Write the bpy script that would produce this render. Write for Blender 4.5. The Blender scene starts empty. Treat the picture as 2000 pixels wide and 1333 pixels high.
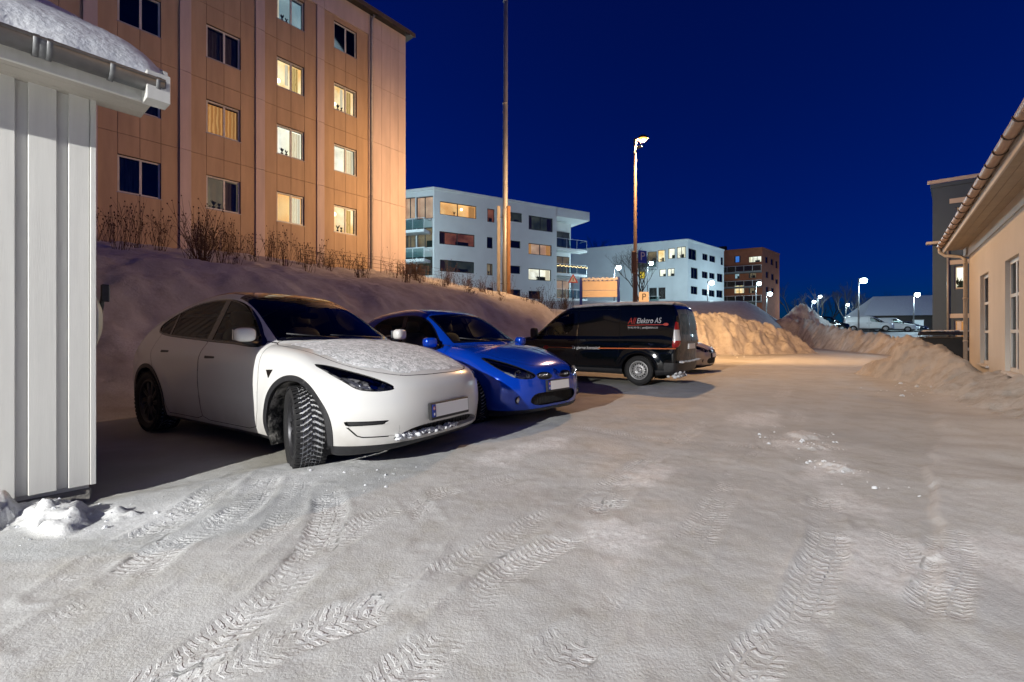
import bpy, math, random
import numpy as np
from mathutils import Vector, Matrix

# ------------------------------------------------------------------ camera, sky, exposure
scene = bpy.context.scene
col = scene.collection
CAM_H = 1.12
cam_data = bpy.data.cameras.new('camera')
cam_data.sensor_width = 36.0
cam_data.lens = 16.0
cam_data.shift_y = -0.00725
cam_data.clip_start = 0.05
cam_data.clip_end = 3000
cam = bpy.data.objects.new('camera', cam_data)
cam.location = (0, 0, CAM_H)
cam.rotation_euler = (math.radians(90), 0, 0)
col.objects.link(cam)
scene.camera = cam

world = bpy.data.worlds.new('World')
scene.world = world
world.use_nodes = True
wt = world.node_tree
bg = wt.nodes['Background']
sky = wt.nodes.new('ShaderNodeTexSky')
sky.sky_type = 'NISHITA'
sky.sun_disc = False
sky.sun_elevation = math.radians(1.2)
sky.sun_rotation = math.radians(115)
sky.altitude = 1200
sky.air_density = 0.85
sky.dust_density = 0.0
sky.ozone_density = 10.0
wt.links.new(sky.outputs[0], bg.inputs[0])
bg.inputs[1].default_value = 0.15

scene.view_settings.view_transform = 'Standard'
scene.view_settings.look = 'None'
scene.view_settings.exposure = 0.0
scene.view_settings.gamma = 1.0
scene.view_settings.use_curve_mapping = False
scene.render.engine = 'CYCLES'
scene.cycles.use_denoising = True
scene.cycles.max_bounces = 6
scene.cycles.diffuse_bounces = 3
scene.cycles.glossy_bounces = 3
scene.cycles.transmission_bounces = 4
scene.cycles.transparent_max_bounces = 10
scene.cycles.caustics_reflective = False
scene.cycles.caustics_refractive = False
scene.cycles.sample_clamp_indirect = 4.0

# lane direction (the way the buildings run) and the normal that points from the tall block to the lane
D2 = np.array([0.634, 0.773]); N2 = np.array([0.773, -0.634])

# ------------------------------------------------------------------ materials
MATS = {}
def mat(name, color, rough=0.6, metal=0.0, var=0.0, vscale=4.0, bump=0.0, bscale=60.0, coat=0.0, spec=0.5,
        emit=None, estr=0.0, color2=None, thresh=None, detail=4.0, stretch=None, sheen=0.0, sss=0.0):
    """Principled material with optional noise between two colours and fine relief."""
    m = bpy.data.materials.new(name); m.use_nodes = True
    MATS[name] = m
    nt = m.node_tree; n = nt.nodes; b = n['Principled BSDF']
    b.inputs['Base Color'].default_value = (*color, 1)
    b.inputs['Roughness'].default_value = rough
    b.inputs['Metallic'].default_value = metal
    b.inputs['Specular IOR Level'].default_value = spec
    b.inputs['Coat Weight'].default_value = coat
    b.inputs['Coat Roughness'].default_value = 0.04
    if sss:
        b.inputs['Subsurface Weight'].default_value = sss
        b.inputs['Subsurface Radius'].default_value = (0.02, 0.015, 0.01)
    if emit is not None:
        b.inputs['Emission Color'].default_value = (*emit, 1)
        b.inputs['Emission Strength'].default_value = estr
    tc = None
    def coords():
        nonlocal tc
        if tc is None:
            t = n.new('ShaderNodeTexCoord'); tc = t.outputs['Object']
            if stretch:
                mp = n.new('ShaderNodeMapping'); mp.inputs['Scale'].default_value = stretch
                nt.links.new(tc, mp.inputs[0]); tc = mp.outputs[0]
        return tc
    if var > 0 or color2 is not None:
        no = n.new('ShaderNodeTexNoise'); no.inputs['Scale'].default_value = vscale
        no.inputs['Detail'].default_value = detail; no.inputs['Roughness'].default_value = 0.6
        nt.links.new(coords(), no.inputs['Vector'])
        cr = n.new('ShaderNodeValToRGB')
        lo, hi = thresh if thresh else (0.3, 0.7)
        cr.color_ramp.elements[0].position = lo; cr.color_ramp.elements[1].position = hi
        if color2 is None:
            c0 = [c * (1 - var) for c in color]; c1 = [min(1, c * (1 + var)) for c in color]
        else:
            c0, c1 = color, color2
        cr.color_ramp.elements[0].color = (*c0, 1); cr.color_ramp.elements[1].color = (*c1, 1)
        nt.links.new(no.outputs[0], cr.inputs[0]); nt.links.new(cr.outputs[0], b.inputs['Base Color'])
    if bump > 0:
        no2 = n.new('ShaderNodeTexNoise'); no2.inputs['Scale'].default_value = bscale
        no2.inputs['Detail'].default_value = 5
        nt.links.new(coords(), no2.inputs['Vector'])
        bp = n.new('ShaderNodeBump'); bp.inputs['Strength'].default_value = 1.0
        bp.inputs['Distance'].default_value = bump
        nt.links.new(no2.outputs[0], bp.inputs['Height']); nt.links.new(bp.outputs[0], b.inputs['Normal'])
    return m

def glass_mat(name, tint=(0.5, 0.55, 0.52), refl=1.0, rough=0.02):
    m = bpy.data.materials.new(name); m.use_nodes = True; MATS[name] = m
    nt = m.node_tree; n = nt.nodes; n.clear()
    out = n.new('ShaderNodeOutputMaterial'); mx = n.new('ShaderNodeMixShader')
    tr = n.new('ShaderNodeBsdfTransparent'); tr.inputs[0].default_value = (*tint, 1)
    gl = n.new('ShaderNodeBsdfGlossy'); gl.inputs['Roughness'].default_value = rough
    gl.inputs[0].default_value = (refl, refl, refl, 1)
    fr = n.new('ShaderNodeFresnel'); fr.inputs[0].default_value = 1.5
    nt.links.new(fr.outputs[0], mx.inputs[0]); nt.links.new(tr.outputs[0], mx.inputs[1])
    nt.links.new(gl.outputs[0], mx.inputs[2]); nt.links.new(mx.outputs[0], out.inputs[0])
    return m

# ------------------------------------------------------------------ objects
def tag(o, label=None, cat=None, group=None, kind=None):
    if label: o['label'] = label
    if cat: o['category'] = cat
    if group: o['group'] = group
    if kind: o['kind'] = kind
    return o

def empty(name, loc=(0, 0, 0), rz=0.0, parent=None, rot=None):
    o = bpy.data.objects.new(name, None); o.empty_display_size = 0.2
    col.objects.link(o); o.location = loc
    o.rotation_euler = rot if rot else (0, 0, rz)
    if parent: o.parent = parent
    return o

def link_mesh(name, me, m, parent=None, loc=None, rot=None, scale=None):
    o = bpy.data.objects.new(name, me)
    if m is not None and not me.materials:
        me.materials.append(m)
    col.objects.link(o)
    if parent: o.parent = parent
    if loc is not None: o.location = loc
    if rot is not None: o.rotation_euler = rot
    if scale is not None: o.scale = scale
    return o

def np_mesh(name, V, T, smooth=True, N=None):
    """mesh from numpy triangles or quads"""
    V = np.asarray(V, float); T = np.asarray(T, np.int64)
    me = bpy.data.meshes.new(name)
    k = T.shape[1] if len(T) else 3
    me.vertices.add(len(V)); me.vertices.foreach_set('co', V.ravel())
    me.loops.add(T.size); me.loops.foreach_set('vertex_index', T.ravel().astype(np.int32))
    me.polygons.add(len(T))
    me.polygons.foreach_set('loop_start', np.arange(0, T.size, k, dtype=np.int32))
    me.polygons.foreach_set('use_smooth', np.full(len(T), smooth, dtype=bool))
    me.update(calc_edges=True)
    if N is not None:
        me.normals_split_custom_set_from_vertices(np.asarray(N, float).tolist())
    return me

class MB:
    """collects simple shapes and links them as one mesh object"""
    def __init__(self): self.v = []; self.f = []; self.sm = []
    def add(self, vs, fs, smooth=False):
        o = len(self.v); self.v += [tuple(map(float, p)) for p in vs]
        self.f += [tuple(i + o for i in f) for f in fs]; self.sm += [smooth] * len(fs)
        return self
    def box(self, x0, x1, y0, y1, z0, z1, M=None):
        vs = [(x0,y0,z0),(x1,y0,z0),(x1,y1,z0),(x0,y1,z0),(x0,y0,z1),(x1,y0,z1),(x1,y1,z1),(x0,y1,z1)]
        if M is not None: vs = [M @ Vector(p) for p in vs]
        return self.add(vs, [(3,2,1,0),(4,5,6,7),(0,1,5,4),(1,2,6,5),(2,3,7,6),(3,0,4,7)])
    def bevbox(self, x0, x1, y0, y1, z0, z1, b, M=None):
        """box with chamfered edges"""
        vs = []; idx = {}
        X = (x0, x1); Y = (y0, y1); Z = (z0, z1)
        def vid(i, j, k, a):
            key = (i, j, k, a)
            if key not in idx:
                p = [X[i], Y[j], Z[k]]
                s = [(b if q == 0 else -b) for q in (i, j, k)]
                for ax in range(3):
                    if ax != a: p[ax] += s[ax]
                idx[key] = len(vs); vs.append(tuple(p))
            return idx[key]
        fs = []
        for a in range(3):
            o1, o2 = [q for q in range(3) if q != a]
            for s in (0, 1):
                loop = []
                for (p, q) in ((0,0),(1,0),(1,1),(0,1)):
                    c = [0,0,0]; c[a] = s; c[o1] = p; c[o2] = q
                    loop.append(vid(*c, a))
                fs.append(tuple(loop))
        for a in range(3):
            o1, o2 = [q for q in range(3) if q != a]
            for p in (0, 1):
                for q in (0, 1):
                    c0 = [0,0,0]; c0[a] = 0; c0[o1] = p; c0[o2] = q
                    c1 = list(c0); c1[a] = 1
                    fs.append((vid(*c0, o1), vid(*c1, o1), vid(*c1, o2), vid(*c0, o2)))
        for i in (0,1):
            for j in (0,1):
                for k in (0,1):
                    fs.append((vid(i,j,k,0), vid(i,j,k,1), vid(i,j,k,2)))
        # consistent outward winding
        c = Vector(((x0+x1)/2, (y0+y1)/2, (z0+z1)/2)); out = []
        for f in fs:
            p = [Vector(vs[i]) for i in f]
            n = (p[1]-p[0]).cross(p[2]-p[0]); ctr = sum(p, Vector())/len(p)
            out.append(f if n.dot(ctr - c) >= 0 else tuple(reversed(f)))
        if M is not None: vs = [M @ Vector(p) for p in vs]
        return self.add(vs, out)
    def tube(self, pts, r, seg=10, caps=True, smooth=True):
        """round tube along points; r a number or one radius per point"""
        pts = [Vector(p) for p in pts]; n = len(pts)
        rs = list(r) if hasattr(r, '__len__') else [r] * n
        vs = []; fs = []; up = None
        for i, p in enumerate(pts):
            t = (pts[min(i+1, n-1)] - pts[max(i-1, 0)])
            if t.length < 1e-9: t = Vector((0,0,1))
            t.normalize()
            if up is None:
                up = Vector((1,0,0)) if abs(t.x) < 0.8 else Vector((0,1,0))
            a = (up - t * up.dot(t)); a.normalize(); up = a
            b = t.cross(a)
            for k in range(seg):
                th = 2*math.pi*k/seg
                vs.append(p + (a*math.cos(th) + b*math.sin(th)) * rs[i])
        for i in range(n-1):
            for k in range(seg):
                k2 = (k+1) % seg
                fs.append((i*seg+k, i*seg+k2, (i+1)*seg+k2, (i+1)*seg+k))
        self.add(vs, fs, smooth)
        if caps:
            o = len(self.v) - len(vs)
            self.f.append(tuple(o + k for k in reversed(range(seg)))); self.sm.append(False)
            self.f.append(tuple(o + (n-1)*seg + k for k in range(seg))); self.sm.append(False)
        return self
    def lathe(self, prof, seg=32, M=None, close=False, smooth=True):
        """profile (radius, height) round the z axis"""
        vs = []; fs = []; n = len(prof)
        for k in range(seg):
            th = 2*math.pi*k/seg; c, s = math.cos(th), math.sin(th)
            for (r, h) in prof: vs.append(Vector((r*c, r*s, h)))
        rng = n if close else n-1
        for k in range(seg):
            k2 = (k+1) % seg
            for i in range(rng):
                j = (i+1) % n
                fs.append((k*n+i, k2*n+i, k2*n+j, k*n+j))
        if M is not None: vs = [M @ v for v in vs]
        return self.add(vs, fs, smooth)
    def prism(self, poly, h0, h1, M=None, smooth=False):
        """polygon in xy pulled from h0 to h1 in z"""
        n = len(poly)
        vs = [Vector((p[0], p[1], h0)) for p in poly] + [Vector((p[0], p[1], h1)) for p in poly]
        if M is not None: vs = [M @ v for v in vs]
        fs = [tuple(reversed(range(n))), tuple(range(n, 2*n))]
        fs += [(i, (i+1) % n, n+(i+1) % n, n+i) for i in range(n)]
        return self.add(vs, fs, smooth)
    def mesh(self, name):
        me = bpy.data.meshes.new(name)
        me.from_pydata(self.v, [], self.f); me.update()
        me.polygons.foreach_set('use_smooth', self.sm)
        return me
    def build(self, name, m, parent=None, loc=None, rot=None):
        return link_mesh(name, self.mesh(name), m, parent, loc, rot)

def frame(origin, xdir, zdir=(0, 0, 1)):
    """matrix with local x along xdir, z up, y = z cross x"""
    x = Vector(xdir).normalized(); z = Vector(zdir).normalized(); y = z.cross(x).normalized()
    z = x.cross(y)
    return Matrix(((x.x, y.x, z.x, origin[0]), (x.y, y.y, z.y, origin[1]), (x.z, y.z, z.z, origin[2]), (0,0,0,1)))

def smoothstep(a, b, x):
    t = np.clip((x - a) / (b - a), 0, 1); return t*t*(3-2*t)

def vnoise(x, y, seed=0, octaves=4, rough=0.5):
    """value noise in numpy, about -1..1"""
    def h(i, j, s):
        n = (i * 374761393 + j * 668265263 + s * 982451653) & 0xffffffff
        n = ((n ^ (n >> 13)) * 1274126177) & 0xffffffff
        return ((n ^ (n >> 16)) & 0xffff) / 32767.5 - 1.0
    tot = 0; amp = 1.0; norm = 0
    x = np.asarray(x, float); y = np.asarray(y, float)
    for o in range(octaves):
        i = np.floor(x).astype(np.int64); j = np.floor(y).astype(np.int64)
        fx = x - i; fy = y - j
        fx = fx*fx*fx*(fx*(fx*6-15)+10); fy = fy*fy*fy*(fy*(fy*6-15)+10)
        s = seed * 17 + o
        v = (h(i, j, s)*(1-fx) + h(i+1, j, s)*fx)*(1-fy) + (h(i, j+1, s)*(1-fx) + h(i+1, j+1, s)*fx)*fy
        tot = tot + v*amp; norm += amp; amp *= rough; x = x*2.03 + 11.7; y = y*2.03 + 5.3
    return tot / norm

def text_mesh(body, size, extrude=0.001, shear=0.0, align='CENTER'):
    """lettering as a flat mesh in the xy plane"""
    cu = bpy.data.curves.new('lettering', 'FONT'); cu.body = body; cu.size = size
    cu.align_x = align; cu.align_y = 'CENTER'; cu.extrude = extrude; cu.shear = shear
    o = bpy.data.objects.new('lettering', cu); col.objects.link(o)
    dg = bpy.context.evaluated_depsgraph_get()
    me = bpy.data.meshes.new_from_object(o.evaluated_get(dg))
    bpy.data.objects.remove(o); bpy.data.curves.remove(cu)
    me.materials.clear()
    return me
# ------------------------------------------------------------------ vehicles: smooth bodies cut into panels
def spline(pts, n=10, closed=False):
    p = np.asarray(pts, float); m = len(p); out = []
    rng = m if closed else m - 1
    for i in range(rng):
        p1, p2 = p[i], p[(i+1) % m]
        p0 = p[(i-1) % m] if (closed or i > 0) else 2*p1 - p2
        p3 = p[(i+2) % m] if (closed or i+2 < m) else 2*p2 - p1
        d01 = max(np.linalg.norm(p1-p0), 1e-6)**0.5; d12 = max(np.linalg.norm(p2-p1), 1e-6)**0.5
        d23 = max(np.linalg.norm(p3-p2), 1e-6)**0.5
        m1 = (p2-p1) + d12*((p1-p0)/d01 - (p2-p0)/(d01+d12))
        m2 = (p2-p1) + d12*((p3-p2)/d23 - (p3-p1)/(d12+d23))
        t = np.linspace(0, 1, n, endpoint=False)[:, None]
        out.append((2*t**3-3*t**2+1)*p1 + (t**3-2*t**2+t)*m1 + (-2*t**3+3*t**2)*p2 + (t**3-t**2)*m2)
    if not closed: out.append(p[-1][None])
    return np.concatenate(out)

def polysdf(px, py, poly):
    """signed distance to a closed polygon, negative inside"""
    px = np.asarray(px, float); py = np.asarray(py, float)
    d = np.full(px.shape, 1e9); s = np.ones(px.shape)
    m = len(poly)
    for i in range(m):
        ax, ay = poly[i]; bx, by = poly[(i+1) % m]
        ex, ey = bx-ax, by-ay
        wx, wy = px-ax, py-ay
        t = np.clip((wx*ex + wy*ey)/(ex*ex+ey*ey+1e-18), 0, 1)
        d = np.minimum(d, (wx-ex*t)**2 + (wy-ey*t)**2)
        c1 = py >= ay; c2 = py < by; c3 = ex*wy > ey*wx
        flip = (c1 & c2 & c3) | (~c1 & ~c2 & ~c3)
        s = np.where(flip, -s, s)
    return s*np.sqrt(d)

def smax(a, b, k):
    h = np.clip(0.5 - 0.5*(b-a)/k, 0, 1); return b*(1-h) + a*h + k*h*(1-h)
def smin(a, b, k): return -smax(-a, -b, k)

class Grid2:
    """smooth 2-D signed distance of a side outline"""
    def __init__(self, poly, lo, hi, h=0.015):
        self.lo = np.array(lo); self.h = h
        xs = np.arange(lo[0], hi[0], h); zs = np.arange(lo[1], hi[1], h)
        X, Z = np.meshgrid(xs, zs, indexing='ij')
        self.g = polysdf(X, Z, poly)
    def __call__(self, x, z, smooth):
        g = self.g; fx = (x-self.lo[0])/self.h; fz = (z-self.lo[1])/self.h
        fx = np.clip(fx, 1, g.shape[0]-3.001); fz = np.clip(fz, 1, g.shape[1]-3.001)
        i = fx.astype(int); j = fz.astype(int); u = fx-i; v = fz-j
        if not smooth:
            return (g[i,j]*(1-u)+g[i+1,j]*u)*(1-v) + (g[i,j+1]*(1-u)+g[i+1,j+1]*u)*v
        def w(t): return ((1-t)**3/6, (3*t**3-6*t**2+4)/6, (-3*t**3+3*t**2+3*t+1)/6, t**3/6)
        wu = w(u); wv = w(v); r = 0
        for a in range(4):
            for b in range(4): r = r + wu[a]*wv[b]*g[i+a-1, j+b-1]
        return r

def curve1(pts, n=8):
    s = spline(pts, n); o = np.argsort(s[:, 0]); return s[o, 0], s[o, 1]

class CarField:
    def __init__(self, A, B, wplan, sec, wtop, wheels, front=(0.1, 0.5, -0.3, 0.5), rear=(0.05, 0.4, -3.0, -3.7),
                 hw=0.95, crownA=0.03, crownB=0.06, bf=0.3, br=0.25, xm=-1.9, kA=0.07, kB=0.10, kAB=0.05, flare=0.015, extra=None):
        lo, hi = (-4.6, -0.3), (1.4, 2.2)
        self.gA = Grid2(spline(A, 6, True), lo, hi); self.gB = Grid2(spline(B, 6, True), lo, hi)
        self.wp = curve1(wplan); self.sec = curve1(sec); self.wt = curve1(wtop)
        self.__dict__.update(wheels=wheels, front=front, rear=rear, hw=hw, cA=crownA, cB=crownB, bf=bf, br=br, xm=xm,
                             kA=kA, kB=kB, kAB=kAB, flare=flare, extra=extra)
    def __call__(self, P, smooth=True):
        x, y, z = P[..., 0], P[..., 1], P[..., 2]; ay = np.abs(y); t = ay/self.hw
        a2, a4, x0, x1 = self.front; r2, r4, q0, q1 = self.rear
        wf = smoothstep(x0, x1, x); wr = smoothstep(-q0, -q1, -x)
        xa = x + wf*(a2*t*t + a4*t**4) - wr*(r2*t*t + r4*t**4)
        W = np.interp(x, *self.wp) + np.interp(z, *self.sec)
        for (wx, wr_, ra) in self.wheels:
            r = np.hypot(x-wx, z-wr_); W = W + self.flare*np.exp(-((r-ra)/0.10)**2)
        dA = smax(self.gA(xa, z + self.cA*ay*ay, smooth), ay - W, self.kA)
        s = smoothstep(self.xm-0.6, self.xm+0.6, x)
        xb = x + ay*ay*(self.bf*s - self.br*(1-s))
        WB = np.interp(z, *self.wt)
        dB = smax(self.gB(xb, z + self.cB*ay*ay, smooth), (ay - WB)*0.9, self.kB)
        d = smin(dA, dB, self.kAB)
        if self.extra is not None: d = self.extra(P, d)
        return d

def surface(F, lo, hi, h):
    """closed skin of F = 0 as triangles with smooth normals"""
    ax = [np.arange(lo[i], hi[i]+h, h) for i in range(3)]
    X, Y, Z = np.meshgrid(*ax, indexing='ij')
    vals = F(np.stack([X, Y, Z], -1), smooth=False)
    ins = vals < 0
    nx, ny, nz = vals.shape
    cnt = np.zeros((nx-1, ny-1, nz-1)); acc = np.zeros((nx-1, ny-1, nz-1, 3))
    corners = [(i, j, k) for i in (0,1) for j in (0,1) for k in (0,1)]
    def sl(c, arr): return arr[c[0]:nx-1+c[0], c[1]:ny-1+c[1], c[2]:nz-1+c[2]]
    s8 = sum(sl(c, ins).astype(np.int8) for c in corners)
    act = np.argwhere((s8 > 0) & (s8 < 8)); idx = -np.ones((nx-1, ny-1, nz-1), np.int64)
    idx[act[:,0], act[:,1], act[:,2]] = np.arange(len(act))
    pos = np.zeros((len(act), 3)); c = np.zeros(len(act))
    for a in corners:
        for d in range(3):
            if a[d]: continue
            b = list(a); b[d] = 1
            va = vals[act[:,0]+a[0], act[:,1]+a[1], act[:,2]+a[2]]; vb = vals[act[:,0]+b[0], act[:,1]+b[1], act[:,2]+b[2]]
            m = (va < 0) != (vb < 0)
            t = np.where(m, va/(va-vb+1e-20), 0)
            p = np.tile(np.array(a, float), (len(act), 1)); p[:, d] = t
            pos[m] += p[m]; c[m] += 1
    V = np.array(lo) + (act + pos/c[:, None])*h
    quads = []
    for d in range(3):
        e1, e2 = (d+1) % 3, (d+2) % 3
        sh = [slice(None)]*3; sh2 = [slice(None)]*3
        sh[d] = slice(0, -1); sh2[d] = slice(1, None)
        a = ins[tuple(sh)]; b = ins[tuple(sh2)]
        e = np.argwhere(a != b)
        e = e[(e[:, e1] > 0) & (e[:, e2] > 0) & (e[:, e1] < vals.shape[e1]-1) & (e[:, e2] < vals.shape[e2]-1)]
        def cell(o1, o2):
            q = e.copy(); q[:, e1] += o1; q[:, e2] += o2
            return idx[q[:,0], q[:,1], q[:,2]]
        q = np.stack([cell(-1,-1), cell(0,-1), cell(0,0), cell(-1,0)], 1)
        inside_first = ins[e[:,0], e[:,1], e[:,2]]
        q[~inside_first] = q[~inside_first][:, ::-1]
        quads.append(q)
    Q = np.concatenate(quads)
    def grad(P, eps):
        g = np.zeros_like(P)
        for d in range(3):
            o = np.zeros(3); o[d] = eps
            g[:, d] = (F(P+o) - F(P-o))/(2*eps)
        return g
    for it in range(4):
        g = grad(V, 0.004); f = F(V); n2 = (g*g).sum(1) + 1e-9
        step = (f/n2)[:, None]*g
        l = np.linalg.norm(step, axis=1, keepdims=True); step *= np.minimum(1, 0.6*h/np.maximum(l, 1e-9))
        V = V - step
    N = grad(V, 0.008); N /= np.linalg.norm(N, axis=1, keepdims=True) + 1e-12
    T = np.concatenate([Q[:, [0,1,2]], Q[:, [0,2,3]]])
    return V, T, N

def compact(S):
    V, T, N = S
    if len(T) == 0: return np.zeros((0,3)), T, np.zeros((0,3))
    u, inv = np.unique(T, return_inverse=True)
    return V[u], inv.reshape(T.shape), N[u]

def cut(S, f):
    """split a skin along f(V, N) = 0: returns (inside f<0, outside)"""
    V, T, N = S
    if len(T) == 0: return S, S
    fv = np.asarray(f(V, N), float).copy(); fv[np.abs(fv) < 1e-7] = 1e-7
    neg = fv < 0; k = neg[T].sum(1)
    t_in, t_out = [T[k == 3]], [T[k == 0]]
    nV, nN = [V], [N]; base = len(V)
    mixed = np.where((k == 1) | (k == 2))[0]
    if len(mixed):
        t = T[mixed]; kk = k[mixed]
        lone = np.where(kk[:, None] == 1, neg[t], ~neg[t])
        r = lone.argmax(1); ar = np.arange(len(t))
        t = np.stack([t[ar, r], t[ar, (r+1) % 3], t[ar, (r+2) % 3]], 1)
        e = np.concatenate([t[:, [0,1]], t[:, [0,2]]]); es = np.sort(e, 1)
        key = es[:, 0]*np.int64(len(V)) + es[:, 1]
        u, first, inv = np.unique(key, return_index=True, return_inverse=True)
        a, b = es[first, 0], es[first, 1]
        w = (fv[a]/(fv[a]-fv[b]))[:, None]
        nV.append(V[a]*(1-w) + V[b]*w); nn = N[a]*(1-w) + N[b]*w
        nN.append(nn/(np.linalg.norm(nn, axis=1, keepdims=True)+1e-12))
        p = base + inv[:len(t)]; q = base + inv[len(t):]
        tri = np.stack([t[:, 0], p, q], 1)
        two = np.concatenate([np.stack([p, t[:, 1], t[:, 2]], 1), np.stack([p, t[:, 2], q], 1)])
        one = kk == 1
        t_in.append(tri[one]); t_out.append(tri[~one])
        one2 = np.concatenate([one, one])
        t_out.append(two[one2]); t_in.append(two[~one2])
    V2 = np.concatenate(nV); N2_ = np.concatenate(nN)
    return compact((V2, np.concatenate(t_in), N2_)), compact((V2, np.concatenate(t_out), N2_))

def push(S, d):
    return S[0] + S[2]*d, S[1], S[2]
def join(*Ss):
    Vs, Ts, Ns, o = [], [], [], 0
    for V, T, N in Ss:
        if len(T) == 0: continue
        Vs.append(V); Ts.append(T + o); Ns.append(N); o += len(V)
    return np.concatenate(Vs), np.concatenate(Ts), np.concatenate(Ns)
def half(S, sign):
    return cut(S, lambda V, N: -sign*V[:, 1])[0]
def skin(name, S, m, parent, off=0.0):
    if len(S[1]) == 0: return None
    V = S[0] + S[2]*off
    return link_mesh(name, np_mesh(name, V, S[1], True, S[2]), m, parent)
def solid(name, S, m, parent, off=0.0, thick=0.01):
    """the skin patch as a slab: outer face, inner face and rim"""
    V, T, N = S
    if len(T) == 0: return None
    n = len(V); Vo = V + N*off; Vi = V + N*(off-thick)
    e = np.concatenate([T[:, [0,1]], T[:, [1,2]], T[:, [2,0]]])
    key = np.sort(e, 1); kk = key[:, 0]*np.int64(n) + key[:, 1]
    u, inv, c = np.unique(kk, return_inverse=True, return_counts=True)
    b = e[c[inv] == 1]
    rim = np.concatenate([np.stack([b[:, 1], b[:, 0], b[:, 0]+n], 1), np.stack([b[:, 1], b[:, 0]+n, b[:, 1]+n], 1)])
    # rim gets its own vertices so that the outer edge stays crisp
    rv = np.concatenate([Vo, Vi]); V2 = np.concatenate([Vo, Vi, rv])
    T2 = np.concatenate([T, T[:, ::-1] + n, rim + 2*n])
    return link_mesh(name, np_mesh(name, V2, T2, True), m, parent)

def sell(mb, c, r, e=0.35, M=None, nu=20, nv=12):
    """rounded box (superellipsoid)"""
    vs = []; fs = []
    def sp(t, e): return math.copysign(abs(t)**e, t)
    for j in range(nv+1):
        ph = -math.pi/2 + math.pi*j/nv
        for i in range(nu):
            th = 2*math.pi*i/nu
            p = Vector((c[0] + r[0]*sp(math.cos(ph), e)*sp(math.cos(th), e),
                        c[1] + r[1]*sp(math.cos(ph), e)*sp(math.sin(th), e),
                        c[2] + r[2]*sp(math.sin(ph), e)))
            vs.append(M @ p if M is not None else p)
    for j in range(nv):
        for i in range(nu):
            i2 = (i+1) % nu
            fs.append((j*nu+i, j*nu+i2, (j+1)*nu+i2, (j+1)*nu+i))
    return mb.add(vs, fs, True)

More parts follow.
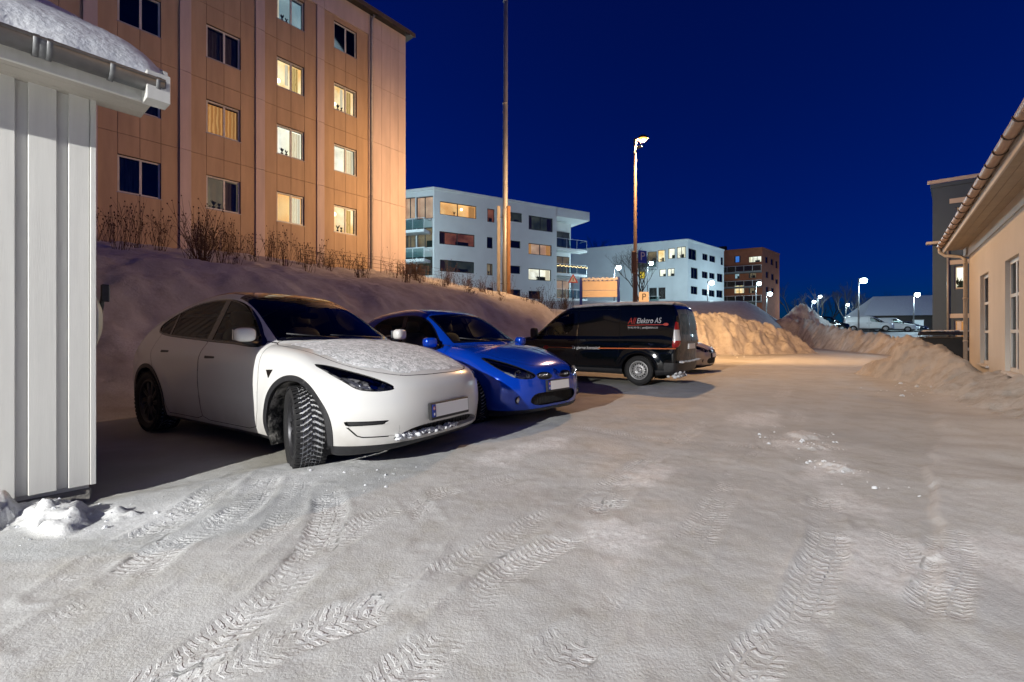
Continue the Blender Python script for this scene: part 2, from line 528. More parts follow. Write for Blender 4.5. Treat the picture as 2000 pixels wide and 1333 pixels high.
# ---- wheels (axis z, outer face towards +z), meshes shared between the wheels of a car
def wheel_meshes(R, w, rim_r, style):
    h = w/2; out = []
    t = MB()
    prof = [(rim_r-0.012, -h*0.75), (rim_r+0.02, -h*0.92), (rim_r+(R-rim_r)*0.55, -h*1.03), (R-0.03, -h*0.93), (R-0.013, -h*0.80),
            (R-0.010, -h*0.4), (R-0.009, 0), (R-0.010, h*0.4), (R-0.013, h*0.80), (R-0.03, h*0.93), (rim_r+(R-rim_r)*0.55, h*1.03),
            (rim_r+0.02, h*0.92), (rim_r-0.012, h*0.75)]
    t.lathe(prof, 56); out.append(('tyre', t.mesh('tyre'), 'rubber'))
    # snow packed into the grooves
    s = MB(); s.lathe([(R-0.0135, -h*0.80), (R-0.0085, -h*0.45), (R-0.0075, 0), (R-0.0085, h*0.45), (R-0.0135, h*0.80)], 56)
    out.append(('groove_snow', s.mesh('groove_snow'), 'groove_snow'))
    tr = MB(); n = 46
    def block(th0, th1, w0, w1, sk0, sk1, top=0.0):
        vs = []
        for rr in (R-0.02, R+top):
            for (th, ww, sk) in ((th0, w0, sk0), (th1, w0, sk0), (th1, w1, sk1), (th0, w1, sk1)):
                r2 = rr - 0.010*max(0, (abs(ww)/h-0.45))**1.5*1.6
                a = th + sk
                vs.append((r2*math.cos(a), r2*math.sin(a), ww))
        tr.add(vs, [(4,5,6,7),(0,1,5,4),(1,2,6,5),(2,3,7,6),(3,0,4,7)])
    p = 2*math.pi/n; rnd = random.Random(5)
    for k in range(n):
        a = k*p
        for sgn in (-1, 1):
            o = a + (p*0.5 if sgn > 0 else 0)
            block(o, o+p*0.66, sgn*h*0.60, sgn*h*0.98, 0.05, 0.02)
            block(o+p*0.1, o+p*0.62, sgn*h*0.33, sgn*h*0.54, 0.10, 0.055)
            block(o+p*0.15, o+p*0.70, sgn*h*0.10, sgn*h*0.28, 0.15, 0.105)
        block(a, a+p*0.6, -h*0.06, h*0.06, 0.16, 0.16)
    out.append(('tread', tr.mesh('tread'), 'rubber'))
    if style == 'turbine':
        r = MB()
        r.lathe([(rim_r+0.006, h*0.80), (rim_r-0.004, h*0.86), (rim_r-0.018, h*0.80), (rim_r-0.026, h*0.45), (rim_r-0.03, -h*0.7)], 56)
        r.lathe([(rim_r-0.025, h*0.35), (0.06, h*0.30), (0.0, h*0.30)], 48)
        out.append(('rim', r.mesh('rim'), 'rim_dark'))
        sp = MB(); n2 = 10
        for k in range(n2):
            for q, (tw, wd) in enumerate(((0.10, 0.030), (0.36, 0.016))):
                a = 2*math.pi*(k + (0.0 if q == 0 else 0.42))/n2
                pts = []
                for i in range(7):
                    f = i/6; rr = 0.045 + (rim_r-0.06)*f; an = a + tw*f
                    pts.append((rr, an, h*(0.62 + 0.10*math.sin(f*math.pi*0.9)), wd*(0.75+0.55*f)))
                vs = []; fs = []
                for (rr, an, zz, ww) in pts:
                    da = ww/rr/2 if rr > 0.06 else 0.25
                    for (dd, zo) in ((-da, -0.012), (-da*0.7, 0.0), (da*0.7, 0.0), (da, -0.03)):
                        vs.append((rr*math.cos(an+dd), rr*math.sin(an+dd), zz+zo))
                for i in range(6):
                    for j in range(3): fs.append((i*4+j, (i+1)*4+j, (i+1)*4+j+1, i*4+j+1))
                sp.add(vs, fs)
        out.append(('spokes', sp.mesh('spokes'), 'rim_dark'))
        c = MB(); c.lathe([(0.07, h*0.58), (0.062, h*0.72), (0.03, h*0.76), (0.0, h*0.765)], 28)
        out.append(('hub_cap', c.mesh('hub_cap'), 'rim_dark'))
    else:
        r = MB()
        r.lathe([(rim_r+0.008, h*0.80), (rim_r-0.002, h*0.88), (rim_r-0.016, h*0.80), (rim_r-0.022, h*0.5), (rim_r-0.03, h*0.28)], 56)
        # disc with a ring of slots
        n3 = 16
        for k in range(n3):
            a0 = 2*math.pi*k/n3; a1 = a0 + 2*math.pi/n3
            ra, rb, rc, rd = 0.105, 0.128, 0.160, rim_r-0.028
            za, zb, zc, zd = h*0.62, h*0.60, h*0.40, h*0.28
            g0 = a0 + (a1-a0)*0.24; g1 = a1 - (a1-a0)*0.24
            def P(rr, an, z): return (rr*math.cos(an), rr*math.sin(an), z)
            vs = [P(ra,a0,za), P(ra,g0,za), P(ra,g1,za), P(ra,a1,za), P(rb,a0,zb), P(rb,g0,zb), P(rb,g1,zb), P(rb,a1,zb),
                  P(rc,a0,zc), P(rc,g0,zc), P(rc,g1,zc), P(rc,a1,zc), P(rd,a0,zd), P(rd,g0,zd), P(rd,g1,zd), P(rd,a1,zd)]
            fs = [(0,1,5,4),(1,2,6,5),(2,3,7,6),(4,5,9,8),(6,7,11,10),(8,9,13,12),(9,10,14,13),(10,11,15,14)]
            r.add(vs, [tuple(reversed(f)) for f in fs])
        out.append(('rim', r.mesh('rim'), 'rim_steel'))
        hb = MB(); hb.lathe([(0.106, h*0.62), (0.098, h*0.72), (0.075, h*0.66), (0.052, h*0.50), (0.040, h*0.48), (0.034, h*0.62), (0.0, h*0.63)], 40)
        out.append(('hub', hb.mesh('hub'), 'rim_steel'))
        bt = MB()
        for k in range(5):
            a = 2*math.pi*k/5
            bt.tube([(0.074*math.cos(a), 0.074*math.sin(a), h*0.6), (0.074*math.cos(a), 0.074*math.sin(a), h*0.74)], 0.011, 6)
        out.append(('wheel_bolts', bt.mesh('wheel_bolts'), 'rim_dark'))
        br = MB(); br.lathe([(rim_r-0.035, 0.0), (0.05, 0.0), (0.0, 0.0)], 32)
        out.append(('brake_drum', br.mesh('brake_drum'), 'under_black'))
    return out

def put_wheels(root, wheels, track, meshes, steer=0.0, R=0.35):
    for i, wx in enumerate(wheels):
        for s in (-1, 1):
            st = steer if i == 0 else 0.0
            e = empty('wheel', (wx, s*track, R), parent=root)
            # local z points outwards, sideways
            e.rotation_euler = Matrix.Rotation(st, 3, 'Z').to_4x4().to_3x3().__matmul__(
                Matrix.Rotation(-s*math.pi/2, 3, 'X')).to_euler()
            for (nm, me, mk) in meshes:
                link_mesh(nm, me, MATS[mk], e)

def wheel_arches(S, wheels, zc, ra, inner):
    """cut the arch openings; returns the skin without them"""
    for wx in wheels:
        S = cut(S, lambda V, N: np.maximum(np.hypot(V[:,0]-wx, V[:,2]-zc)-ra, inner-np.abs(V[:,1])))[1]
    return S

def arch_liner(root, wheels, zc, ra, inner, outer, m):
    for wx in wheels:
        for s in (-1, 1):
            mb = MB(); vs = []; fs = []; n = 24
            for k in range(n+1):
                a = math.radians(-28 + 236*k/n)
                for yy in (outer, inner): vs.append((wx+ra*math.cos(a), s*yy, zc+ra*math.sin(a)))
            for k in range(n): fs.append((2*k, 2*k+1, 2*k+3, 2*k+2))
            c = len(vs); vs.append((wx, s*inner, zc))
            for k in range(n): fs.append((2*k+1, 2*k+3, c))
            mb.add(vs, fs, True); mb.build('wheel_arch_liner', m, root)

def seat(root, x, y, z, m, w=0.25, back=0.62, lean=0.30):
    mb = MB(); sell(mb, (x, y, z), (0.27, w, 0.09), 0.5); mb.build('seat_cushion', m, root)
    b = MB(); M = Matrix.Translation((x-0.26, y, z+0.02)) @ Matrix.Rotation(-lean, 4, 'Y')
    sell(b, (0, 0, back/2), (0.085, w*0.95, back/2), 0.5, M)
    sb = b.build('seat_backrest', m, root)
    h = MB(); sell(h, (0.0, 0, back+0.10), (0.05, 0.13, 0.09), 0.6, M); h.build('headrest', m, sb)

def steering_wheel(root, x, y, z, m, r=0.185):
    M = Matrix.Translation((x, y, z)) @ Matrix.Rotation(math.radians(-65), 4, 'Y')
    mb = MB()
    prof = [(r+0.014*math.cos(a), 0.014*math.sin(a)) for a in np.linspace(0, 2*math.pi, 8, endpoint=False)]
    mb.lathe(prof, 32, M, close=True)
    for a in (0, 2.3, -2.3):
        mb.tube([M @ Vector((0,0,-0.02)), M @ Vector((-r*math.cos(a), r*math.sin(a), 0))], 0.016, 6)
    sell(mb, (0, 0, -0.02), (0.06, 0.075, 0.03), 0.6, M)
    mb.tube([M @ Vector((0,0,-0.02)), M @ Vector((0,0,-0.3))], 0.03, 8)
    mb.build('steering_wheel', m, root)

def plate(root, x, y, z, w=0.52, h=0.11, yaw=0.0, tilt=0.0):
    """front number plate: black holder, blank white plate, blue strip with a small flag"""
    M = Matrix.Translation((x, y, z)) @ Matrix.Rotation(yaw, 4, 'Z') @ Matrix.Rotation(-tilt, 4, 'Y')
    hb = MB(); hb.bevbox(-0.02, 0.008, -w/2-0.012, w/2+0.012, -h/2-0.022, h/2+0.012, 0.004, M)
    ho = hb.build('plate_holder', MATS['black_plastic'], root)
    p = MB(); p.bevbox(0.008, 0.0125, -w/2, w/2-0.046, -h/2, h/2, 0.0015, M); p.build('number_plate', MATS['plate_white'], ho)
    # the blue strip sits at the driver's right hand end as one faces the car
    return M, ho, w, h
mat('rubber', (0.012, 0.012, 0.013), 0.75, var=0.4, vscale=30)
mat('groove_snow', (0.30, 0.30, 0.30), 0.9, color2=(0.7, 0.71, 0.72), vscale=22, thresh=(0.42, 0.56), bump=0.004, bscale=90)
mat('rim_dark', (0.05, 0.05, 0.055), 0.45, metal=0.6, var=0.3, vscale=20)
mat('rim_steel', (0.42, 0.42, 0.42), 0.45, metal=0.7, var=0.25, vscale=25)
mat('under_black', (0.01, 0.01, 0.01), 0.9)
mat('black_plastic', (0.018, 0.018, 0.02), 0.5, var=0.3, vscale=30)
mat('black_gloss', (0.006, 0.006, 0.007), 0.08, coat=0.5)
mat('interior_black', (0.06, 0.06, 0.058), 0.75)
mat('interior_light', (0.30, 0.30, 0.28), 0.8)
mat('seat_black', (0.10, 0.10, 0.10), 0.6, var=0.3)
mat('plate_white', (0.86, 0.85, 0.83), 0.45)
mat('plate_blue', (0.01, 0.04, 0.30), 0.4)
mat('plate_red', (0.5, 0.03, 0.03), 0.4)
mat('lamp_black', (0.27, 0.27, 0.28), 0.3, metal=0.2, color2=(0.03,0.03,0.035), vscale=17, thresh=(0.44,0.56), detail=2)
mat('lamp_reflector', (0.62, 0.63, 0.65), 0.3, metal=0.35, color2=(0.34,0.35,0.36), vscale=20, thresh=(0.42,0.58), detail=2)
mat('chrome', (0.7, 0.7, 0.72), 0.12, metal=1.0)
mat('lamp_silver', (0.55, 0.56, 0.58), 0.2, metal=0.9)
mat('lamp_amber', (0.7, 0.25, 0.02), 0.3)
mat('lamp_red', (0.35, 0.01, 0.012), 0.15, coat=0.6)
mat('lamp_white', (0.6, 0.6, 0.6), 0.2, coat=0.6)
mat('snow_crust', (0.50, 0.53, 0.54), 0.85, color2=(0.86, 0.88, 0.90), vscale=16, thresh=(0.38, 0.62), bump=0.012, bscale=45, detail=7)
mat('snow_cake', (0.66, 0.68, 0.70), 0.9, var=0.14, vscale=9, bump=0.007, bscale=34)
glass_mat('car_glass', (0.82, 0.88, 0.84), 0.6)
glass_mat('car_glass_dark', (0.52, 0.54, 0.50), 0.6)
glass_mat('lamp_glass', (0.97, 0.97, 0.98), 0.35)
def paint(name, color, metal=0.0, dirt=(0.22, 0.2, 0.18), dirt_amt=0.5, rough=0.28, hi=0.55):
    """clear-coated paint with road grime that thickens low on the body"""
    m = mat(name, color, rough, metal, coat=0.8)
    nt = m.node_tree; n = nt.nodes; b = n['Principled BSDF']
    tc = n.new('ShaderNodeTexCoord'); sx = n.new('ShaderNodeSeparateXYZ'); nt.links.new(tc.outputs['Object'], sx.inputs[0])
    mr = n.new('ShaderNodeMapRange'); mr.inputs['From Min'].default_value = hi; mr.inputs['From Max'].default_value = 0.15
    nt.links.new(sx.outputs['Z'], mr.inputs['Value'])
    no = n.new('ShaderNodeTexNoise'); no.inputs['Scale'].default_value = 5; no.inputs['Detail'].default_value = 8
    nt.links.new(tc.outputs['Object'], no.inputs['Vector'])
    mu = n.new('ShaderNodeMath'); mu.operation = 'MULTIPLY'
    nt.links.new(mr.outputs[0], mu.inputs[0]); nt.links.new(no.outputs[0], mu.inputs[1])
    m2 = n.new('ShaderNodeMath'); m2.operation = 'MULTIPLY'; m2.inputs[1].default_value = dirt_amt*2; m2.use_clamp = True
    nt.links.new(mu.outputs[0], m2.inputs[0])
    mx = n.new('ShaderNodeMix'); mx.data_type = 'RGBA'
    mx.inputs[6].default_value = (*color, 1); mx.inputs[7].default_value = (*dirt, 1)
    nt.links.new(m2.outputs[0], mx.inputs[0]); nt.links.new(mx.outputs[2], b.inputs['Base Color'])
    mr2 = n.new('ShaderNodeMapRange'); mr2.inputs['To Min'].default_value = rough; mr2.inputs['To Max'].default_value = 0.8
    nt.links.new(m2.outputs[0], mr2.inputs['Value']); nt.links.new(mr2.outputs[0], b.inputs['Roughness'])
    mr3 = n.new('ShaderNodeMapRange'); mr3.inputs['To Min'].default_value = 0.8; mr3.inputs['To Max'].default_value = 0.0
    nt.links.new(m2.outputs[0], mr3.inputs['Value']); nt.links.new(mr3.outputs[0], b.inputs['Coat Weight'])
    return m
paint('paint_white', (0.68, 0.68, 0.66), 0.0, dirt=(0.30, 0.27, 0.23), dirt_amt=0.7)
paint('paint_blue', (0.003, 0.06, 0.55), 0.35, dirt=(0.05, 0.06, 0.12), dirt_amt=0.2, rough=0.13)
paint('paint_black', (0.002, 0.004, 0.006), 0.0, dirt=(0.02, 0.018, 0.016), dirt_amt=0.4, rough=0.12, hi=0.45)
MATS['paint_black'].node_tree.nodes['Principled BSDF'].inputs['Specular IOR Level'].default_value = 0.25
paint('paint_silver', (0.58, 0.55, 0.50), 0.1, dirt=(0.2, 0.17, 0.14), dirt_amt=0.5)
paint('paint_van_white', (0.62, 0.66, 0.66), 0.0, dirt=(0.2, 0.19, 0.17), dirt_amt=0.6)

def poly2(V, a, b, pts, n=6, closed_spline=True):
    p = spline(pts, n, True) if closed_spline else np.asarray(pts, float)
    return polysdf(V[:, a] if not callable(a) else a(V), V[:, b] if not callable(b) else b(V), p)

def gap_cut(S, f, w=0.003):
    """panel, remaining skin and the narrow shut line between them"""
    p, rest = cut(S, lambda V, N: f(V, N) + w)
    g, rest = cut(rest, lambda V, N: f(V, N) - w)
    return p, rest, g

def ayf(V): return np.abs(V[:, 1])

def build_crossover(loc, rz, scale=1.0):
    """white electric crossover, origin at the front axle on the ground, x forward"""
    A = [(0.80,0.20),(0.87,0.32),(0.893,0.48),(0.888,0.62),(0.862,0.72),(0.79,0.80),(0.62,0.875),(0.30,0.955),(-0.10,1.03),(-0.50,1.075),
         (-1.2,1.07),(-2.2,1.10),(-3.0,1.15),(-3.50,1.16),(-3.69,1.09),(-3.76,0.88),(-3.77,0.62),(-3.72,0.40),(-3.6,0.27),(-3.2,0.22),(-1.5,0.20),(0.3,0.19)]
    B = [(-0.36,0.97),(-0.44,1.075),(-0.75,1.265),(-1.08,1.455),(-1.38,1.580),(-1.72,1.638),(-2.1,1.640),(-2.5,1.595),(-2.9,1.505),(-3.25,1.385),(-3.55,1.22),(-3.6,1.0),(-2.0,0.9)]
    F = CarField(A, B,
        wplan=[(-4.6,0.78),(-3.8,0.84),(-3.45,0.905),(-2.9,0.945),(-2.0,0.95),(-1.0,0.945),(-0.3,0.945),(0.3,0.935),(0.7,0.90),(1.4,0.84)],
        sec=[(-0.3,-0.10),(0.18,-0.075),(0.26,-0.045),(0.36,-0.022),(0.5,-0.012),(0.66,0.0),(0.80,-0.004),(0.90,-0.022),(0.98,-0.055),(1.06,-0.11),(1.16,-0.19),(2.2,-0.9)],
        wtop=[(-0.3,1.0),(0.9,0.91),(1.02,0.865),(1.15,0.80),(1.3,0.725),(1.45,0.65),(1.6,0.575),(2.2,0.3)],
        wheels=[(0.0,0.356,0.46),(-2.89,0.356,0.46)], front=(0.10,0.42,-0.2,0.5), rear=(0.06,0.42,-3.0,-3.7), hw=0.95,
        crownA=0.055, crownB=0.05, bf=0.34, br=0.30, xm=-2.0, kA=0.09, kB=0.11, kAB=0.07, flare=0.016)
    S = surface(F, (-4.0,-1.08,0.1), (1.04,1.08,1.72), 0.021)
    root = empty('parked_car', loc, rz); root.scale = (scale,)*3
    tag(root, 'white electric crossover with snow crusted bonnet parked nearest the white shed', 'car')
    P = MATS['paint_white']; seams = []
    S = wheel_arches(S, (0.0,-2.89), 0.356, 0.405, 0.52)
    # side windows with black surround
    dlo = [(-0.66,1.045),(-0.80,1.150),(-1.04,1.315),(-1.28,1.440),(-1.58,1.518),(-1.95,1.535),(-2.35,1.500),(-2.70,1.415),(-2.95,1.315),(-3.03,1.245),(-3.00,1.180),(-2.85,1.145),(-2.0,1.090),(-1.2,1.055)]
    fd = lambda V, N: np.maximum(poly2(V, 0, 2, dlo), 0.42-ayf(V))
    win, S = cut(S, lambda V, N: fd(V, N)+0.018)
    trim, S = cut(S, fd)
    solid('window_trim', trim, MATS['black_gloss'], root, 0.003, 0.014)
    pil, win = cut(win, lambda V, N: np.abs(V[:,0]+1.66+0.10*(V[:,2]-1.0))-0.055)
    pil2, win = cut(win, lambda V, N: np.abs(V[:,0]+2.62+0.25*(V[:,2]-1.0))-0.022)
    pil3, win = cut(win, lambda V, N: np.abs(V[:,0]+0.90-0.9*(V[:,2]-1.04))-0.014)
    solid('window_pillar', join(pil, pil2, pil3), MATS['black_gloss'], root, 0.001, 0.012)
    for s in (-1, 1):
        w = half(win, s)
        w1, w = cut(w, lambda V, N: -V[:,0]-1.66-0.10*(V[:,2]-1.0)); skin('front_side_window', w1, MATS['car_glass'], root, -0.002)
        skin('rear_side_window', w, MATS['car_glass_dark'], root, -0.002)
    # windscreen and glass roof
    wsf = lambda V, N: np.maximum.reduce([ayf(V)-(0.700-(V[:,2]-1.08)*0.25), 1.098-0.03*ayf(V)**2-V[:,2], -2.05-V[:,0]-0*V[:,2], V[:,2]-3])
    wsall, S = cut(S, lambda V, N: np.maximum(wsf(V, N), -1.55-V[:,0]))
    ws, blk = cut(wsall, lambda V, N: np.maximum.reduce([wsf(V, N)+0.010, -1.36-0.10*ayf(V)**2-V[:,0], 1.118-V[:,2]]))
    solid('windscreen_border', blk, MATS['black_gloss'], root, 0.0, 0.008)
    skin('windscreen', ws, MATS['car_glass'], root, -0.002)
    rf = lambda V, N: np.maximum.reduce([ayf(V)-0.545+0.10*(V[:,0]+2.1)**2*0.35, V[:,0]+1.555, -3.15-V[:,0], 1.2-V[:,2]])
    rg, S = cut(S, rf)
    skin('glass_roof', rg, MATS['roof_glass'], root, -0.001)
    # headlamps
    hl = spline([(0.862,0.892),(0.80,0.885),(0.72,0.840),(0.64,0.787),(0.56,0.728),(0.548,0.706),(0.60,0.692),(0.70,0.690),(0.775,0.710),(0.82,0.775),(0.85,0.84)], 4, True)
    hf = lambda V, N: np.maximum(polysdf(ayf(V), V[:,2], hl), 0.05-V[:,0])
    h, S, g = gap_cut(S, hf, 0.004); seams.append(g)
    for s in (-1, 1):
        hh = half(h, s)
        lens = skin('headlight', hh, MATS['lamp_glass'], root, 0.0)
        bk = skin('lamp_housing', push(hh, -0.022), MATS['lamp_black'], lens)
        mb = MB()
        for (yy, zz, rr) in ((0.68,0.738,0.026),(0.62,0.725,0.020),(0.745,0.75,0.020)):
            d = np.abs(ayf(hh[0])-yy) + np.abs(hh[0][:,2]-zz); i = d.argmin(); p = Vector(hh[0][i]-hh[2][i]*0.020)
            M = frame(p, (0, 1, 0), tuple(hh[2][i]))
            mb.lathe([(rr*1.5,0.012),(rr*1.2,0.004),(rr,0.0),(rr*0.7,0.010),(0,0.016)], 18, M)
        mb.build('projector', MATS['lamp_silver'], lens)
        stripf = lambda V, N: np.abs(polysdf(ayf(V), V[:,2], hl)+0.03)-0.012
        st, _ = cut(hh, lambda V, N: np.maximum(stripf(V, N), 0.66-ayf(V)))
        skin('running_light', push(st, -0.008), MATS['lamp_silver'], lens)
    # side indents below the lamps: dark slot and its lower crease
    slot = [(0.855,0.452),(0.60,0.452),(0.64,0.420),(0.845,0.414)]
    sl, S = cut(S, lambda V, N: np.maximum(polysdf(ayf(V), V[:,2], slot), 0.3-V[:,0]))
    skin('bumper_slot', push(sl, -0.03), MATS['black_plastic'], root)
    ins = [(0.845,0.414),(0.64,0.420),(0.58,0.44),(0.52,0.40),(0.52,0.315),(0.76,0.322),(0.79,0.335),(0.815,0.37)]
    insf = lambda V, N: np.maximum(polysdf(ayf(V), V[:,2], ins), 0.3-V[:,0])
    c1, rest, g = gap_cut(S, insf, 0.004)
    g, back = cut(g, lambda V, N: np.maximum(V[:,2]-0.405, 0.60-ayf(V)))
    S = join(rest, back); seams.append(g)
    for s in (-1, 1): skin('bumper_insert', half(c1, s), P, root, -0.004)
    # lower air intake
    ik = spline([(-0.58,0.285),(-0.42,0.365),(0,0.385),(0.42,0.365),(0.58,0.285),(0.3,0.272),(0,0.268),(-0.3,0.272)], 4, True)
    it, S = cut(S, lambda V, N: np.maximum(polysdf(V[:,1], V[:,2], ik), 0.3-V[:,0]))
    skin('air_intake', push(it, -0.07), MATS['black_plastic'], root)
    ring = solid('intake_edge', cut(it, lambda V, N: -polysdf(V[:,1], V[:,2], ik)-0.008)[0], P, root, 0.0, 0.06)
    gr = MB()
    for k in range(-9, 10):
        gr.box(0.80-0.18*(k*0.045)**2, 0.812-0.18*(k*0.045)**2, k*0.045-0.004, k*0.045+0.004, 0.275, 0.368)
    for zz in (0.30, 0.33): gr.box(0.775, 0.785, -0.42, 0.42, zz-0.003, zz+0.003)
    gr.build('intake_grille', MATS['black_plastic'], root)
    lump = MB(); rn = random.Random(3)
    for k in range(170):
        yy = -0.54+0.75*rn.random()**1.5; a = 0.006 + 0.013*rn.random()
        sell(lump, (0.835-0.16*yy*yy+rn.uniform(-0.03,0.03), yy, 0.282+rn.uniform(0,0.035)*(1-max(0,yy))), (a*1.3, a*1.2, a*0.9), 0.9, None, 7, 4)
    lump.build('packed_snow', MATS['snow_cake'], root)['kind'] = 'stuff'
    # dark lower lip and sill
    low, S = cut(S, lambda V, N: V[:,2]-(0.232+0.02*smoothstep(-0.3,0.3,V[:,0])))
    skin('lower_trim', low, MATS['black_plastic'], root, -0.012)
    # black arch cladding
    for wx in (0.0,-2.89):
        cl, S = cut(S, lambda V, N: np.maximum(np.hypot(V[:,0]-wx, V[:,2]-0.356)-0.450, 0.6-ayf(V)))
        for s in (-1, 1): solid('arch_cladding', half(cl, s), MATS['black_plastic'], root, 0.008, 0.03)
    arch_liner(root, (0.0,-2.89), 0.356, 0.405, 0.50, 0.93, MATS['arch_dirt'])
    # bonnet
    hood = spline([(0.80,0.0),(0.785,0.25),(0.73,0.44),(0.60,0.575),(0.36,0.685),(0.0,0.745),(-0.45,0.765),(-0.62,0.70),(-0.50,0.4),(-0.46,0.0),(-0.50,-0.4),(-0.62,-0.70),(-0.45,-0.765),(0.0,-0.745),(0.36,-0.685),(0.60,-0.575),(0.73,-0.44),(0.785,-0.25)], 4, True)
    hdf = lambda V, N: np.maximum(polysdf(V[:,0], V[:,1], hood), 0.72-V[:,2])
    hd, S, g = gap_cut(S, hdf, 0.0035); seams.append(g)
    skin('bonnet', hd, P, root)
    # thin wind-packed snow over most of the bonnet
    def snowf(V, N):
        n = vnoise(V[:,0]*7, V[:,1]*7, 3, 5, 0.6); n2 = vnoise(V[:,0]*26, V[:,1]*20, 8, 3, 0.6)
        return polysdf(V[:,0], V[:,1], hood)+0.045 + 0.06*n + 0.018*n2 + 0.10*smoothstep(0.40, 0.80, -V[:,1])*smoothstep(0.1,-0.6,V[:,0])
    sn, _ = cut(hd, snowf)
    V, T, N = sn
    b = np.clip(-snowf(V, N)/0.05, 0, 1)
    hgt = 0.002 + b*(0.006 + 0.006*vnoise(V[:,0]*30, V[:,1]*22, 5, 3))
    skin('bonnet_snow', (V + N*hgt[:,None], T, N), MATS['snow_crust'], root)
    # doors
    d1 = [(-0.56,0.98),(-0.535,0.75),(-0.57,0.45),(-0.62,0.30),(-0.75,0.27),(-1.50,0.27),(-1.62,0.30),(-1.655,0.5),(-1.665,0.9),(-1.665,1.12),(-0.9,1.12),(-0.58,1.06)]
    d2 = [(-1.675,0.9),(-1.665,0.5),(-1.632,0.30),(-1.75,0.27),(-2.38,0.27),(-2.43,0.40),(-2.52,0.60),(-2.72,0.78),(-2.86,0.95),(-2.9,1.17),(-1.675,1.17)]
    for poly, hx, hz, yo in ((d1,-1.45,0.915,0),(d2,-2.50,0.955,0)):
        dr, S, g = gap_cut(S, lambda V, N: np.maximum.reduce([polysdf(V[:,0], V[:,2], poly), 0.55-ayf(V), -poly2(V, 0, 2, dlo)-0.0*V[:,0]]), 0.003); seams.append(g)
        for s in (-1, 1):
            q = half(dr, s); hp = [(hx-0.10,hz-0.014),(hx+0.10,hz-0.008),(hx+0.10,hz+0.012),(hx-0.06,hz+0.012),(hx-0.10,hz+0.016)]
            hs, q = cut(q, lambda V, N: polysdf(V[:,0], V[:,2], hp))
            do = skin('door', q, P, root)
            solid('handle', hs, MATS['black_plastic'], do, 0.004, 0.02)
    # small dark badge on the fender
    for s in (-1, 1):
        d = np.abs(S[0][:,0]+0.355)+np.abs(S[0][:,2]-0.80)+10*(np.sign(S[0][:,1]) != s); i = d.argmin(); n = Vector(S[2][i])
        M = frame(Vector(S[0][i]) - n*0.004, (1,0,0), n); mb = MB()
        up = 1 if (M.to_3x3() @ Vector((0,1,0))).z > 0 else -1
        mb.prism([(-0.055,0.03*up),(0.05,0.035*up),(-0.0,-0.04*up)], 0, 0.009, M); mb.build('fender_badge', MATS['black_gloss'], root)
    skin('body', S, P, root)
    skin('shut_line', push(join(*seams), -0.012), MATS['under_black'], root)
    li = cut(S, lambda V, N: 0.6-V[:,2])[0]
    V, T, N = li
    skin('cabin_lining', (V - N*0.035, T[:, ::-1], -N), MATS['interior_black'], root)
    under = MB(); under.bevbox(-3.6, 0.70, -0.55, 0.55, 0.20, 0.42, 0.03); under.bevbox(-2.45, -0.48, -0.84, 0.84, 0.21, 0.42, 0.02)
    under.build('underbody', MATS['under_black'], root)
    # mirrors, plate, wiper, interior
    for s in (-1, 1):
        mb = MB(); M = Matrix.Translation((-0.72, s*0.965, 1.145)) @ Matrix.Rotation(s*0.16, 4, 'Z')
        sell(mb, (0,0,0), (0.065,0.088,0.066), 0.62, M); mo = mb.build('mirror', P, root)
        a = MB(); a.tube([(-0.76, s*0.82, 1.05), (-0.75, s*0.90, 1.065), (-0.75, s*0.96, 1.09)], [0.035,0.028,0.03], 8); a.build('mirror_arm', MATS['black_plastic'], mo)
        g = MB(); g.bevbox(-0.080,-0.070,-0.08,0.08,-0.05,0.05,0.004,M); g.build('mirror_glass', MATS['chrome'], mo)
    car_plate(root, 0.918, 0.0, 0.485)
    w = MB()
    for (p0, p1) in (((-0.50,0.45,1.11),(-0.55,-0.18,1.14)), ((-0.50,-0.12,1.11),(-0.66,-0.60,1.155))):
        w.tube([p0, p1], 0.009, 6)
    w.build('wiper', MATS['black_plastic'], root)
    for yy in (-0.37, 0.37): seat(root, -1.45, yy, 0.62, MATS['seat_black'])
    seat(root, -2.35, 0.0, 0.66, MATS['seat_black'], w=0.62, back=0.5)
    d = MB(); sell(d, (-0.72,0,0.93), (0.30,0.70,0.085), 0.4); d.build('dashboard', MATS['interior_black'], root)
    sc = MB(); sc.bevbox(-1.03,-1.01,-0.19,0.19,0.93,1.13,0.006); sc.build('centre_screen', MATS['black_gloss'], root)
    steering_wheel(root, -1.05, 0.37, 0.98, MATS['interior_black'])
    rm = MB(); sell(rm, (-1.18,0,1.36), (0.02,0.11,0.035), 0.5); rm.tube([(-1.2,0,1.37),(-1.24,0,1.45)],0.012,6); rm.build('rear_view_mirror', MATS['interior_black'], root)
    put_wheels(root, (0.0,-2.89), 0.835, wheel_meshes(0.356, 0.25, 0.255, 'turbine'), steer=math.radians(-24), R=0.356)
    return root

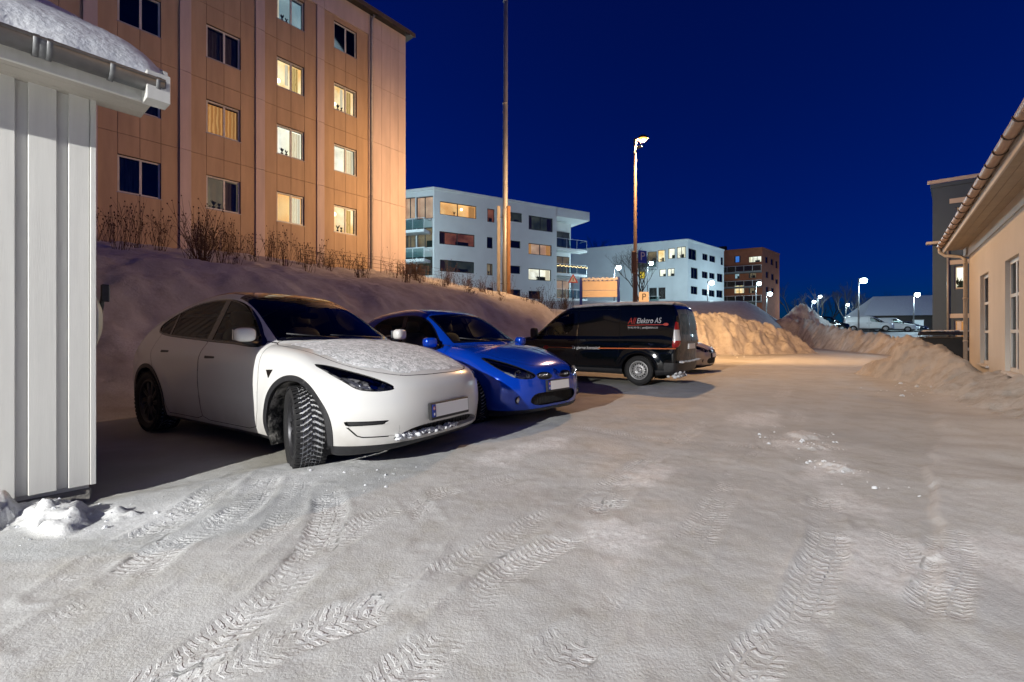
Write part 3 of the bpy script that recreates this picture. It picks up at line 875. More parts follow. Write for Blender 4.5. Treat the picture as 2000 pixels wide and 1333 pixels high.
def car_plate(root, x, y, z, w=0.50, h=0.11, yaw=0.0):
    M = Matrix.Translation((x, y, z)) @ Matrix.Rotation(yaw, 4, 'Z') @ Matrix.Rotation(math.radians(-4), 4, 'Y')
    hb = MB(); hb.bevbox(-0.03, 0.008, -w/2-0.012, w/2+0.012, -h/2-0.024, h/2+0.012, 0.004, M)
    ho = hb.build('plate_holder', MATS['black_plastic'], root)
    p = MB(); p.bevbox(0.008, 0.0125, -w/2+0.046, w/2, -h/2, h/2, 0.0015, M); p.build('number_plate', MATS['plate_white'], ho)
    p = MB(); p.bevbox(0.008, 0.0125, -w/2, -w/2+0.044, -h/2, h/2, 0.0015, M); p.build('country_strip', MATS['plate_blue'], ho)
    p = MB(); p.bevbox(0.0125, 0.0135, -w/2+0.010, -w/2+0.034, 0.008, 0.036, 0.0004, M); p.build('flag_mark', MATS['plate_red'], ho)
    p = MB(); p.bevbox(0.0135, 0.0142, -w/2+0.017, -w/2+0.021, 0.008, 0.036, 0.0002, M); p.bevbox(0.0135, 0.0142, -w/2+0.010, -w/2+0.034, 0.020, 0.024, 0.0002, M)
    p.build('flag_cross', MATS['plate_white'], ho)
    p = MB(); p.bevbox(0.0125, 0.0135, -w/2+0.014, -w/2+0.030, -0.040, -0.018, 0.0004, M); p.build('country_letter', MATS['plate_white'], ho)
    return ho
mat('roof_glass', (0.02, 0.014, 0.010), 0.12, coat=1.0, spec=0.8)
mat('arch_dirt', (0.02, 0.02, 0.02), 0.95, color2=(0.42, 0.40, 0.36), vscale=5, thresh=(0.50, 0.66), bump=0.02, bscale=25)
def on_side(F, x, z, s, y0=1.0):
    """points of the body skin on side s for given x, z"""
    x = np.asarray(x, float); z = np.asarray(z, float)
    lo = np.full(x.shape, 0.3); hi = np.full(x.shape, 1.2)
    for _ in range(22):
        m = (lo+hi)/2; f = F(np.stack([x, m, z], -1)); ins = f < 0
        lo = np.where(ins, m, lo); hi = np.where(ins, hi, m)
    return np.stack([x, s*(lo+hi)/2, z], -1)

def side_decal(name, F, me, x0, z0, s, m, parent, off=0.0025, sq=1.0):
    """lays a flat mesh (xy) against the body side, reading the right way round from outside"""
    v = np.zeros(len(me.vertices)*3); me.vertices.foreach_get('co', v); v = v.reshape(-1, 3)
    sx = -1.0 if s > 0 else 1.0
    p = on_side(F, x0 + sx*sq*v[:, 0], z0 + v[:, 1], s)
    p[:, 1] += s*(off + np.clip(v[:, 2], 0, 0.002))
    me.vertices.foreach_set('co', p.ravel()); me.update()
    return link_mesh(name, me, m, parent)

def strip_mesh(pts, w, n=40):
    """flat ribbon in xy along points"""
    p = spline(pts, max(2, n//max(1, len(pts)-1))); t = np.gradient(p, axis=0); t /= np.linalg.norm(t, axis=1, keepdims=True)
    nr = np.stack([-t[:,1], t[:,0]], 1)*w/2
    V = np.concatenate([p+nr, p-nr]); k = len(p)
    return np_mesh('ribbon', np.c_[V, np.zeros(len(V))], [(i, i+1, k+i+1, k+i) for i in range(k-1)], False)

def disc_mesh(rx, ry, n=20):
    V = [(rx*math.cos(2*math.pi*i/n), ry*math.sin(2*math.pi*i/n), 0) for i in range(n)] + [(0,0,0)]
    return np_mesh('disc', V, [(i, (i+1) % n, n) for i in range(n)], False)

def build_hatch(loc, rz, paint_name='paint_blue', label='blue three door hatchback parked between the white car and the black van', detail=True, h=0.024):
    A = [(0.72,0.19),(0.785,0.30),(0.805,0.44),(0.797,0.57),(0.770,0.662),(0.69,0.738),(0.50,0.828),(0.22,0.912),(-0.10,0.982),(-0.40,1.01),
         (-1.2,0.985),(-2.2,1.02),(-2.8,1.03),(-3.08,0.98),(-3.17,0.80),(-3.19,0.60),(-3.15,0.38),(-3.02,0.24),(-2.6,0.20),(-1.3,0.18),(0.3,0.18)]
    B = [(-0.20,0.92),(-0.28,1.01),(-0.55,1.17),(-0.88,1.355),(-1.15,1.47),(-1.5,1.535),(-1.95,1.533),(-2.4,1.49),(-2.75,1.41),(-2.92,1.27),(-3.05,1.05),(-3.0,0.9),(-1.5,0.85)]
    F = CarField(A, B,
        wplan=[(-4.6,0.70),(-3.2,0.76),(-2.8,0.83),(-2.4,0.865),(-1.6,0.86),(-0.7,0.86),(0.0,0.865),(0.4,0.845),(0.8,0.80),(1.4,0.7)],
        sec=[(-0.3,-0.10),(0.18,-0.07),(0.28,-0.03),(0.42,-0.012),(0.60,0.0),(0.74,-0.002),(0.84,-0.02),(0.92,-0.05),(1.0,-0.10),(1.1,-0.18),(2.2,-0.9)],
        wtop=[(-0.3,0.92),(0.85,0.83),(0.98,0.785),(1.12,0.72),(1.26,0.65),(1.42,0.585),(1.55,0.52),(2.2,0.3)],
        wheels=[(0.0,0.315,0.41),(-2.585,0.315,0.41)], front=(0.07,0.26,-0.2,0.5), rear=(0.05,0.30,-2.6,-3.1), hw=0.87,
        crownA=0.06, crownB=0.05, bf=0.36, br=0.18, xm=-1.8, kA=0.09, kB=0.10, kAB=0.06, flare=0.020)
    S = surface(F, (-3.3,-1.0,0.1), (0.95,1.0,1.6), h)
    root = empty('parked_car', loc, rz); tag(root, label, 'car')
    P = MATS[paint_name]; seams = []
    S = wheel_arches(S, (0.0,-2.585), 0.315, 0.36, 0.46)
    dlo = [(-0.52,0.965),(-0.66,1.065),(-0.90,1.24),(-1.12,1.36),(-1.4,1.425),(-1.9,1.425),(-2.25,1.375),(-2.46,1.26),(-2.52,1.13),(-2.42,1.08),(-1.9,1.03),(-1.2,0.985)]
    fd = lambda V, N: np.maximum(poly2(V, 0, 2, dlo), 0.40-ayf(V))
    win, S = cut(S, lambda V, N: fd(V, N)+0.014); trim, S = cut(S, fd)
    solid('window_trim', trim, MATS['black_gloss'], root, 0.002, 0.012)
    pil, win = cut(win, lambda V, N: np.abs(V[:,0]+1.58+0.15*(V[:,2]-1.0))-0.05)
    solid('window_pillar', pil, MATS['black_gloss'], root, 0.001, 0.012)
    for s in (-1, 1):
        w = half(win, s)
        w1, w = cut(w, lambda V, N: -V[:,0]-1.58-0.15*(V[:,2]-1.0)); skin('front_side_window', w1, MATS['car_glass'], root, -0.002)
        skin('rear_side_window', w, MATS['car_glass'], root, -0.002)
    wsf = lambda V, N: np.maximum.reduce([ayf(V)-(0.655-(V[:,2]-0.98)*0.26), 1.035-0.03*ayf(V)**2-V[:,2], -1.12-0.12*ayf(V)**2-V[:,0]])
    wsall, S = cut(S, wsf)
    ws, blk = cut(wsall, lambda V, N: np.maximum(wsf(V, N)+0.022, 1.055-V[:,2]))
    solid('windscreen_border', blk, MATS['black_gloss'], root, 0.0, 0.008); skin('windscreen', ws, MATS['car_glass'], root, -0.002)
    rw, S = cut(S, lambda V, N: np.maximum.reduce([ayf(V)-(0.56-(V[:,2]-1.05)*0.3), 1.10-V[:,2], V[:,2]-1.33, V[:,0]+2.72]))
    skin('rear_window', rw, MATS['car_glass'], root, -0.002)
    # headlamps
    hl = spline([(0.770,0.842),(0.70,0.842),(0.60,0.795),(0.48,0.715),(0.375,0.642),(0.42,0.612),(0.55,0.606),(0.66,0.632),(0.725,0.69),(0.762,0.77)], 3, True)
    hf = lambda V, N: np.maximum(polysdf(ayf(V), V[:,2], hl), 0.0-V[:,0])
    hh_, S, g = gap_cut(S, hf, 0.004); seams.append(g)
    for s in (-1, 1):
        hh = half(hh_, s); lens = skin('headlight', hh, MATS['lamp_glass'], root, 0.0)
        skin('lamp_housing', push(hh, -0.03), MATS['lamp_reflector'], lens)
        mb = MB()
        for (yy, zz, rr) in ((0.60,0.672,0.046),(0.49,0.638,0.034)):
            d = np.abs(ayf(hh[0])-yy) + np.abs(hh[0][:,2]-zz); i = d.argmin(); p = Vector(hh[0][i]-hh[2][i]*0.028)
            M = frame(p, (0, 1, 0), (0.95, 0, 0.1) if True else tuple(hh[2][i]))
            mb.lathe([(rr*1.25,0.03),(rr*1.1,0.012),(rr*0.8,0.002),(rr*0.45,0.004),(rr*0.3,0.02),(0,0.026)], 20, M)
        mb.build('reflector', MATS['lamp_silver'], lens)
        ind, _ = cut(hh, lambda V, N: np.maximum(0.70-ayf(V)*0-V[:,2], -9.0))
        skin('indicator_reflector', push(ind, -0.022), MATS['lamp_silver'], lens)
    # upper grille wings either side of the badge, lower intake
    gw = spline([(0.075,0.615),(0.13,0.662),(0.30,0.668),(0.362,0.640),(0.33,0.596),(0.15,0.582)], 3, True)
    gg, S = cut(S, lambda V, N: np.maximum(polysdf(ayf(V), V[:,2], gw), 0.3-V[:,0]))
    for s in (-1, 1):
        gs = skin('upper_grille', push(half(gg, s), -0.035), MATS['black_plastic'], root)
        if detail:
            mb = MB()
            for k in range(9):
                yy = s*(0.115 + k*0.025); xx = 0.775-0.1*(yy/0.87)**2
                mb.tube([(xx-0.02, yy, 0.588), (xx-0.03, yy+s*0.012, 0.662)], 0.004, 5)
            mb.build('grille_bars', MATS['lamp_silver'], gs)
    ik = spline([(-0.47,0.33),(-0.42,0.405),(-0.2,0.425),(0.2,0.425),(0.42,0.405),(0.47,0.33),(0.38,0.275),(0,0.262),(-0.38,0.275)], 3, True)
    it, S = cut(S, lambda V, N: np.maximum(polysdf(V[:,1], V[:,2], ik), 0.3-V[:,0]))
    ai = skin('air_intake', push(it, -0.06), MATS['black_plastic'], root)
    mb = MB()
    for k in range(-15, 16):
        yy = k*0.029; mb.box(0.748-0.12*yy*yy, 0.758-0.12*yy*yy, yy-0.004, yy+0.004, 0.275, 0.415)
    for zz in (0.31, 0.345, 0.38): mb.box(0.725, 0.735, -0.42, 0.42, zz-0.003, zz+0.003)
    mb.build('intake_grille', MATS['black_plastic'], ai)
    for s in (-1, 1):
        d = np.abs(S[0][:,1]-s*0.63) + np.abs(S[0][:,2]-0.345) + 5*(S[0][:,0] < 0.2); i = d.argmin()
        M = frame(Vector(S[0][i]) - Vector(S[2][i])*0.012, (0,1,0), tuple(S[2][i])); mb = MB()
        mb.lathe([(0.050,0.0),(0.050,0.018),(0.042,0.016),(0.038,0.004),(0.0,0.002)], 24, M); fo = mb.build('fog_lamp', MATS['black_plastic'], root)
        mb = MB(); mb.lathe([(0.036,0.006),(0.028,0.013),(0.0,0.018)], 20, M); mb.build('fog_lens', MATS['lamp_silver'], fo)
    low, S = cut(S, lambda V, N: V[:,2]-0.225)
    skin('lower_lip', low, MATS['black_plastic'], root, 0.004)
    arch_liner(root, (0.0,-2.585), 0.315, 0.36, 0.45, 0.84, MATS['under_black'])
    hood = spline([(0.70,0.0),(0.675,0.20),(0.60,0.38),(0.42,0.53),(0.15,0.62),(-0.25,0.685),(-0.42,0.66),(-0.32,0.4),(-0.29,0.0),(-0.32,-0.4),(-0.42,-0.66),(-0.25,-0.685),(0.15,-0.62),(0.42,-0.53),(0.60,-0.38),(0.675,-0.20)], 4, True)
    hd, S, g = gap_cut(S, lambda V, N: np.maximum(polysdf(V[:,0], V[:,1], hood), 0.68-V[:,2]), 0.003); seams.append(g)
    skin('bonnet', hd, P, root)
    dr_ = [(-0.44,0.95),(-0.43,0.70),(-0.46,0.40),(-0.52,0.28),(-1.52,0.26),(-1.62,0.30),(-1.645,0.5),(-1.65,0.9),(-1.65,1.10),(-0.8,1.04),(-0.45,0.99)]
    dr, S, g = gap_cut(S, lambda V, N: np.maximum.reduce([polysdf(V[:,0], V[:,2], dr_), 0.5-ayf(V), -poly2(V, 0, 2, dlo)]), 0.003); seams.append(g)
    for s in (-1, 1):
        do = skin('door', half(dr, s), P, root)
        mb = MB(); p = on_side(F, [-1.45], [0.87], s)[0]; sell(mb, (-1.45, p[1]+s*0.012, 0.87), (0.09,0.02,0.018), 0.6, None, 12, 8); mb.build('handle', P, do)
    skin('body', S, P, root)
    skin('shut_line', push(join(*seams), -0.012), MATS['under_black'], root)
    V, T, N = cut(S, lambda V, N: 0.55-V[:,2])[0]
    skin('cabin_lining', (V - N*0.03, T[:, ::-1], -N), MATS['interior_black'], root)
    un = MB(); un.bevbox(-3.0,0.62,-0.5,0.5,0.19,0.40,0.03); un.bevbox(-2.2,-0.42,-0.77,0.77,0.19,0.4,0.02); un.build('underbody', MATS['under_black'], root)
    for s in (-1, 1):
        mb = MB(); M = Matrix.Translation((-0.62, s*0.93, 1.035)) @ Matrix.Rotation(s*0.16, 4, 'Z')
        sell(mb, (0,0,0), (0.075,0.095,0.068), 0.6, M); mo = mb.build('mirror', P, root)
        a = MB(); a.tube([(-0.62, s*0.76, 0.97), (-0.62, s*0.88, 1.0)], [0.04,0.03], 8); a.build('mirror_arm', MATS['black_plastic'], mo)
    car_plate(root, 0.828, 0.0, 0.505, w=0.44)
    if detail:
        # maker's lozenge emblem on the nose
        d = np.abs(hd[0][:,1]) + np.abs(hd[0][:,0]-0.685); i = d.argmin()
        em = MB(); M = Matrix.Translation((0.772, 0, 0.662)) @ Matrix.Rotation(math.radians(58), 4, 'Y')
        o = [(-0.055,0),(0,0.040),(0.055,0),(0,-0.040)]; q = [(-0.028,0),(0,0.019),(0.028,0),(0,-0.019)]
        for i in range(4):
            j = (i+1) % 4; em.prism([o[i], o[j], q[j], q[i]], 0, 0.012, M)
        em.build('emblem', MATS['chrome'], root)
    w = MB()
    for (p0, p1) in (((-0.34,0.42,1.05),(-0.42,-0.14,1.085)), ((-0.34,-0.08,1.05),(-0.50,-0.52,1.095))): w.tube([p0, p1], 0.009, 6)
    w.build('wiper', MATS['black_plastic'], root)
    for yy in (-0.35, 0.35): seat(root, -1.35, yy, 0.55, MATS['interior_light'] if detail else MATS['seat_black'])
    seat(root, -2.1, 0.0, 0.58, MATS['seat_black'], w=0.58, back=0.5)
    d = MB(); sell(d, (-0.62,0,0.86), (0.28,0.64,0.09), 0.4); d.build('dashboard', MATS['interior_black'], root)
    steering_wheel(root, -0.95, 0.35, 0.92, MATS['interior_black'])
    put_wheels(root, (0.0,-2.585), 0.745, wheel_meshes(0.315, 0.21, 0.22, 'turbine'), steer=math.radians(-6), R=0.315)
    return root

def build_van(loc, rz, h=0.028):
    WB_ = -3.06
    A = [(0.78,0.22),(0.855,0.33),(0.875,0.50),(0.862,0.68),(0.82,0.82),(0.72,0.915),(0.45,0.995),(0.15,1.055),(-0.2,1.09),(-1.0,1.08),(-2.5,1.08),
         (-3.7,1.08),(-3.94,1.0),(-3.955,0.7),(-3.95,0.45),(-3.90,0.33),(-3.6,0.27),(-1.5,0.25),(0.3,0.22)]
    B = [(0.12,0.98),(0.02,1.075),(-0.22,1.245),(-0.50,1.455),(-0.76,1.640),(-1.02,1.765),(-1.35,1.815),(-2.0,1.835),(-3.0,1.83),(-3.6,1.815),(-3.80,1.77),(-3.89,1.60),(-3.94,1.2),(-3.93,0.9),(-2.0,0.85)]
    F = CarField(A, B,
        wplan=[(-4.6,0.86),(-3.95,0.88),(-3.5,0.905),(-2.5,0.91),(-1.0,0.91),(0.0,0.90),(0.5,0.87),(0.9,0.83),(1.4,0.8)],
        sec=[(-0.3,-0.06),(0.2,-0.05),(0.3,-0.02),(0.5,0.0),(0.75,0.004),(0.86,-0.012),(0.95,-0.008),(1.05,-0.015),(1.15,-0.03),(1.3,-0.1),(2.2,-0.9)],
        wtop=[(-0.3,0.95),(0.9,0.905),(1.1,0.885),(1.3,0.86),(1.5,0.825),(1.7,0.785),(1.8,0.76),(2.2,0.65)],
        wheels=[(0.0,0.325,0.41),(WB_,0.325,0.42)], front=(0.10,0.32,-0.1,0.5), rear=(0.03,0.08,-3.4,-3.9), hw=0.90,
        crownA=0.04, crownB=0.04, bf=0.40, br=0.05, xm=-1.7, kA=0.08, kB=0.09, kAB=0.05, flare=0.026)
    S = surface(F, (-4.1,-1.05,0.12), (1.0,1.05,1.95), h)
    root = empty('parked_van', loc, rz)
    tag(root, 'black delivery van with snow on its roof, orange side stripe and electrician lettering', 'van')
    P = MATS['paint_black']; seams = []
    S = wheel_arches(S, (0.0,WB_), 0.325, 0.375, 0.5)
    dlo = [(-0.36,1.09),(-0.56,1.25),(-0.84,1.475),(-1.02,1.60),(-1.14,1.635),(-1.38,1.645),(-1.44,1.62),(-1.45,1.52),(-1.43,1.28),(-1.37,1.19),(-1.25,1.14),(-0.9,1.10)]
    fd = lambda V, N: np.maximum(polysdf(V[:,0], V[:,2], spline(dlo, 3, True)), 0.4-ayf(V))
    win, S = cut(S, fd)
    pil, win = cut(win, lambda V, N: np.abs(V[:,0]+0.70)-0.014)
    solid('window_pillar', pil, MATS['black_gloss'], root, 0.0, 0.012)
    for s in (-1, 1): skin('door_window', half(win, s), MATS['car_glass'], root, -0.002)
    wsf = lambda V, N: np.maximum.reduce([ayf(V)-(0.80-(V[:,2]-1.10)*0.20), 1.115-0.05*ayf(V)**2-V[:,2], -0.98-0.2*ayf(V)**2-V[:,0]])
    ws, S = cut(S, wsf); skin('windscreen', ws, MATS['car_glass'], root, -0.002)
    # rear: two doors with windows, tall lamps, bumper
    rf = lambda V: -3.70 - V[:,0]
    for s in (-1, 1):
        tl = [(s*0.93,0.82),(s*0.83,0.86),(s*0.775,0.95),(s*0.775,1.20),(s*0.80,1.38),(s*0.88,1.42),(s*0.95,1.40),(s*0.99,1.0)]
        t, S = cut(S, lambda V, N: np.maximum.reduce([polysdf(V[:,1], V[:,2], tl), V[:,0]+3.80+0.10*(V[:,2]-0.95)]))
        lo_, t2 = cut(t, lambda V, N: V[:,2]-0.99); mid, up = cut(t2, lambda V, N: V[:,2]-1.22)
        lt = solid('tail_light', up, MATS['lamp_red'], root, 0.008, 0.02)
        solid('reversing_lens', mid, MATS['lamp_white'], lt, 0.008, 0.02); solid('lower_lens', lo_, MATS['lamp_red'], lt, 0.008, 0.02)
        dp = [(s*0.012,0.52),(s*0.74,0.52),(s*0.74,1.0),(s*0.72,1.66),(s*0.012,1.70)]
        d, S, g = gap_cut(S, lambda V, N: np.maximum(polysdf(V[:,1], V[:,2], dp), V[:,0]+3.75), 0.004); seams.append(g)
        wp = [(s*0.10,1.12),(s*0.64,1.12),(s*0.61,1.56),(s*0.10,1.58)]
        w, d = cut(d, lambda V, N: polysdf(V[:,1], V[:,2], wp))
        do = skin('rear_door', d, MATS['road_dust'], root); skin('rear_door_window', w, MATS['dusty_glass'], do, -0.002)
    bp, S = cut(S, lambda V, N: np.maximum(V[:,2]-0.515, V[:,0]+3.62))
    skin('rear_bumper', bp, MATS['black_plastic'], root, 0.018)
    mb = MB(); mb.bevbox(-3.99,-3.95,-0.27,0.27,0.80,0.92,0.004); mb.build('rear_number_plate', MATS['plate_white'], root)
    rn = random.Random(9); mb = MB()
    for k in range(150):
        a = 0.008+0.018*rn.random(); yy = -0.85+1.7*rn.random()**0.8; sell(mb, (-3.965+rn.uniform(-0.025,0.02), yy, 0.520+rn.uniform(0,0.03)*(0.4+0.6*abs(yy))), (a*1.4,a*1.8,a*0.8), 0.9, None, 7, 4)
    for k in range(90):
        a = 0.012+0.024*rn.random(); sell(mb, (-3.75+rn.uniform(-0.15,0.1), rn.uniform(0.2,0.8), 0.27+rn.uniform(-0.08,0.05)), (a*1.4,a*1.4,a), 0.8, None, 8, 5)
    mb.build('frozen_slush', MATS['snow_cake'], root)['kind'] = 'stuff'
    arch_liner(root, (0.0,WB_), 0.325, 0.375, 0.48, 0.86, MATS['under_black'])
    # doors
    fdp = [(-0.30,1.05),(-0.42,0.80),(-0.46,0.50),(-0.55,0.36),(-1.45,0.36),(-1.53,0.42),(-1.55,1.0),(-1.55,1.70),(-1.0,1.70),(-0.5,1.3)]
    d, S, g = gap_cut(S, lambda V, N: np.maximum.reduce([polysdf(V[:,0], V[:,2], fdp), 0.5-ayf(V)]), 0.004); seams.append(g)
    for s in (-1, 1):
        do = skin('front_door', half(d, s), P, root)
        p = on_side(F, [-1.40], [0.98], s)[0]; mb = MB(); sell(mb, (-1.40, p[1]+s*0.014, 0.98), (0.09,0.02,0.018), 0.6, None, 12, 8); mb.build('handle', MATS['black_plastic'], do)
    sdp = [(-1.57,0.38),(-1.57,1.70),(-2.60,1.70),(-2.62,0.9),(-2.58,0.55),(-2.50,0.38)]
    d, S, g = gap_cut(S, lambda V, N: np.maximum.reduce([polysdf(V[:,0], V[:,2], sdp), 0.5-ayf(V)]), 0.004); seams.append(g)
    for s in (-1, 1):
        do = skin('sliding_door', half(d, s), P, root)
        p = on_side(F, [-1.72], [0.98], s)[0]; mb = MB(); sell(mb, (-1.72, p[1]+s*0.014, 0.98), (0.09,0.02,0.018), 0.6, None, 12, 8); mb.build('handle', MATS['black_plastic'], do)
    low, S = cut(S, lambda V, N: np.maximum(V[:,2]-0.345, 0.5-ayf(V)))
    skin('side_sill', low, MATS['black_plastic'], root, 0.006)
    body = skin('body', S, P, root)
    skin('shut_line', push(join(*seams), -0.012), MATS['under_black'], root)
    V, T, N = cut(S, lambda V, N: np.maximum(0.6-V[:,2], -1.7-V[:,0]))[0]
    skin('cabin_lining', (V - N*0.03, T[:, ::-1], -N), MATS['interior_black'], root)
    bk = MB(); bk.box(-1.62,-1.58,-0.84,0.84,0.4,1.42); bk.build('bulkhead', MATS['interior_light'], root)
    un = MB(); un.bevbox(-3.8,0.7,-0.5,0.5,0.22,0.45,0.03); un.bevbox(-2.6,-0.45,-0.84,0.84,0.24,0.5,0.02); un.build('underbody', MATS['under_black'], root)
    # snow lying on the roof
    top, _ = cut(S, lambda V, N: np.maximum(1.775 + 0.02*vnoise(V[:,0]*4, V[:,1]*4, 2) - V[:,2], V[:,0]+1.18+0.12*vnoise(V[:,0]*3, V[:,1]*5, 4)))
    e = np.clip((1.83-np.abs(top[0][:,1])*0.06 - 1.70)/0.1, 0, 1)*(0.035 + 0.022*vnoise(top[0][:,0]*2.5, top[0][:,1]*3, 6, 4))
    edge = smoothstep(0.80, 0.62, ayf(top[0]))*smoothstep(-3.86,-3.70,top[0][:,0])
    V2 = top[0].copy(); V2[:,2] += 0.012 + np.abs(e)*(0.35+0.65*edge)
    solid('roof_snow', (V2, top[1], top[2]), MATS['snow_cake'], root, 0.0, 0.03)
    an = MB(); an.tube([(-1.10,0.0,1.78),(-1.20,0.0,1.92)], [0.012,0.004], 6); sell(an, (-1.08,0,1.79), (0.04,0.03,0.03), 0.7, None, 10, 6); an.build('aerial', MATS['black_plastic'], root)
    for s in (-1, 1):
        mb = MB(); M = Matrix.Translation((-0.42, s*1.02, 1.16)); sell(mb, (0,0,0), (0.075,0.10,0.125), 0.5, M); mo = mb.build('mirror', MATS['black_plastic'], root)
        a = MB(); a.tube([(-0.42, s*0.86, 1.10), (-0.42, s*0.98, 1.12)], [0.04,0.03], 8); a.build('mirror_arm', MATS['black_plastic'], mo)
    # moulded rub strip and swage lines along the side
    for s in (-1, 1):
        st = side_decal('stripe', F, strip_mesh([(-0.75 if s < 0 else 0.75, 0), (-1.45 if s < 0 else 1.45, 0)], 0.022), 0.0, 0.80, s, MATS['decal_orange'], root)
    s = 1
    side_decal('stripe', F, strip_mesh([(2.10, 0), (3.0, 0.01), (3.86, 0.02)], 0.022, 60), 0.0, 0.80, s, MATS['decal_orange'], root)
    side_decal('plug_mark', F, disc_mesh(0.075, 0.045), -0.70, 0.80, s, MATS['decal_red'], root)
    side_decal('slogan_lettering', F, text_mesh('Ta gjerne kontakt!', 0.098, 0.0, 0.12), -1.78, 0.805, s, MATS['decal_white'], root)
    side_decal('name_lettering', F, text_mesh('All', 0.20, 0.0, 0.25, 'LEFT'), -2.80, 1.42, s, MATS['decal_red'], root, sq=0.78)
    side_decal('name_lettering', F, text_mesh('Elektro AS', 0.168, 0.0, 0.2, 'LEFT'), -3.00, 1.42, s, MATS['decal_white'], root, sq=0.74)
    side_decal('name_underline', F, strip_mesh([(0.0,0.0),(0.4,0.012),(0.8,0.012)], 0.014), -2.80, 1.322, s, MATS['decal_red'], root)
    side_decal('plug_mark', F, disc_mesh(0.055, 0.032), -3.65, 1.338, s, MATS['decal_red'], root)
    side_decal('contact_lettering', F, text_mesh('Tlf. 913 90 476  |  post@allelektro.no', 0.062, 0.0, 0.0, 'LEFT'), -2.80, 1.272, s, MATS['decal_white'], root, sq=0.72)
    for yy in (-0.38, 0.38): seat(root, -1.20, yy, 0.72, MATS['seat_black'])
    d = MB(); sell(d, (-0.35,0,1.0), (0.32,0.74,0.10), 0.4); d.build('dashboard', MATS['interior_black'], root)
    steering_wheel(root, -0.72, 0.38, 1.06, MATS['interior_black'])
    put_wheels(root, (0.0,WB_), 0.80, wheel_meshes(0.325, 0.21, 0.205, 'steel'), R=0.325)
    return root
mat('road_dust', (0.016, 0.014, 0.013), 0.55, color2=(0.17, 0.135, 0.11), vscale=5, thresh=(0.3, 0.62), detail=7, coat=0.1)
mat('dusty_glass', (0.02, 0.019, 0.018), 0.55, spec=0.2, color2=(0.11, 0.09, 0.075), vscale=6, thresh=(0.42, 0.7), detail=7)
mat('decal_orange', (0.62, 0.14, 0.03), 0.45)
mat('decal_red', (0.55, 0.035, 0.015), 0.45)
mat('decal_white', (0.72, 0.72, 0.72), 0.45)
# ------------------------------------------------------------------ ground, snow banks, heaps
B0 = np.array([-5.62, 23.8])           # right hand corner of the tall block at ground level
def sp_of(x, y):
    return (x-B0[0])*D2[0] + (y-B0[1])*D2[1], (x-B0[0])*N2[0] + (y-B0[1])*N2[1]
def xy_of(s, p):
    return B0[0] + s*D2[0] + p*N2[0], B0[1] + s*D2[1] + p*N2[1]

def far_rise(x, y):
    q = x/np.maximum(y, 1.0)
    left = 1 - smoothstep(0.50, 0.66, q)
    z = 4.4*smoothstep(27, 46, y)*left + 0.8*smoothstep(50, 80, y)*left
    z += 1.3*smoothstep(36, 56, y)*(1-left)
    s, p = sp_of(x, y)
    z = np.maximum(z, 4.0*smoothstep(2.0, -1.0, p)*smoothstep(14, 6, s))
    return z

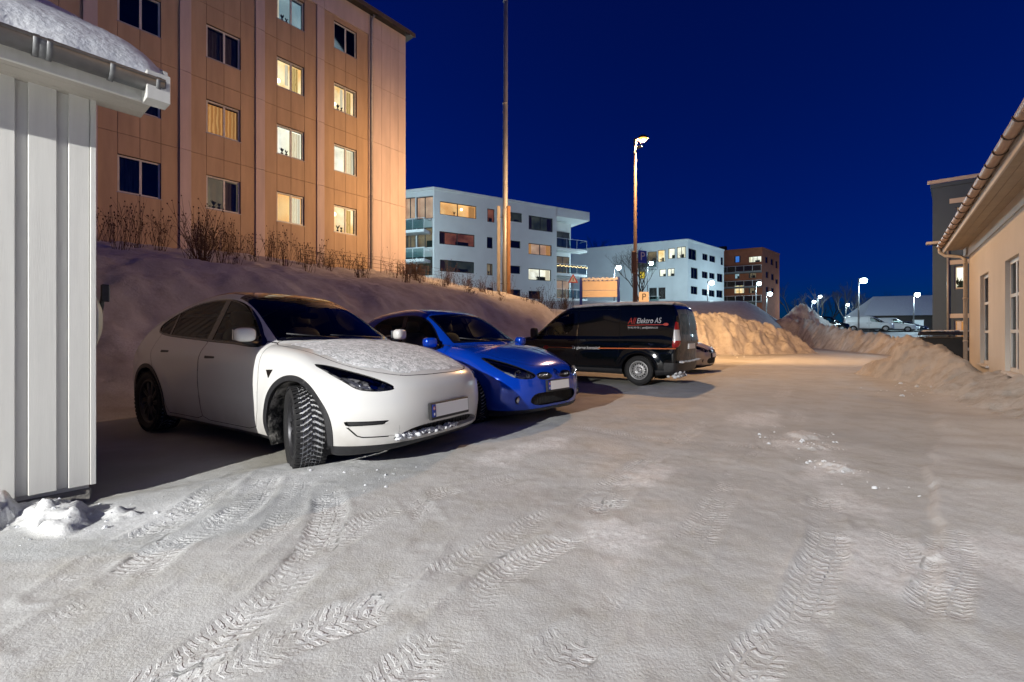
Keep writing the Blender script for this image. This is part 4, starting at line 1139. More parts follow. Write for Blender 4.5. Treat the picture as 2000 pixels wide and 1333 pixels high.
def ground_mat(name, c_pack, c_fresh, c_dirt, icy=0.58, rel=0.012, tread=0.0):
    m = bpy.data.materials.new(name); m.use_nodes = True; MATS[name] = m
    nt = m.node_tree; n = nt.nodes; b = n['Principled BSDF']
    tc = n.new('ShaderNodeTexCoord'); co = tc.outputs['Object']
    def noise(sc, det=5, ro=0.6):
        t = n.new('ShaderNodeTexNoise'); t.inputs['Scale'].default_value = sc; t.inputs['Detail'].default_value = det
        t.inputs['Roughness'].default_value = ro; nt.links.new(co, t.inputs['Vector']); return t.outputs[0]
    def ramp(src, lo, hi):
        r = n.new('ShaderNodeMapRange'); r.inputs['From Min'].default_value = lo; r.inputs['From Max'].default_value = hi
        r.interpolation_type = 'SMOOTHSTEP'; nt.links.new(src, r.inputs['Value']); return r.outputs[0]
    def mix(f, a, c):
        mx = n.new('ShaderNodeMix'); mx.data_type = 'RGBA'; nt.links.new(f, mx.inputs[0])
        for k, v in ((6, a), (7, c)):
            if hasattr(v, 'is_linked'): nt.links.new(v, mx.inputs[k])
            else: mx.inputs[k].default_value = (*v, 1)
        return mx.outputs[2]
    def math_(op, a, c):
        mm = n.new('ShaderNodeMath'); mm.operation = op
        for k, v in ((0, a), (1, c)):
            if hasattr(v, 'is_linked'): nt.links.new(v, mm.inputs[k])
            else: mm.inputs[k].default_value = v
        return mm.outputs[0]
    at = n.new('ShaderNodeAttribute'); at.attribute_name = 'fresh'
    ad = n.new('ShaderNodeAttribute'); ad.attribute_name = 'dirt'
    grit = ramp(noise(3.1, 8, 0.7), 0.42, 0.72)
    col_ = mix(math_('MULTIPLY', grit, 0.55), c_pack, c_dirt)
    col_ = mix(ramp(noise(0.9, 6, 0.6), 0.45, 0.75), col_, [c*0.80 for c in c_pack])
    col_ = mix(ad.outputs['Fac'], col_, c_dirt)
    fn = math_('MULTIPLY', at.outputs['Fac'], ramp(noise(38, 4, 0.7), 0.22, 0.60))
    col_ = mix(fn, col_, c_fresh)
    speck = ramp(noise(120, 2, 0.5), 0.70, 0.76)
    col_ = mix(math_('MULTIPLY', speck, 0.35), col_, (0.16, 0.13, 0.10))
    nt.links.new(col_, b.inputs['Base Color'])
    rr = n.new('ShaderNodeMapRange'); rr.inputs['To Min'].default_value = icy; rr.inputs['To Max'].default_value = 0.85
    nt.links.new(ramp(noise(1.7, 6, 0.65), 0.35, 0.65), rr.inputs['Value']); nt.links.new(rr.outputs[0], b.inputs['Roughness'])
    b.inputs['Specular IOR Level'].default_value = 0.25
    h = math_('ADD', math_('MULTIPLY', noise(14, 6, 0.65), 0.7), math_('MULTIPLY', noise(85, 4, 0.65), 0.6))
    if tread:
        # tyre lugs pressed into the snow: pattern runs along each track
        def A(nm):
            a_ = n.new('ShaderNodeAttribute'); a_.attribute_name = nm; return a_.outputs['Fac']
        arc, lat, tm = A('arc'), A('lat'), A('tmask')
        al = math_('ABSOLUTE', math_('ADD', lat, math_('MULTIPLY', math_('SUBTRACT', noise(6, 3, 0.6), 0.5), 0.05)), 0.0)
        wob = math_('MULTIPLY', noise(11, 3, 0.6), 0.050)
        ph = math_('MULTIPLY', math_('ADD', math_('ADD', arc, math_('MULTIPLY', al, 0.55)), wob), 2*math.pi/0.040)
        sn = ramp(math_('SINE', ph, 0.0), -0.25, 0.35)
        gro = ramp(math_('ABSOLUTE', math_('SUBTRACT', al, 0.036), 0.0), 0.003, 0.009)
        lug = math_('MULTIPLY', math_('MULTIPLY', sn, gro), tm)
        brk = ramp(noise(17, 5, 0.7), 0.36, 0.62)
        lug = math_('MULTIPLY', lug, brk)
        h = math_('ADD', h, math_('MULTIPLY', lug, tread))
        lugc = math_('MULTIPLY', lug, 0.8)
        col2 = mix(lugc, col_, c_fresh); nt.links.new(col2, b.inputs['Base Color'])
    bp = n.new('ShaderNodeBump'); bp.inputs['Strength'].default_value = 1.0; bp.inputs['Distance'].default_value = rel
    nt.links.new(h, bp.inputs['Height']); nt.links.new(bp.outputs[0], b.inputs['Normal'])
    return m
ground_mat('snow_packed', (0.51, 0.52, 0.52), (0.84, 0.85, 0.86), (0.36, 0.345, 0.30), rel=0.0055, tread=1.5)
ground_mat('snow_bank', (0.62, 0.61, 0.60), (0.80, 0.80, 0.80), (0.40, 0.36, 0.32), icy=0.7, rel=0.035)
ground_mat('snow_heap', (0.62, 0.60, 0.57), (0.80, 0.80, 0.80), (0.30, 0.25, 0.20), icy=0.7, rel=0.05)

def attr(me, name, vals):
    a = me.attributes.new(name, 'FLOAT', 'POINT'); a.data.foreach_set('value', np.asarray(vals, np.float32).ravel())

# tyre tracks on the packed snow, world points on the ground
TRACKS = [
 # (points, width, depth, freshness)
 ([(-2.20,3.70),(-2.04,2.80),(-2.05,2.30),(-2.00,2.00)], 0.20, 0.011, 0.9),
 ([(-1.90,3.55),(-1.70,2.80),(-1.82,2.45),(-1.75,1.92),(-1.78,1.72)], 0.22, 0.013, 1.0),
 ([(-1.32,3.25),(-1.12,2.80),(-1.02,2.29),(-1.03,2.02),(-1.07,1.82),(-1.12,1.56),(-1.25,1.40)], 0.19, 0.012, 0.9),
 ([(-0.25,2.20),(-0.35,1.95),(-0.62,1.83),(-0.83,1.68),(-0.98,1.52),(-1.2,1.36)], 0.20, 0.012, 1.0),
 ([(0.62,3.15),(0.31,2.52),(0.0,2.19),(-0.24,1.73),(-0.40,1.46),(-0.5,1.3)], 0.20, 0.013, 1.0),
 ([(1.25,4.05),(0.60,2.90),(0.30,2.45)], 0.16, 0.010, 0.8),
 ([(0.31,1.71),(0.14,1.57),(0.03,1.46),(-0.05,1.36)], 0.20, 0.010, 0.8),
 ([(2.15,3.15),(1.70,2.45),(1.36,2.05),(1.07,1.73),(0.84,1.57),(0.74,1.46),(0.68,1.36)], 0.17, 0.011, 1.0),
 ([(2.48,2.60),(2.06,2.14),(1.77,1.89),(1.60,1.72)], 0.18, 0.010, 0.9),
 ([(2.20,2.65),(1.92,2.20),(1.82,2.02)], 0.12, 0.008, 0.8),
 ([(0.57,2.10),(0.43,1.82),(0.35,1.62),(0.30,1.40)], 0.17, 0.008, 0.5),
 ([(0.10,3.60),(-0.44,3.25),(-0.78,2.87),(-0.96,2.45),(-1.2,2.1)], 0.18, 0.006, 0.5),
 ([(3.4,7.0),(1.6,4.6),(0.75,3.4),(0.30,2.9),(-0.4,2.0),(-0.8,1.4)], 0.20, 0.006, 0.35),
 ([(4.8,7.4),(2.9,4.9),(1.8,3.6),(1.15,2.7),(0.62,1.9),(0.2,1.35)], 0.20, 0.006, 0.35),
 ([(7.5,12.5),(5.2,8.7),(3.6,6.4),(2.6,4.6),(2.35,3.6)], 0.22, 0.007, 0.3),
 ([(-0.2,6.6),(0.7,5.5),(1.9,4.7),(3.6,4.5)], 0.2, 0.006, 0.3),
 ([(-1.6,3.45),(-1.35,2.6),(-1.45,1.9),(-1.6,1.5)], 0.18, 0.006, 0.5),
 ([(-0.75,3.2),(-0.45,2.55),(-0.55,2.0),(-0.72,1.5)], 0.17, 0.005, 0.4),
]
FRESH = [(1.05,3.55,0.42,0.20),(0.62,2.55,0.30,0.26),(1.95,2.25,0.34,0.42),(1.65,2.12,0.22,0.2),(2.42,2.18,0.30,0.42),(2.62,3.75,0.22,0.5),(2.95,4.7,0.5,0.3),
         (-2.75,2.75,0.34,0.22),(-2.2,2.75,0.5,0.35),(-1.75,3.45,0.45,0.35),(-1.4,3.7,0.5,0.25),(0.1,4.3,0.9,0.25),(3.2,6.0,0.8,0.35),(2.3,3.1,0.25,0.4)]

def build_ground():
    def axis(lo, f0, f1, hi, fine, grow, cap):
        a = list(np.arange(f0, f1, fine)); st = fine; x = f1
        while x < hi: a.append(x); st = min(st*grow, cap); x += st
        a.append(hi); st = fine; x = f0; pre = []
        while x > lo: st = min(st*grow, cap); x -= st; pre.append(x)
        return np.array(pre[::-1] + a)
    xs = axis(-420, -3.1, 3.6, 700, 0.0200, 1.045, 40.0)
    ys = axis(-60, 1.38, 4.0, 900, 0.0180, 1.025, 40.0)
    X, Y = np.meshgrid(xs, ys, indexing='ij'); x = X.ravel(); y = Y.ravel()
    z = far_rise(x, y)
    s, p = sp_of(x, y)
    near = smoothstep(30, 10, np.hypot(x, y))
    z += near*(0.030*vnoise(x*0.55, y*0.55, 1, 4) + 0.006*vnoise(x*2.2, y*2.2, 2, 3))
    # ruts of the lane: shallow waves along its direction
    z += near*0.008*vnoise(s*0.2, p*2.2, 3, 3)
    z += 0.0030*smoothstep(14, 4, np.hypot(x, y))*vnoise(x*14, y*14, 4, 3, 0.6)
    # the bay where the cars stand is scraped a little lower than the lane; worn edge in between
    edge = 15.4 + 0.25*vnoise(s*0.8, p*0.3, 5, 3)
    bay = smoothstep(edge+0.12, edge-0.12, p)*smoothstep(30, 20, y)
    z -= 0.035*bay
    # soft untouched snow on the right with a small broken edge
    ex = 0.93*y + 0.0 + 0.16*vnoise(y*2.4, x*1.5, 6, 4)
    soft = smoothstep(-0.03, 0.05, x-ex)*smoothstep(1.0, 2.4, y)*smoothstep(16, 9, y)
    z += 0.022*soft + 0.10*soft*smoothstep(0.3, 2.5, x-ex) + 0.05*soft*vnoise(x*0.9, y*0.9, 7, 3)
    fresh = 0.18*soft; t_arc = np.zeros(len(x)); t_lat = np.zeros(len(x)); t_m = np.zeros(len(x)); t_2 = np.zeros(len(x))
    for (fx, fy, a, b) in FRESH:
        ca, sa = 0.773, -0.634
        dx, dy = x-fx, y-fy; ua = dx*D2[0]+dy*D2[1]; ub = dx*N2[0]+dy*N2[1]
        r = np.sqrt((ua/max(a,b))**2 + (ub/min(a,b))**2) + 0.75*vnoise(x*4, y*4, 9, 5, 0.65)
        m = smoothstep(1.1, 0.3, r); fresh = np.maximum(fresh, 0.6*m)
        z += 0.003*m*np.abs(vnoise(x*22, y*22, 10, 3, 0.6))
    for i, (pts, w, dep, fr) in enumerate(TRACKS):
        c = spline(pts, 14); lo = c.min(0)-0.3; hi = c.max(0)+0.3
        idx = np.where((x > lo[0]) & (x < hi[0]) & (y > lo[1]) & (y < hi[1]))[0]
        if not len(idx): continue
        qx, qy = x[idx], y[idx]; best = np.full(len(idx), 1e9); arc = np.zeros(len(idx)); lat = np.zeros(len(idx)); acc = 0.0
        for k in range(len(c)-1):
            ex_, ey_ = c[k+1]-c[k]; L = math.hypot(ex_, ey_); wx, wy = qx-c[k][0], qy-c[k][1]
            t = np.clip((wx*ex_+wy*ey_)/(L*L), 0, 1); d = np.hypot(wx-ex_*t, wy-ey_*t)
            m = d < best; best[m] = d[m]; arc[m] = acc + t[m]*L
            lat[m] = ((ex_*wy-ey_*wx)/L)[m]; acc += L
        inside = smoothstep(w/2+0.02, w/2-0.012, best)
        msk = inside*(0.22+0.78*smoothstep(-0.20, 0.30, vnoise(qx*2.6, qy*2.6, 20+i, 4)))*(0.45+0.55*smoothstep(-0.4,0.4,vnoise(qx*9, qy*9, 30+i, 2)))
        msk *= smoothstep(0, 0.15, arc)*smoothstep(0, 0.15, acc-arc)
        rim = 0.007*np.exp(-((best-w/2-0.018)/0.025)**2)*smoothstep(-0.1, 0.4, vnoise(qx*5, qy*5, 50+i, 3))
        z[idx] += -0.95*dep*msk + rim*fr
        fresh[idx] = np.maximum(fresh[idx], 0.30*msk*fr)
        mm = msk*min(1.0, dep/0.011); near_ = best < w/2 + 0.06; j = idx[near_]; v = mm[near_]
        own = v >= t_m[j]
        t_2[j] = np.where(own, np.maximum(t_m[j], t_2[j]), np.maximum(v, t_2[j]))
        j = j[own]; t_arc[j] = arc[near_][own]*(0.8+0.07*(i*5 % 7)) + i*3.0; t_lat[j] = lat[near_][own]*0.18/w; t_m[j] = v[own]
    t_m = t_m*smoothstep(0.02, 0.30, t_m-t_2)
    # loose crumbs
    cr = vnoise(x*26, y*26, 61, 2); z += 0.010*smoothstep(0.62, 0.85, cr)*smoothstep(0.1, 0.6, fresh)*smoothstep(12, 5, np.hypot(x, y))
    # broken clods on the right of the lane
    for (cx, cy, r, h) in ((2.72,3.78,0.15,0.03),(2.98,4.55,0.18,0.025),(3.25,5.0,0.24,0.03),
                           (-2.95,2.80,0.20,0.10),(-2.70,2.72,0.16,0.08),(-2.45,2.82,0.12,0.05),(-3.1,2.60,0.2,0.12),(-2.55,2.62,0.10,0.05)):
        d = np.hypot(x-cx, (y-cy)) + 0.7*r*vnoise(x*9, y*9, 70, 4, 0.65)
        m = smoothstep(r, r*0.25, d); z += h*m; fresh = np.maximum(fresh, 0.55*smoothstep(r*1.1, r*0.5, d))
    global GX, GY, GZ
    nx, ny = len(xs), len(ys); GX, GY, GZ = xs, ys, z.reshape(nx, ny)
    i = np.arange(nx*ny).reshape(nx, ny)
    Q = np.stack([i[:-1,:-1].ravel(), i[1:,:-1].ravel(), i[1:,1:].ravel(), i[:-1,1:].ravel()], 1)
    me = np_mesh('ground', np.stack([x, y, z], 1), Q, True)
    attr(me, 'arc', t_arc); attr(me, 'lat', t_lat); attr(me, 'tmask', t_m)
    attr(me, 'fresh', np.clip(fresh, 0, 1)); attr(me, 'dirt', np.clip(0.80*bay*smoothstep(-0.5, 0.5, vnoise(x*0.9, y*0.9, 80, 4))+0.25*bay, 0, 1))
    o = link_mesh('ground', me, MATS['snow_packed']); tag(o, kind='structure'); return o

BANK = {}
def build_bank():
    """ploughed slope between the parking bay and the tall block"""
    ss = np.arange(-24, 11.01, 0.085); pp = np.arange(-1.6, 12.6, 0.085)
    S, P_ = np.meshgrid(ss, pp, indexing='ij'); s = S.ravel(); p = P_.ravel()
    x, y = xy_of(s, p)
    prof = spline([(-2,4.25),(0,4.15),(1,3.95),(3,3.5),(5,3.1),(6.3,2.85),(7.2,2.62),(8,2.2),(9,1.35),(10,0.62),(10.8,0.2),(11.6,-0.05),(13,-0.25)], 8)
    pw = p + 0.45*vnoise(s*0.35, p*0.3, 3, 3) + 0.15*vnoise(s*1.3, p*1.1, 4, 3)
    z = np.interp(pw, prof[:,0], prof[:,1])
    z += 0.13*vnoise(s*0.6, p*0.9, 5, 4)*smoothstep(11.5, 9, p) + (0.08*vnoise(s*2.3, p*2.3, 6, 4, 0.6) + 0.04*np.maximum(0, vnoise(s*5.5, p*5.5, 16, 3)))*smoothstep(12, 10, p)
    low = smoothstep(8.0, 9.3, p)*smoothstep(11.6, 10.2, p)
    z += low*0.16*np.maximum(0, vnoise(s*3.2, p*3.2, 7, 4, 0.6)) + low*0.05*np.abs(vnoise(s*9, p*9, 8, 3))
    # far end falls away to the street
    e = smoothstep(5.6, 2.2, s + 0.12*(p-5)**2*0.2 + 0.3*vnoise(s*0.7, p*0.7, 9, 3) + 0.22*np.maximum(0, p-5))
    base = far_rise(x, y) - 0.25
    z2 = 2.55*smoothstep(9.5, 4.5, p)
    z = z*e + np.maximum(base, z2)*(1-e)
    BANK.update(z=z.reshape(len(ss), len(pp)), s0=ss[0], p0=pp[0], h=0.085)
    fresh = 0.5*smoothstep(0.0, 0.8, vnoise(s*1.1, p*1.4, 11, 4)) + 0.9*low*smoothstep(0.15, 0.6, vnoise(s*1.4, p*1.7, 12, 4))
    dirt = 0.55*smoothstep(8.6, 10.2, p)*smoothstep(-0.1, 0.5, vnoise(s*1.2, p*3.2, 13, 4))
    ns, np_ = len(ss), len(pp); i = np.arange(ns*np_).reshape(ns, np_)
    Q = np.stack([i[:-1,:-1].ravel(), i[:-1,1:].ravel(), i[1:,1:].ravel(), i[1:,:-1].ravel()], 1)
    me = np_mesh('snow_bank', np.stack([x, y, z], 1), Q, True)
    attr(me, 'fresh', fresh); attr(me, 'dirt', dirt)
    o = link_mesh('snow_bank', me, MATS['snow_bank']); tag(o, kind='structure')
    return o, (lambda s_, p_: float(np.interp(p_, prof[:,0], prof[:,1])))

def build_heap(line, width, label, cat='snow heap', res=0.07, seed=1, base=-0.08, lump=1.0, dirtf=0.2, name='snow_heap'):
    """ploughed heap along a line of (x, y, height) points"""
    c = spline(line, 20); seg = np.r_[0, np.cumsum(np.hypot(np.diff(c[:,0]), np.diff(c[:,1])))]
    lo = c[:, :2].min(0)-width*1.25; hi = c[:, :2].max(0)+width*1.25
    xs = np.arange(lo[0], hi[0], res); ys = np.arange(lo[1], hi[1], res)
    X, Y = np.meshgrid(xs, ys, indexing='ij'); x = X.ravel(); y = Y.ravel()
    best = np.full(len(x), 1e9); hh = np.zeros(len(x))
    for k in range(0, len(c)-1):
        e = c[k+1]-c[k]; L2 = e[0]**2+e[1]**2+1e-12
        t = np.clip(((x-c[k][0])*e[0]+(y-c[k][1])*e[1])/L2, 0, 1)
        d = np.hypot(x-c[k][0]-t*e[0], y-c[k][1]-t*e[1]); m = d < best
        best[m] = d[m]; hh[m] = (c[k][2]+t*e[2])[m]
    w = width*(0.55+0.45*hh/max(c[:,2]))
    r = best/w + 0.16*vnoise(x*0.9, y*0.9, seed, 4) + 0.05*vnoise(x*3, y*3, seed+1, 3)
    z = hh*np.clip(1-r, -0.3, 1)**1.0*0 + hh*(1-smoothstep(0.0, 1.0, r)**0.85)
    am = smoothstep(1.05, 0.6, r)*lump
    q = lambda f, sd: 1-np.abs(vnoise(x*f, y*f, sd, 3, 0.55))*2.2
    z += am*(0.22*q(0.8, seed+2) + 0.16*np.maximum(-0.3, q(2.1, seed+3)) + 0.10*np.maximum(0, vnoise(x*4.6, y*4.6, seed+5, 3, 0.6)) + 0.045*vnoise(x*10, y*10, seed+4, 3, 0.7))*np.minimum(1, 0.35+0.65*hh)
    z += base - 0.4*smoothstep(1.0, 1.35, r)
    keep = r < 1.32
    nx, ny = len(xs), len(ys); i = np.arange(nx*ny).reshape(nx, ny)
    Q = np.stack([i[:-1,:-1].ravel(), i[1:,:-1].ravel(), i[1:,1:].ravel(), i[:-1,1:].ravel()], 1)
    Q = Q[keep[Q].all(1)]; u, inv = np.unique(Q, return_inverse=True)
    me = np_mesh(name, np.stack([x, y, z], 1)[u], inv.reshape(Q.shape), True)
    attr(me, 'fresh', 0.6*smoothstep(0.1, 0.7, vnoise(x*2, y*2, seed+6, 4))[u])
    attr(me, 'dirt', (dirtf*smoothstep(-0.1, 0.6, vnoise(x*1.5, y*1.5, seed+7, 4)))[u])
    o = link_mesh(name, me, MATS['snow_heap']); tag(o, label, cat); return o

ground = build_ground()
bank, bank_z = build_bank()
build_heap([(0.5,24.8,2.1),(4,25.2,2.4),(8,26.0,2.45),(11,26.6,2.3),(14,27.2,1.85),(16.2,27.4,1.25)], 2.6, 'long ploughed snow heap lit orange behind the black van and silver car', seed=21, dirtf=0.25)
build_heap([(20.2,22.0,0.75),(22.0,28,1.1),(24.6,35.5,1.6),(27,42,2.3),(29,48,2.6)], 1.5, 'low snow wall along the far side of the crossing road', res=0.10, seed=31, dirtf=0.8, cat='snow wall')
build_heap([(26.4,43.5,2.6),(28.2,44.5,3.9),(30.2,45,2.5),(32.6,46.5,1.1)], 4.2, 'tall dirty snow heap beyond the crossing road', res=0.13, seed=41, dirtf=0.7)
build_heap([(10.15,12.3,0.5),(10.1,11.3,0.84),(9.75,10.2,0.55),(9.2,9.2,0.36)], 0.98, 'rough snow heap piled against the black waste container', res=0.045, seed=51, dirtf=0.15)
build_heap([(9.0,8.5,0.42),(8.1,7.2,0.38),(7.3,6.1,0.30),(6.6,5.0,0.22)], 1.0, 'low snow drift along the foot of the pale house wall', res=0.04, seed=61, dirtf=0.1, cat='snow drift', name='snow_drift')

# broken clods of snow lying about on the lane
def clods():
    rn = random.Random(12); mb = MB()
    spots = [(2.72,3.78,0.25,18),(2.66,4.0,0.2,8),(2.95,4.6,0.35,18),(3.2,5.1,0.5,18),(2.6,3.3,0.3,8),(2.35,2.4,0.35,0),(1.9,2.3,0.35,0),(-2.7,2.75,0.35,26),(-2.3,2.85,0.3,12),(0.6,2.6,0.3,0),(-1.2,3.6,0.5,22),(9.3,9.6,1.0,40),(8.0,8.6,1.2,30),(10.5,24.2,2.5,50)]
    for (cx, cy, sp, n) in spots:
        for k in range(n):
            a = rn.uniform(0, 6.283); d = sp*rn.random()**0.7; px, py = cx+d*math.cos(a), cy+d*math.sin(a)
            r = (0.004 + 0.018*rn.random()**4)*(1 if cy < 7 else 2.5)
            i = int(np.argmin(np.abs(GX-px))); j = int(np.argmin(np.abs(GY-py))); z = GZ[i, j]
            rings = []
            for q in range(3):
                zz = (-0.4, 0.35, 0.9)[q]*r; rr = (1.0, 0.95, 0.45)[q]*r
                rings.append([(px+rr*rn.uniform(0.7,1.25)*math.cos(2*math.pi*t/6+q), py+rr*rn.uniform(0.7,1.25)*math.sin(2*math.pi*t/6+q), z+zz*rn.uniform(0.8,1.1)) for t in range(6)])
            vs = rings[0]+rings[1]+rings[2]
            fs = [(q*6+t, q*6+(t+1) % 6, q*6+6+(t+1) % 6, q*6+6+t) for q in range(2) for t in range(6)] + [tuple(range(12, 18))]
            mb.add(vs, fs, False)
    o = mb.build('snow_clods', MATS['snow_cake']); tag(o, 'loose clods of broken snow scattered over the lane', 'snow', kind='stuff')
clods()
# ------------------------------------------------------------------ buildings
FPX = 889.0
def ray(u, v):
    return Vector(((u-1000)/FPX, 1.0, -(v-652)/FPX))
def on_face(M, u, v):
    """where a line of sight meets the plane of a wall, in wall coordinates (along, up)"""
    Mi = M.inverted(); o = Mi @ Vector((0, 0, CAM_H)); d = (Mi.to_3x3() @ ray(u, v))
    t = -o.y/d.y; q = o + d*t
    return q.x, q.z

def wall_mesh(M, x0, x1, z0, z1, holes, depth=0.25):
    """wall sheet with rectangular openings and their reveals; local y goes into the building"""
    mb = MB()
    xs = sorted({x0, x1} | {min(max(v, x0), x1) for h in holes for v in (h[0], h[1])})
    zs = sorted({z0, z1} | {min(max(v, z0), z1) for h in holes for v in (h[2], h[3])})
    def P(x, y, z): return M @ Vector((x, y, z))
    for i in range(len(xs)-1):
        for j in range(len(zs)-1):
            cx, cz = (xs[i]+xs[i+1])/2, (zs[j]+zs[j+1])/2
            if any(h[0] < cx < h[1] and h[2] < cz < h[3] for h in holes): continue
            mb.add([P(xs[i],0,zs[j]), P(xs[i+1],0,zs[j]), P(xs[i+1],0,zs[j+1]), P(xs[i],0,zs[j+1])], [(0,1,2,3)])
    for (a, b, c, d) in holes:
        q = [(a,c),(b,c),(b,d),(a,d)]
        for k in range(4):
            p0, p1 = q[k], q[(k+1) % 4]
            mb.add([P(p0[0],0,p0[1]), P(p1[0],0,p1[1]), P(p1[0],depth,p1[1]), P(p0[0],depth,p0[1])], [(3,2,1,0)])
    return mb

def emit_mat(name, c, strength, c2=None, scale=1.5, wave=0.0, lo=0.35, hi=0.7):
    m = bpy.data.materials.new(name); m.use_nodes = True; MATS[name] = m
    nt = m.node_tree; n = nt.nodes; b = n['Principled BSDF']
    b.inputs['Base Color'].default_value = (*[min(0.6, x) for x in c], 1); b.inputs['Roughness'].default_value = 0.9
    b.inputs['Emission Strength'].default_value = strength
    tc = n.new('ShaderNodeTexCoord')
    if wave > 0:
        t = n.new('ShaderNodeTexWave'); t.inputs['Scale'].default_value = wave; t.inputs['Distortion'].default_value = 2.5
        t.inputs['Detail'].default_value = 2; nt.links.new(tc.outputs['Object'], t.inputs['Vector']); src = t.outputs['Fac']
    else:
        t = n.new('ShaderNodeTexNoise'); t.inputs['Scale'].default_value = scale; t.inputs['Detail'].default_value = 3
        nt.links.new(tc.outputs['Object'], t.inputs['Vector']); src = t.outputs[0]
    cr = n.new('ShaderNodeValToRGB'); cr.color_ramp.elements[0].position = lo; cr.color_ramp.elements[1].position = hi
    cr.color_ramp.elements[0].color = (*c, 1); cr.color_ramp.elements[1].color = (*(c2 or c), 1)
    nt.links.new(src, cr.inputs[0]); nt.links.new(cr.outputs[0], b.inputs['Emission Color'])
    return m

mat('cladding_ochre', (0.50, 0.365, 0.235), 0.7, var=0.13, vscale=1.1, bump=0.002, bscale=40, stretch=(2.5,2.5,0.35), detail=7)
mat('cladding_pink', (0.60, 0.50, 0.46), 0.7, var=0.12, vscale=1.1, bump=0.002, bscale=40, stretch=(2.5,2.5,0.35), detail=7)
mat('joint_dark', (0.10, 0.075, 0.06), 0.9)
mat('frame_white', (0.62, 0.62, 0.60), 0.5, var=0.1, vscale=3)
mat('frame_dark', (0.03, 0.032, 0.035), 0.5)
mat('zinc', (0.34, 0.35, 0.36), 0.45, metal=0.3, var=0.15, vscale=6)
mat('render_white', (0.60, 0.64, 0.64), 0.8, var=0.05, vscale=0.5, bump=0.004, bscale=30)
mat('render_cream', (0.60, 0.57, 0.52), 0.85, var=0.06, vscale=0.8, bump=0.006, bscale=55)
mat('brick_red', (0.32, 0.10, 0.045), 0.8, var=0.15, vscale=1.2)
mat('render_slate', (0.07, 0.12, 0.20), 0.8, var=0.06, vscale=0.6)
mat('band_white', (0.60, 0.60, 0.60), 0.7)
mat('roof_felt', (0.04, 0.035, 0.03), 0.8)
mat('timber_white', (0.62, 0.615, 0.58), 0.55, var=0.05, vscale=1.5, bump=0.0005, bscale=14, stretch=(14, 14, 0.8), detail=6)
mat('timber_soffit', (0.42, 0.39, 0.34), 0.7, var=0.12, vscale=2.0, bump=0.002, bscale=30)
mat('concrete', (0.25, 0.24, 0.22), 0.9, var=0.25, vscale=3, bump=0.01, bscale=20)
mat('metal_rail', (0.48, 0.50, 0.50), 0.4, metal=0.6)
mat('room_dark', (0.02, 0.02, 0.022), 0.9, var=0.5, vscale=1.4)
mat('room_curtain_dark', (0.16, 0.13, 0.12), 0.9, var=0.45, vscale=2.0, stretch=(8, 8, 0.6))
glass_mat('window_glass', (0.85, 0.88, 0.87), 0.55)
glass_mat('rail_glass', (0.62, 0.72, 0.70))
emit_mat('lit_warm', (0.75, 0.36, 0.12), 1.0, (1.0, 0.70, 0.34), 1.0)
emit_mat('lit_cream', (0.62, 0.42, 0.18), 1.35, (1.0, 0.92, 0.70), 1.2)
emit_mat('lit_white', (0.58, 0.55, 0.46), 1.3, (1.0, 0.98, 0.92), 1.5)
emit_mat('lit_cold', (0.30, 0.42, 0.48), 0.75, (0.50, 0.62, 0.66), 1.5)
emit_mat('lit_dim', (0.16, 0.12, 0.08), 0.8, (0.34, 0.26, 0.15), 1.3)
emit_mat('lit_green', (0.02, 0.028, 0.024), 0.7, (0.09, 0.10, 0.075), 0.8)
emit_mat('lit_pink', (0.38, 0.24, 0.17), 0.9, (0.80, 0.55, 0.40), 0.9)
emit_mat('lit_yellow', (0.95, 0.60, 0.03), 1.1, (1.0, 0.75, 0.10), 2)
emit_mat('lit_blue', (0.06, 0.22, 0.75), 0.7, (0.15, 0.45, 0.95), 1.5)
emit_mat('lit_red', (0.10, 0.03, 0.02), 0.8, (0.32, 0.11, 0.07), 1.2)
emit_mat('curtain_glow_gold', (0.48, 0.30, 0.07), 0.85, (0.95, 0.72, 0.32), wave=5.5)  # curtains glow by themselves, standing in for room light shining through
emit_mat('curtain_glow_amber', (0.50, 0.22, 0.06), 0.75, (0.85, 0.45, 0.16), wave=4.0)
emit_mat('curtain_glow_pale', (0.75, 0.62, 0.42), 0.95, (1.0, 0.90, 0.72), wave=5.0)
emit_mat('bulb_glow', (1.0, 0.88, 0.62), 6.0)
mat('leaf_dark', (0.02, 0.03, 0.015), 0.8)

GLASS_CACHE = {}
def curtain(parent, M, x0, x1, z0, z1, y, m, fold=0.035):
    mb = MB(); n = max(8, int((x1-x0)/0.035)); vs = []; fs = []
    for i in range(n+1):
        f = i/n; xx = x0+(x1-x0)*f; yy = y + fold*math.sin(i*1.9)*0.5
        vs += [M @ Vector((xx, yy, z0)), M @ Vector((xx, yy, z1))]
    for i in range(n): fs.append((2*i, 2*i+2, 2*i+3, 2*i+1))
    mb.add(vs, fs, True); return mb.build('curtain', m, parent)

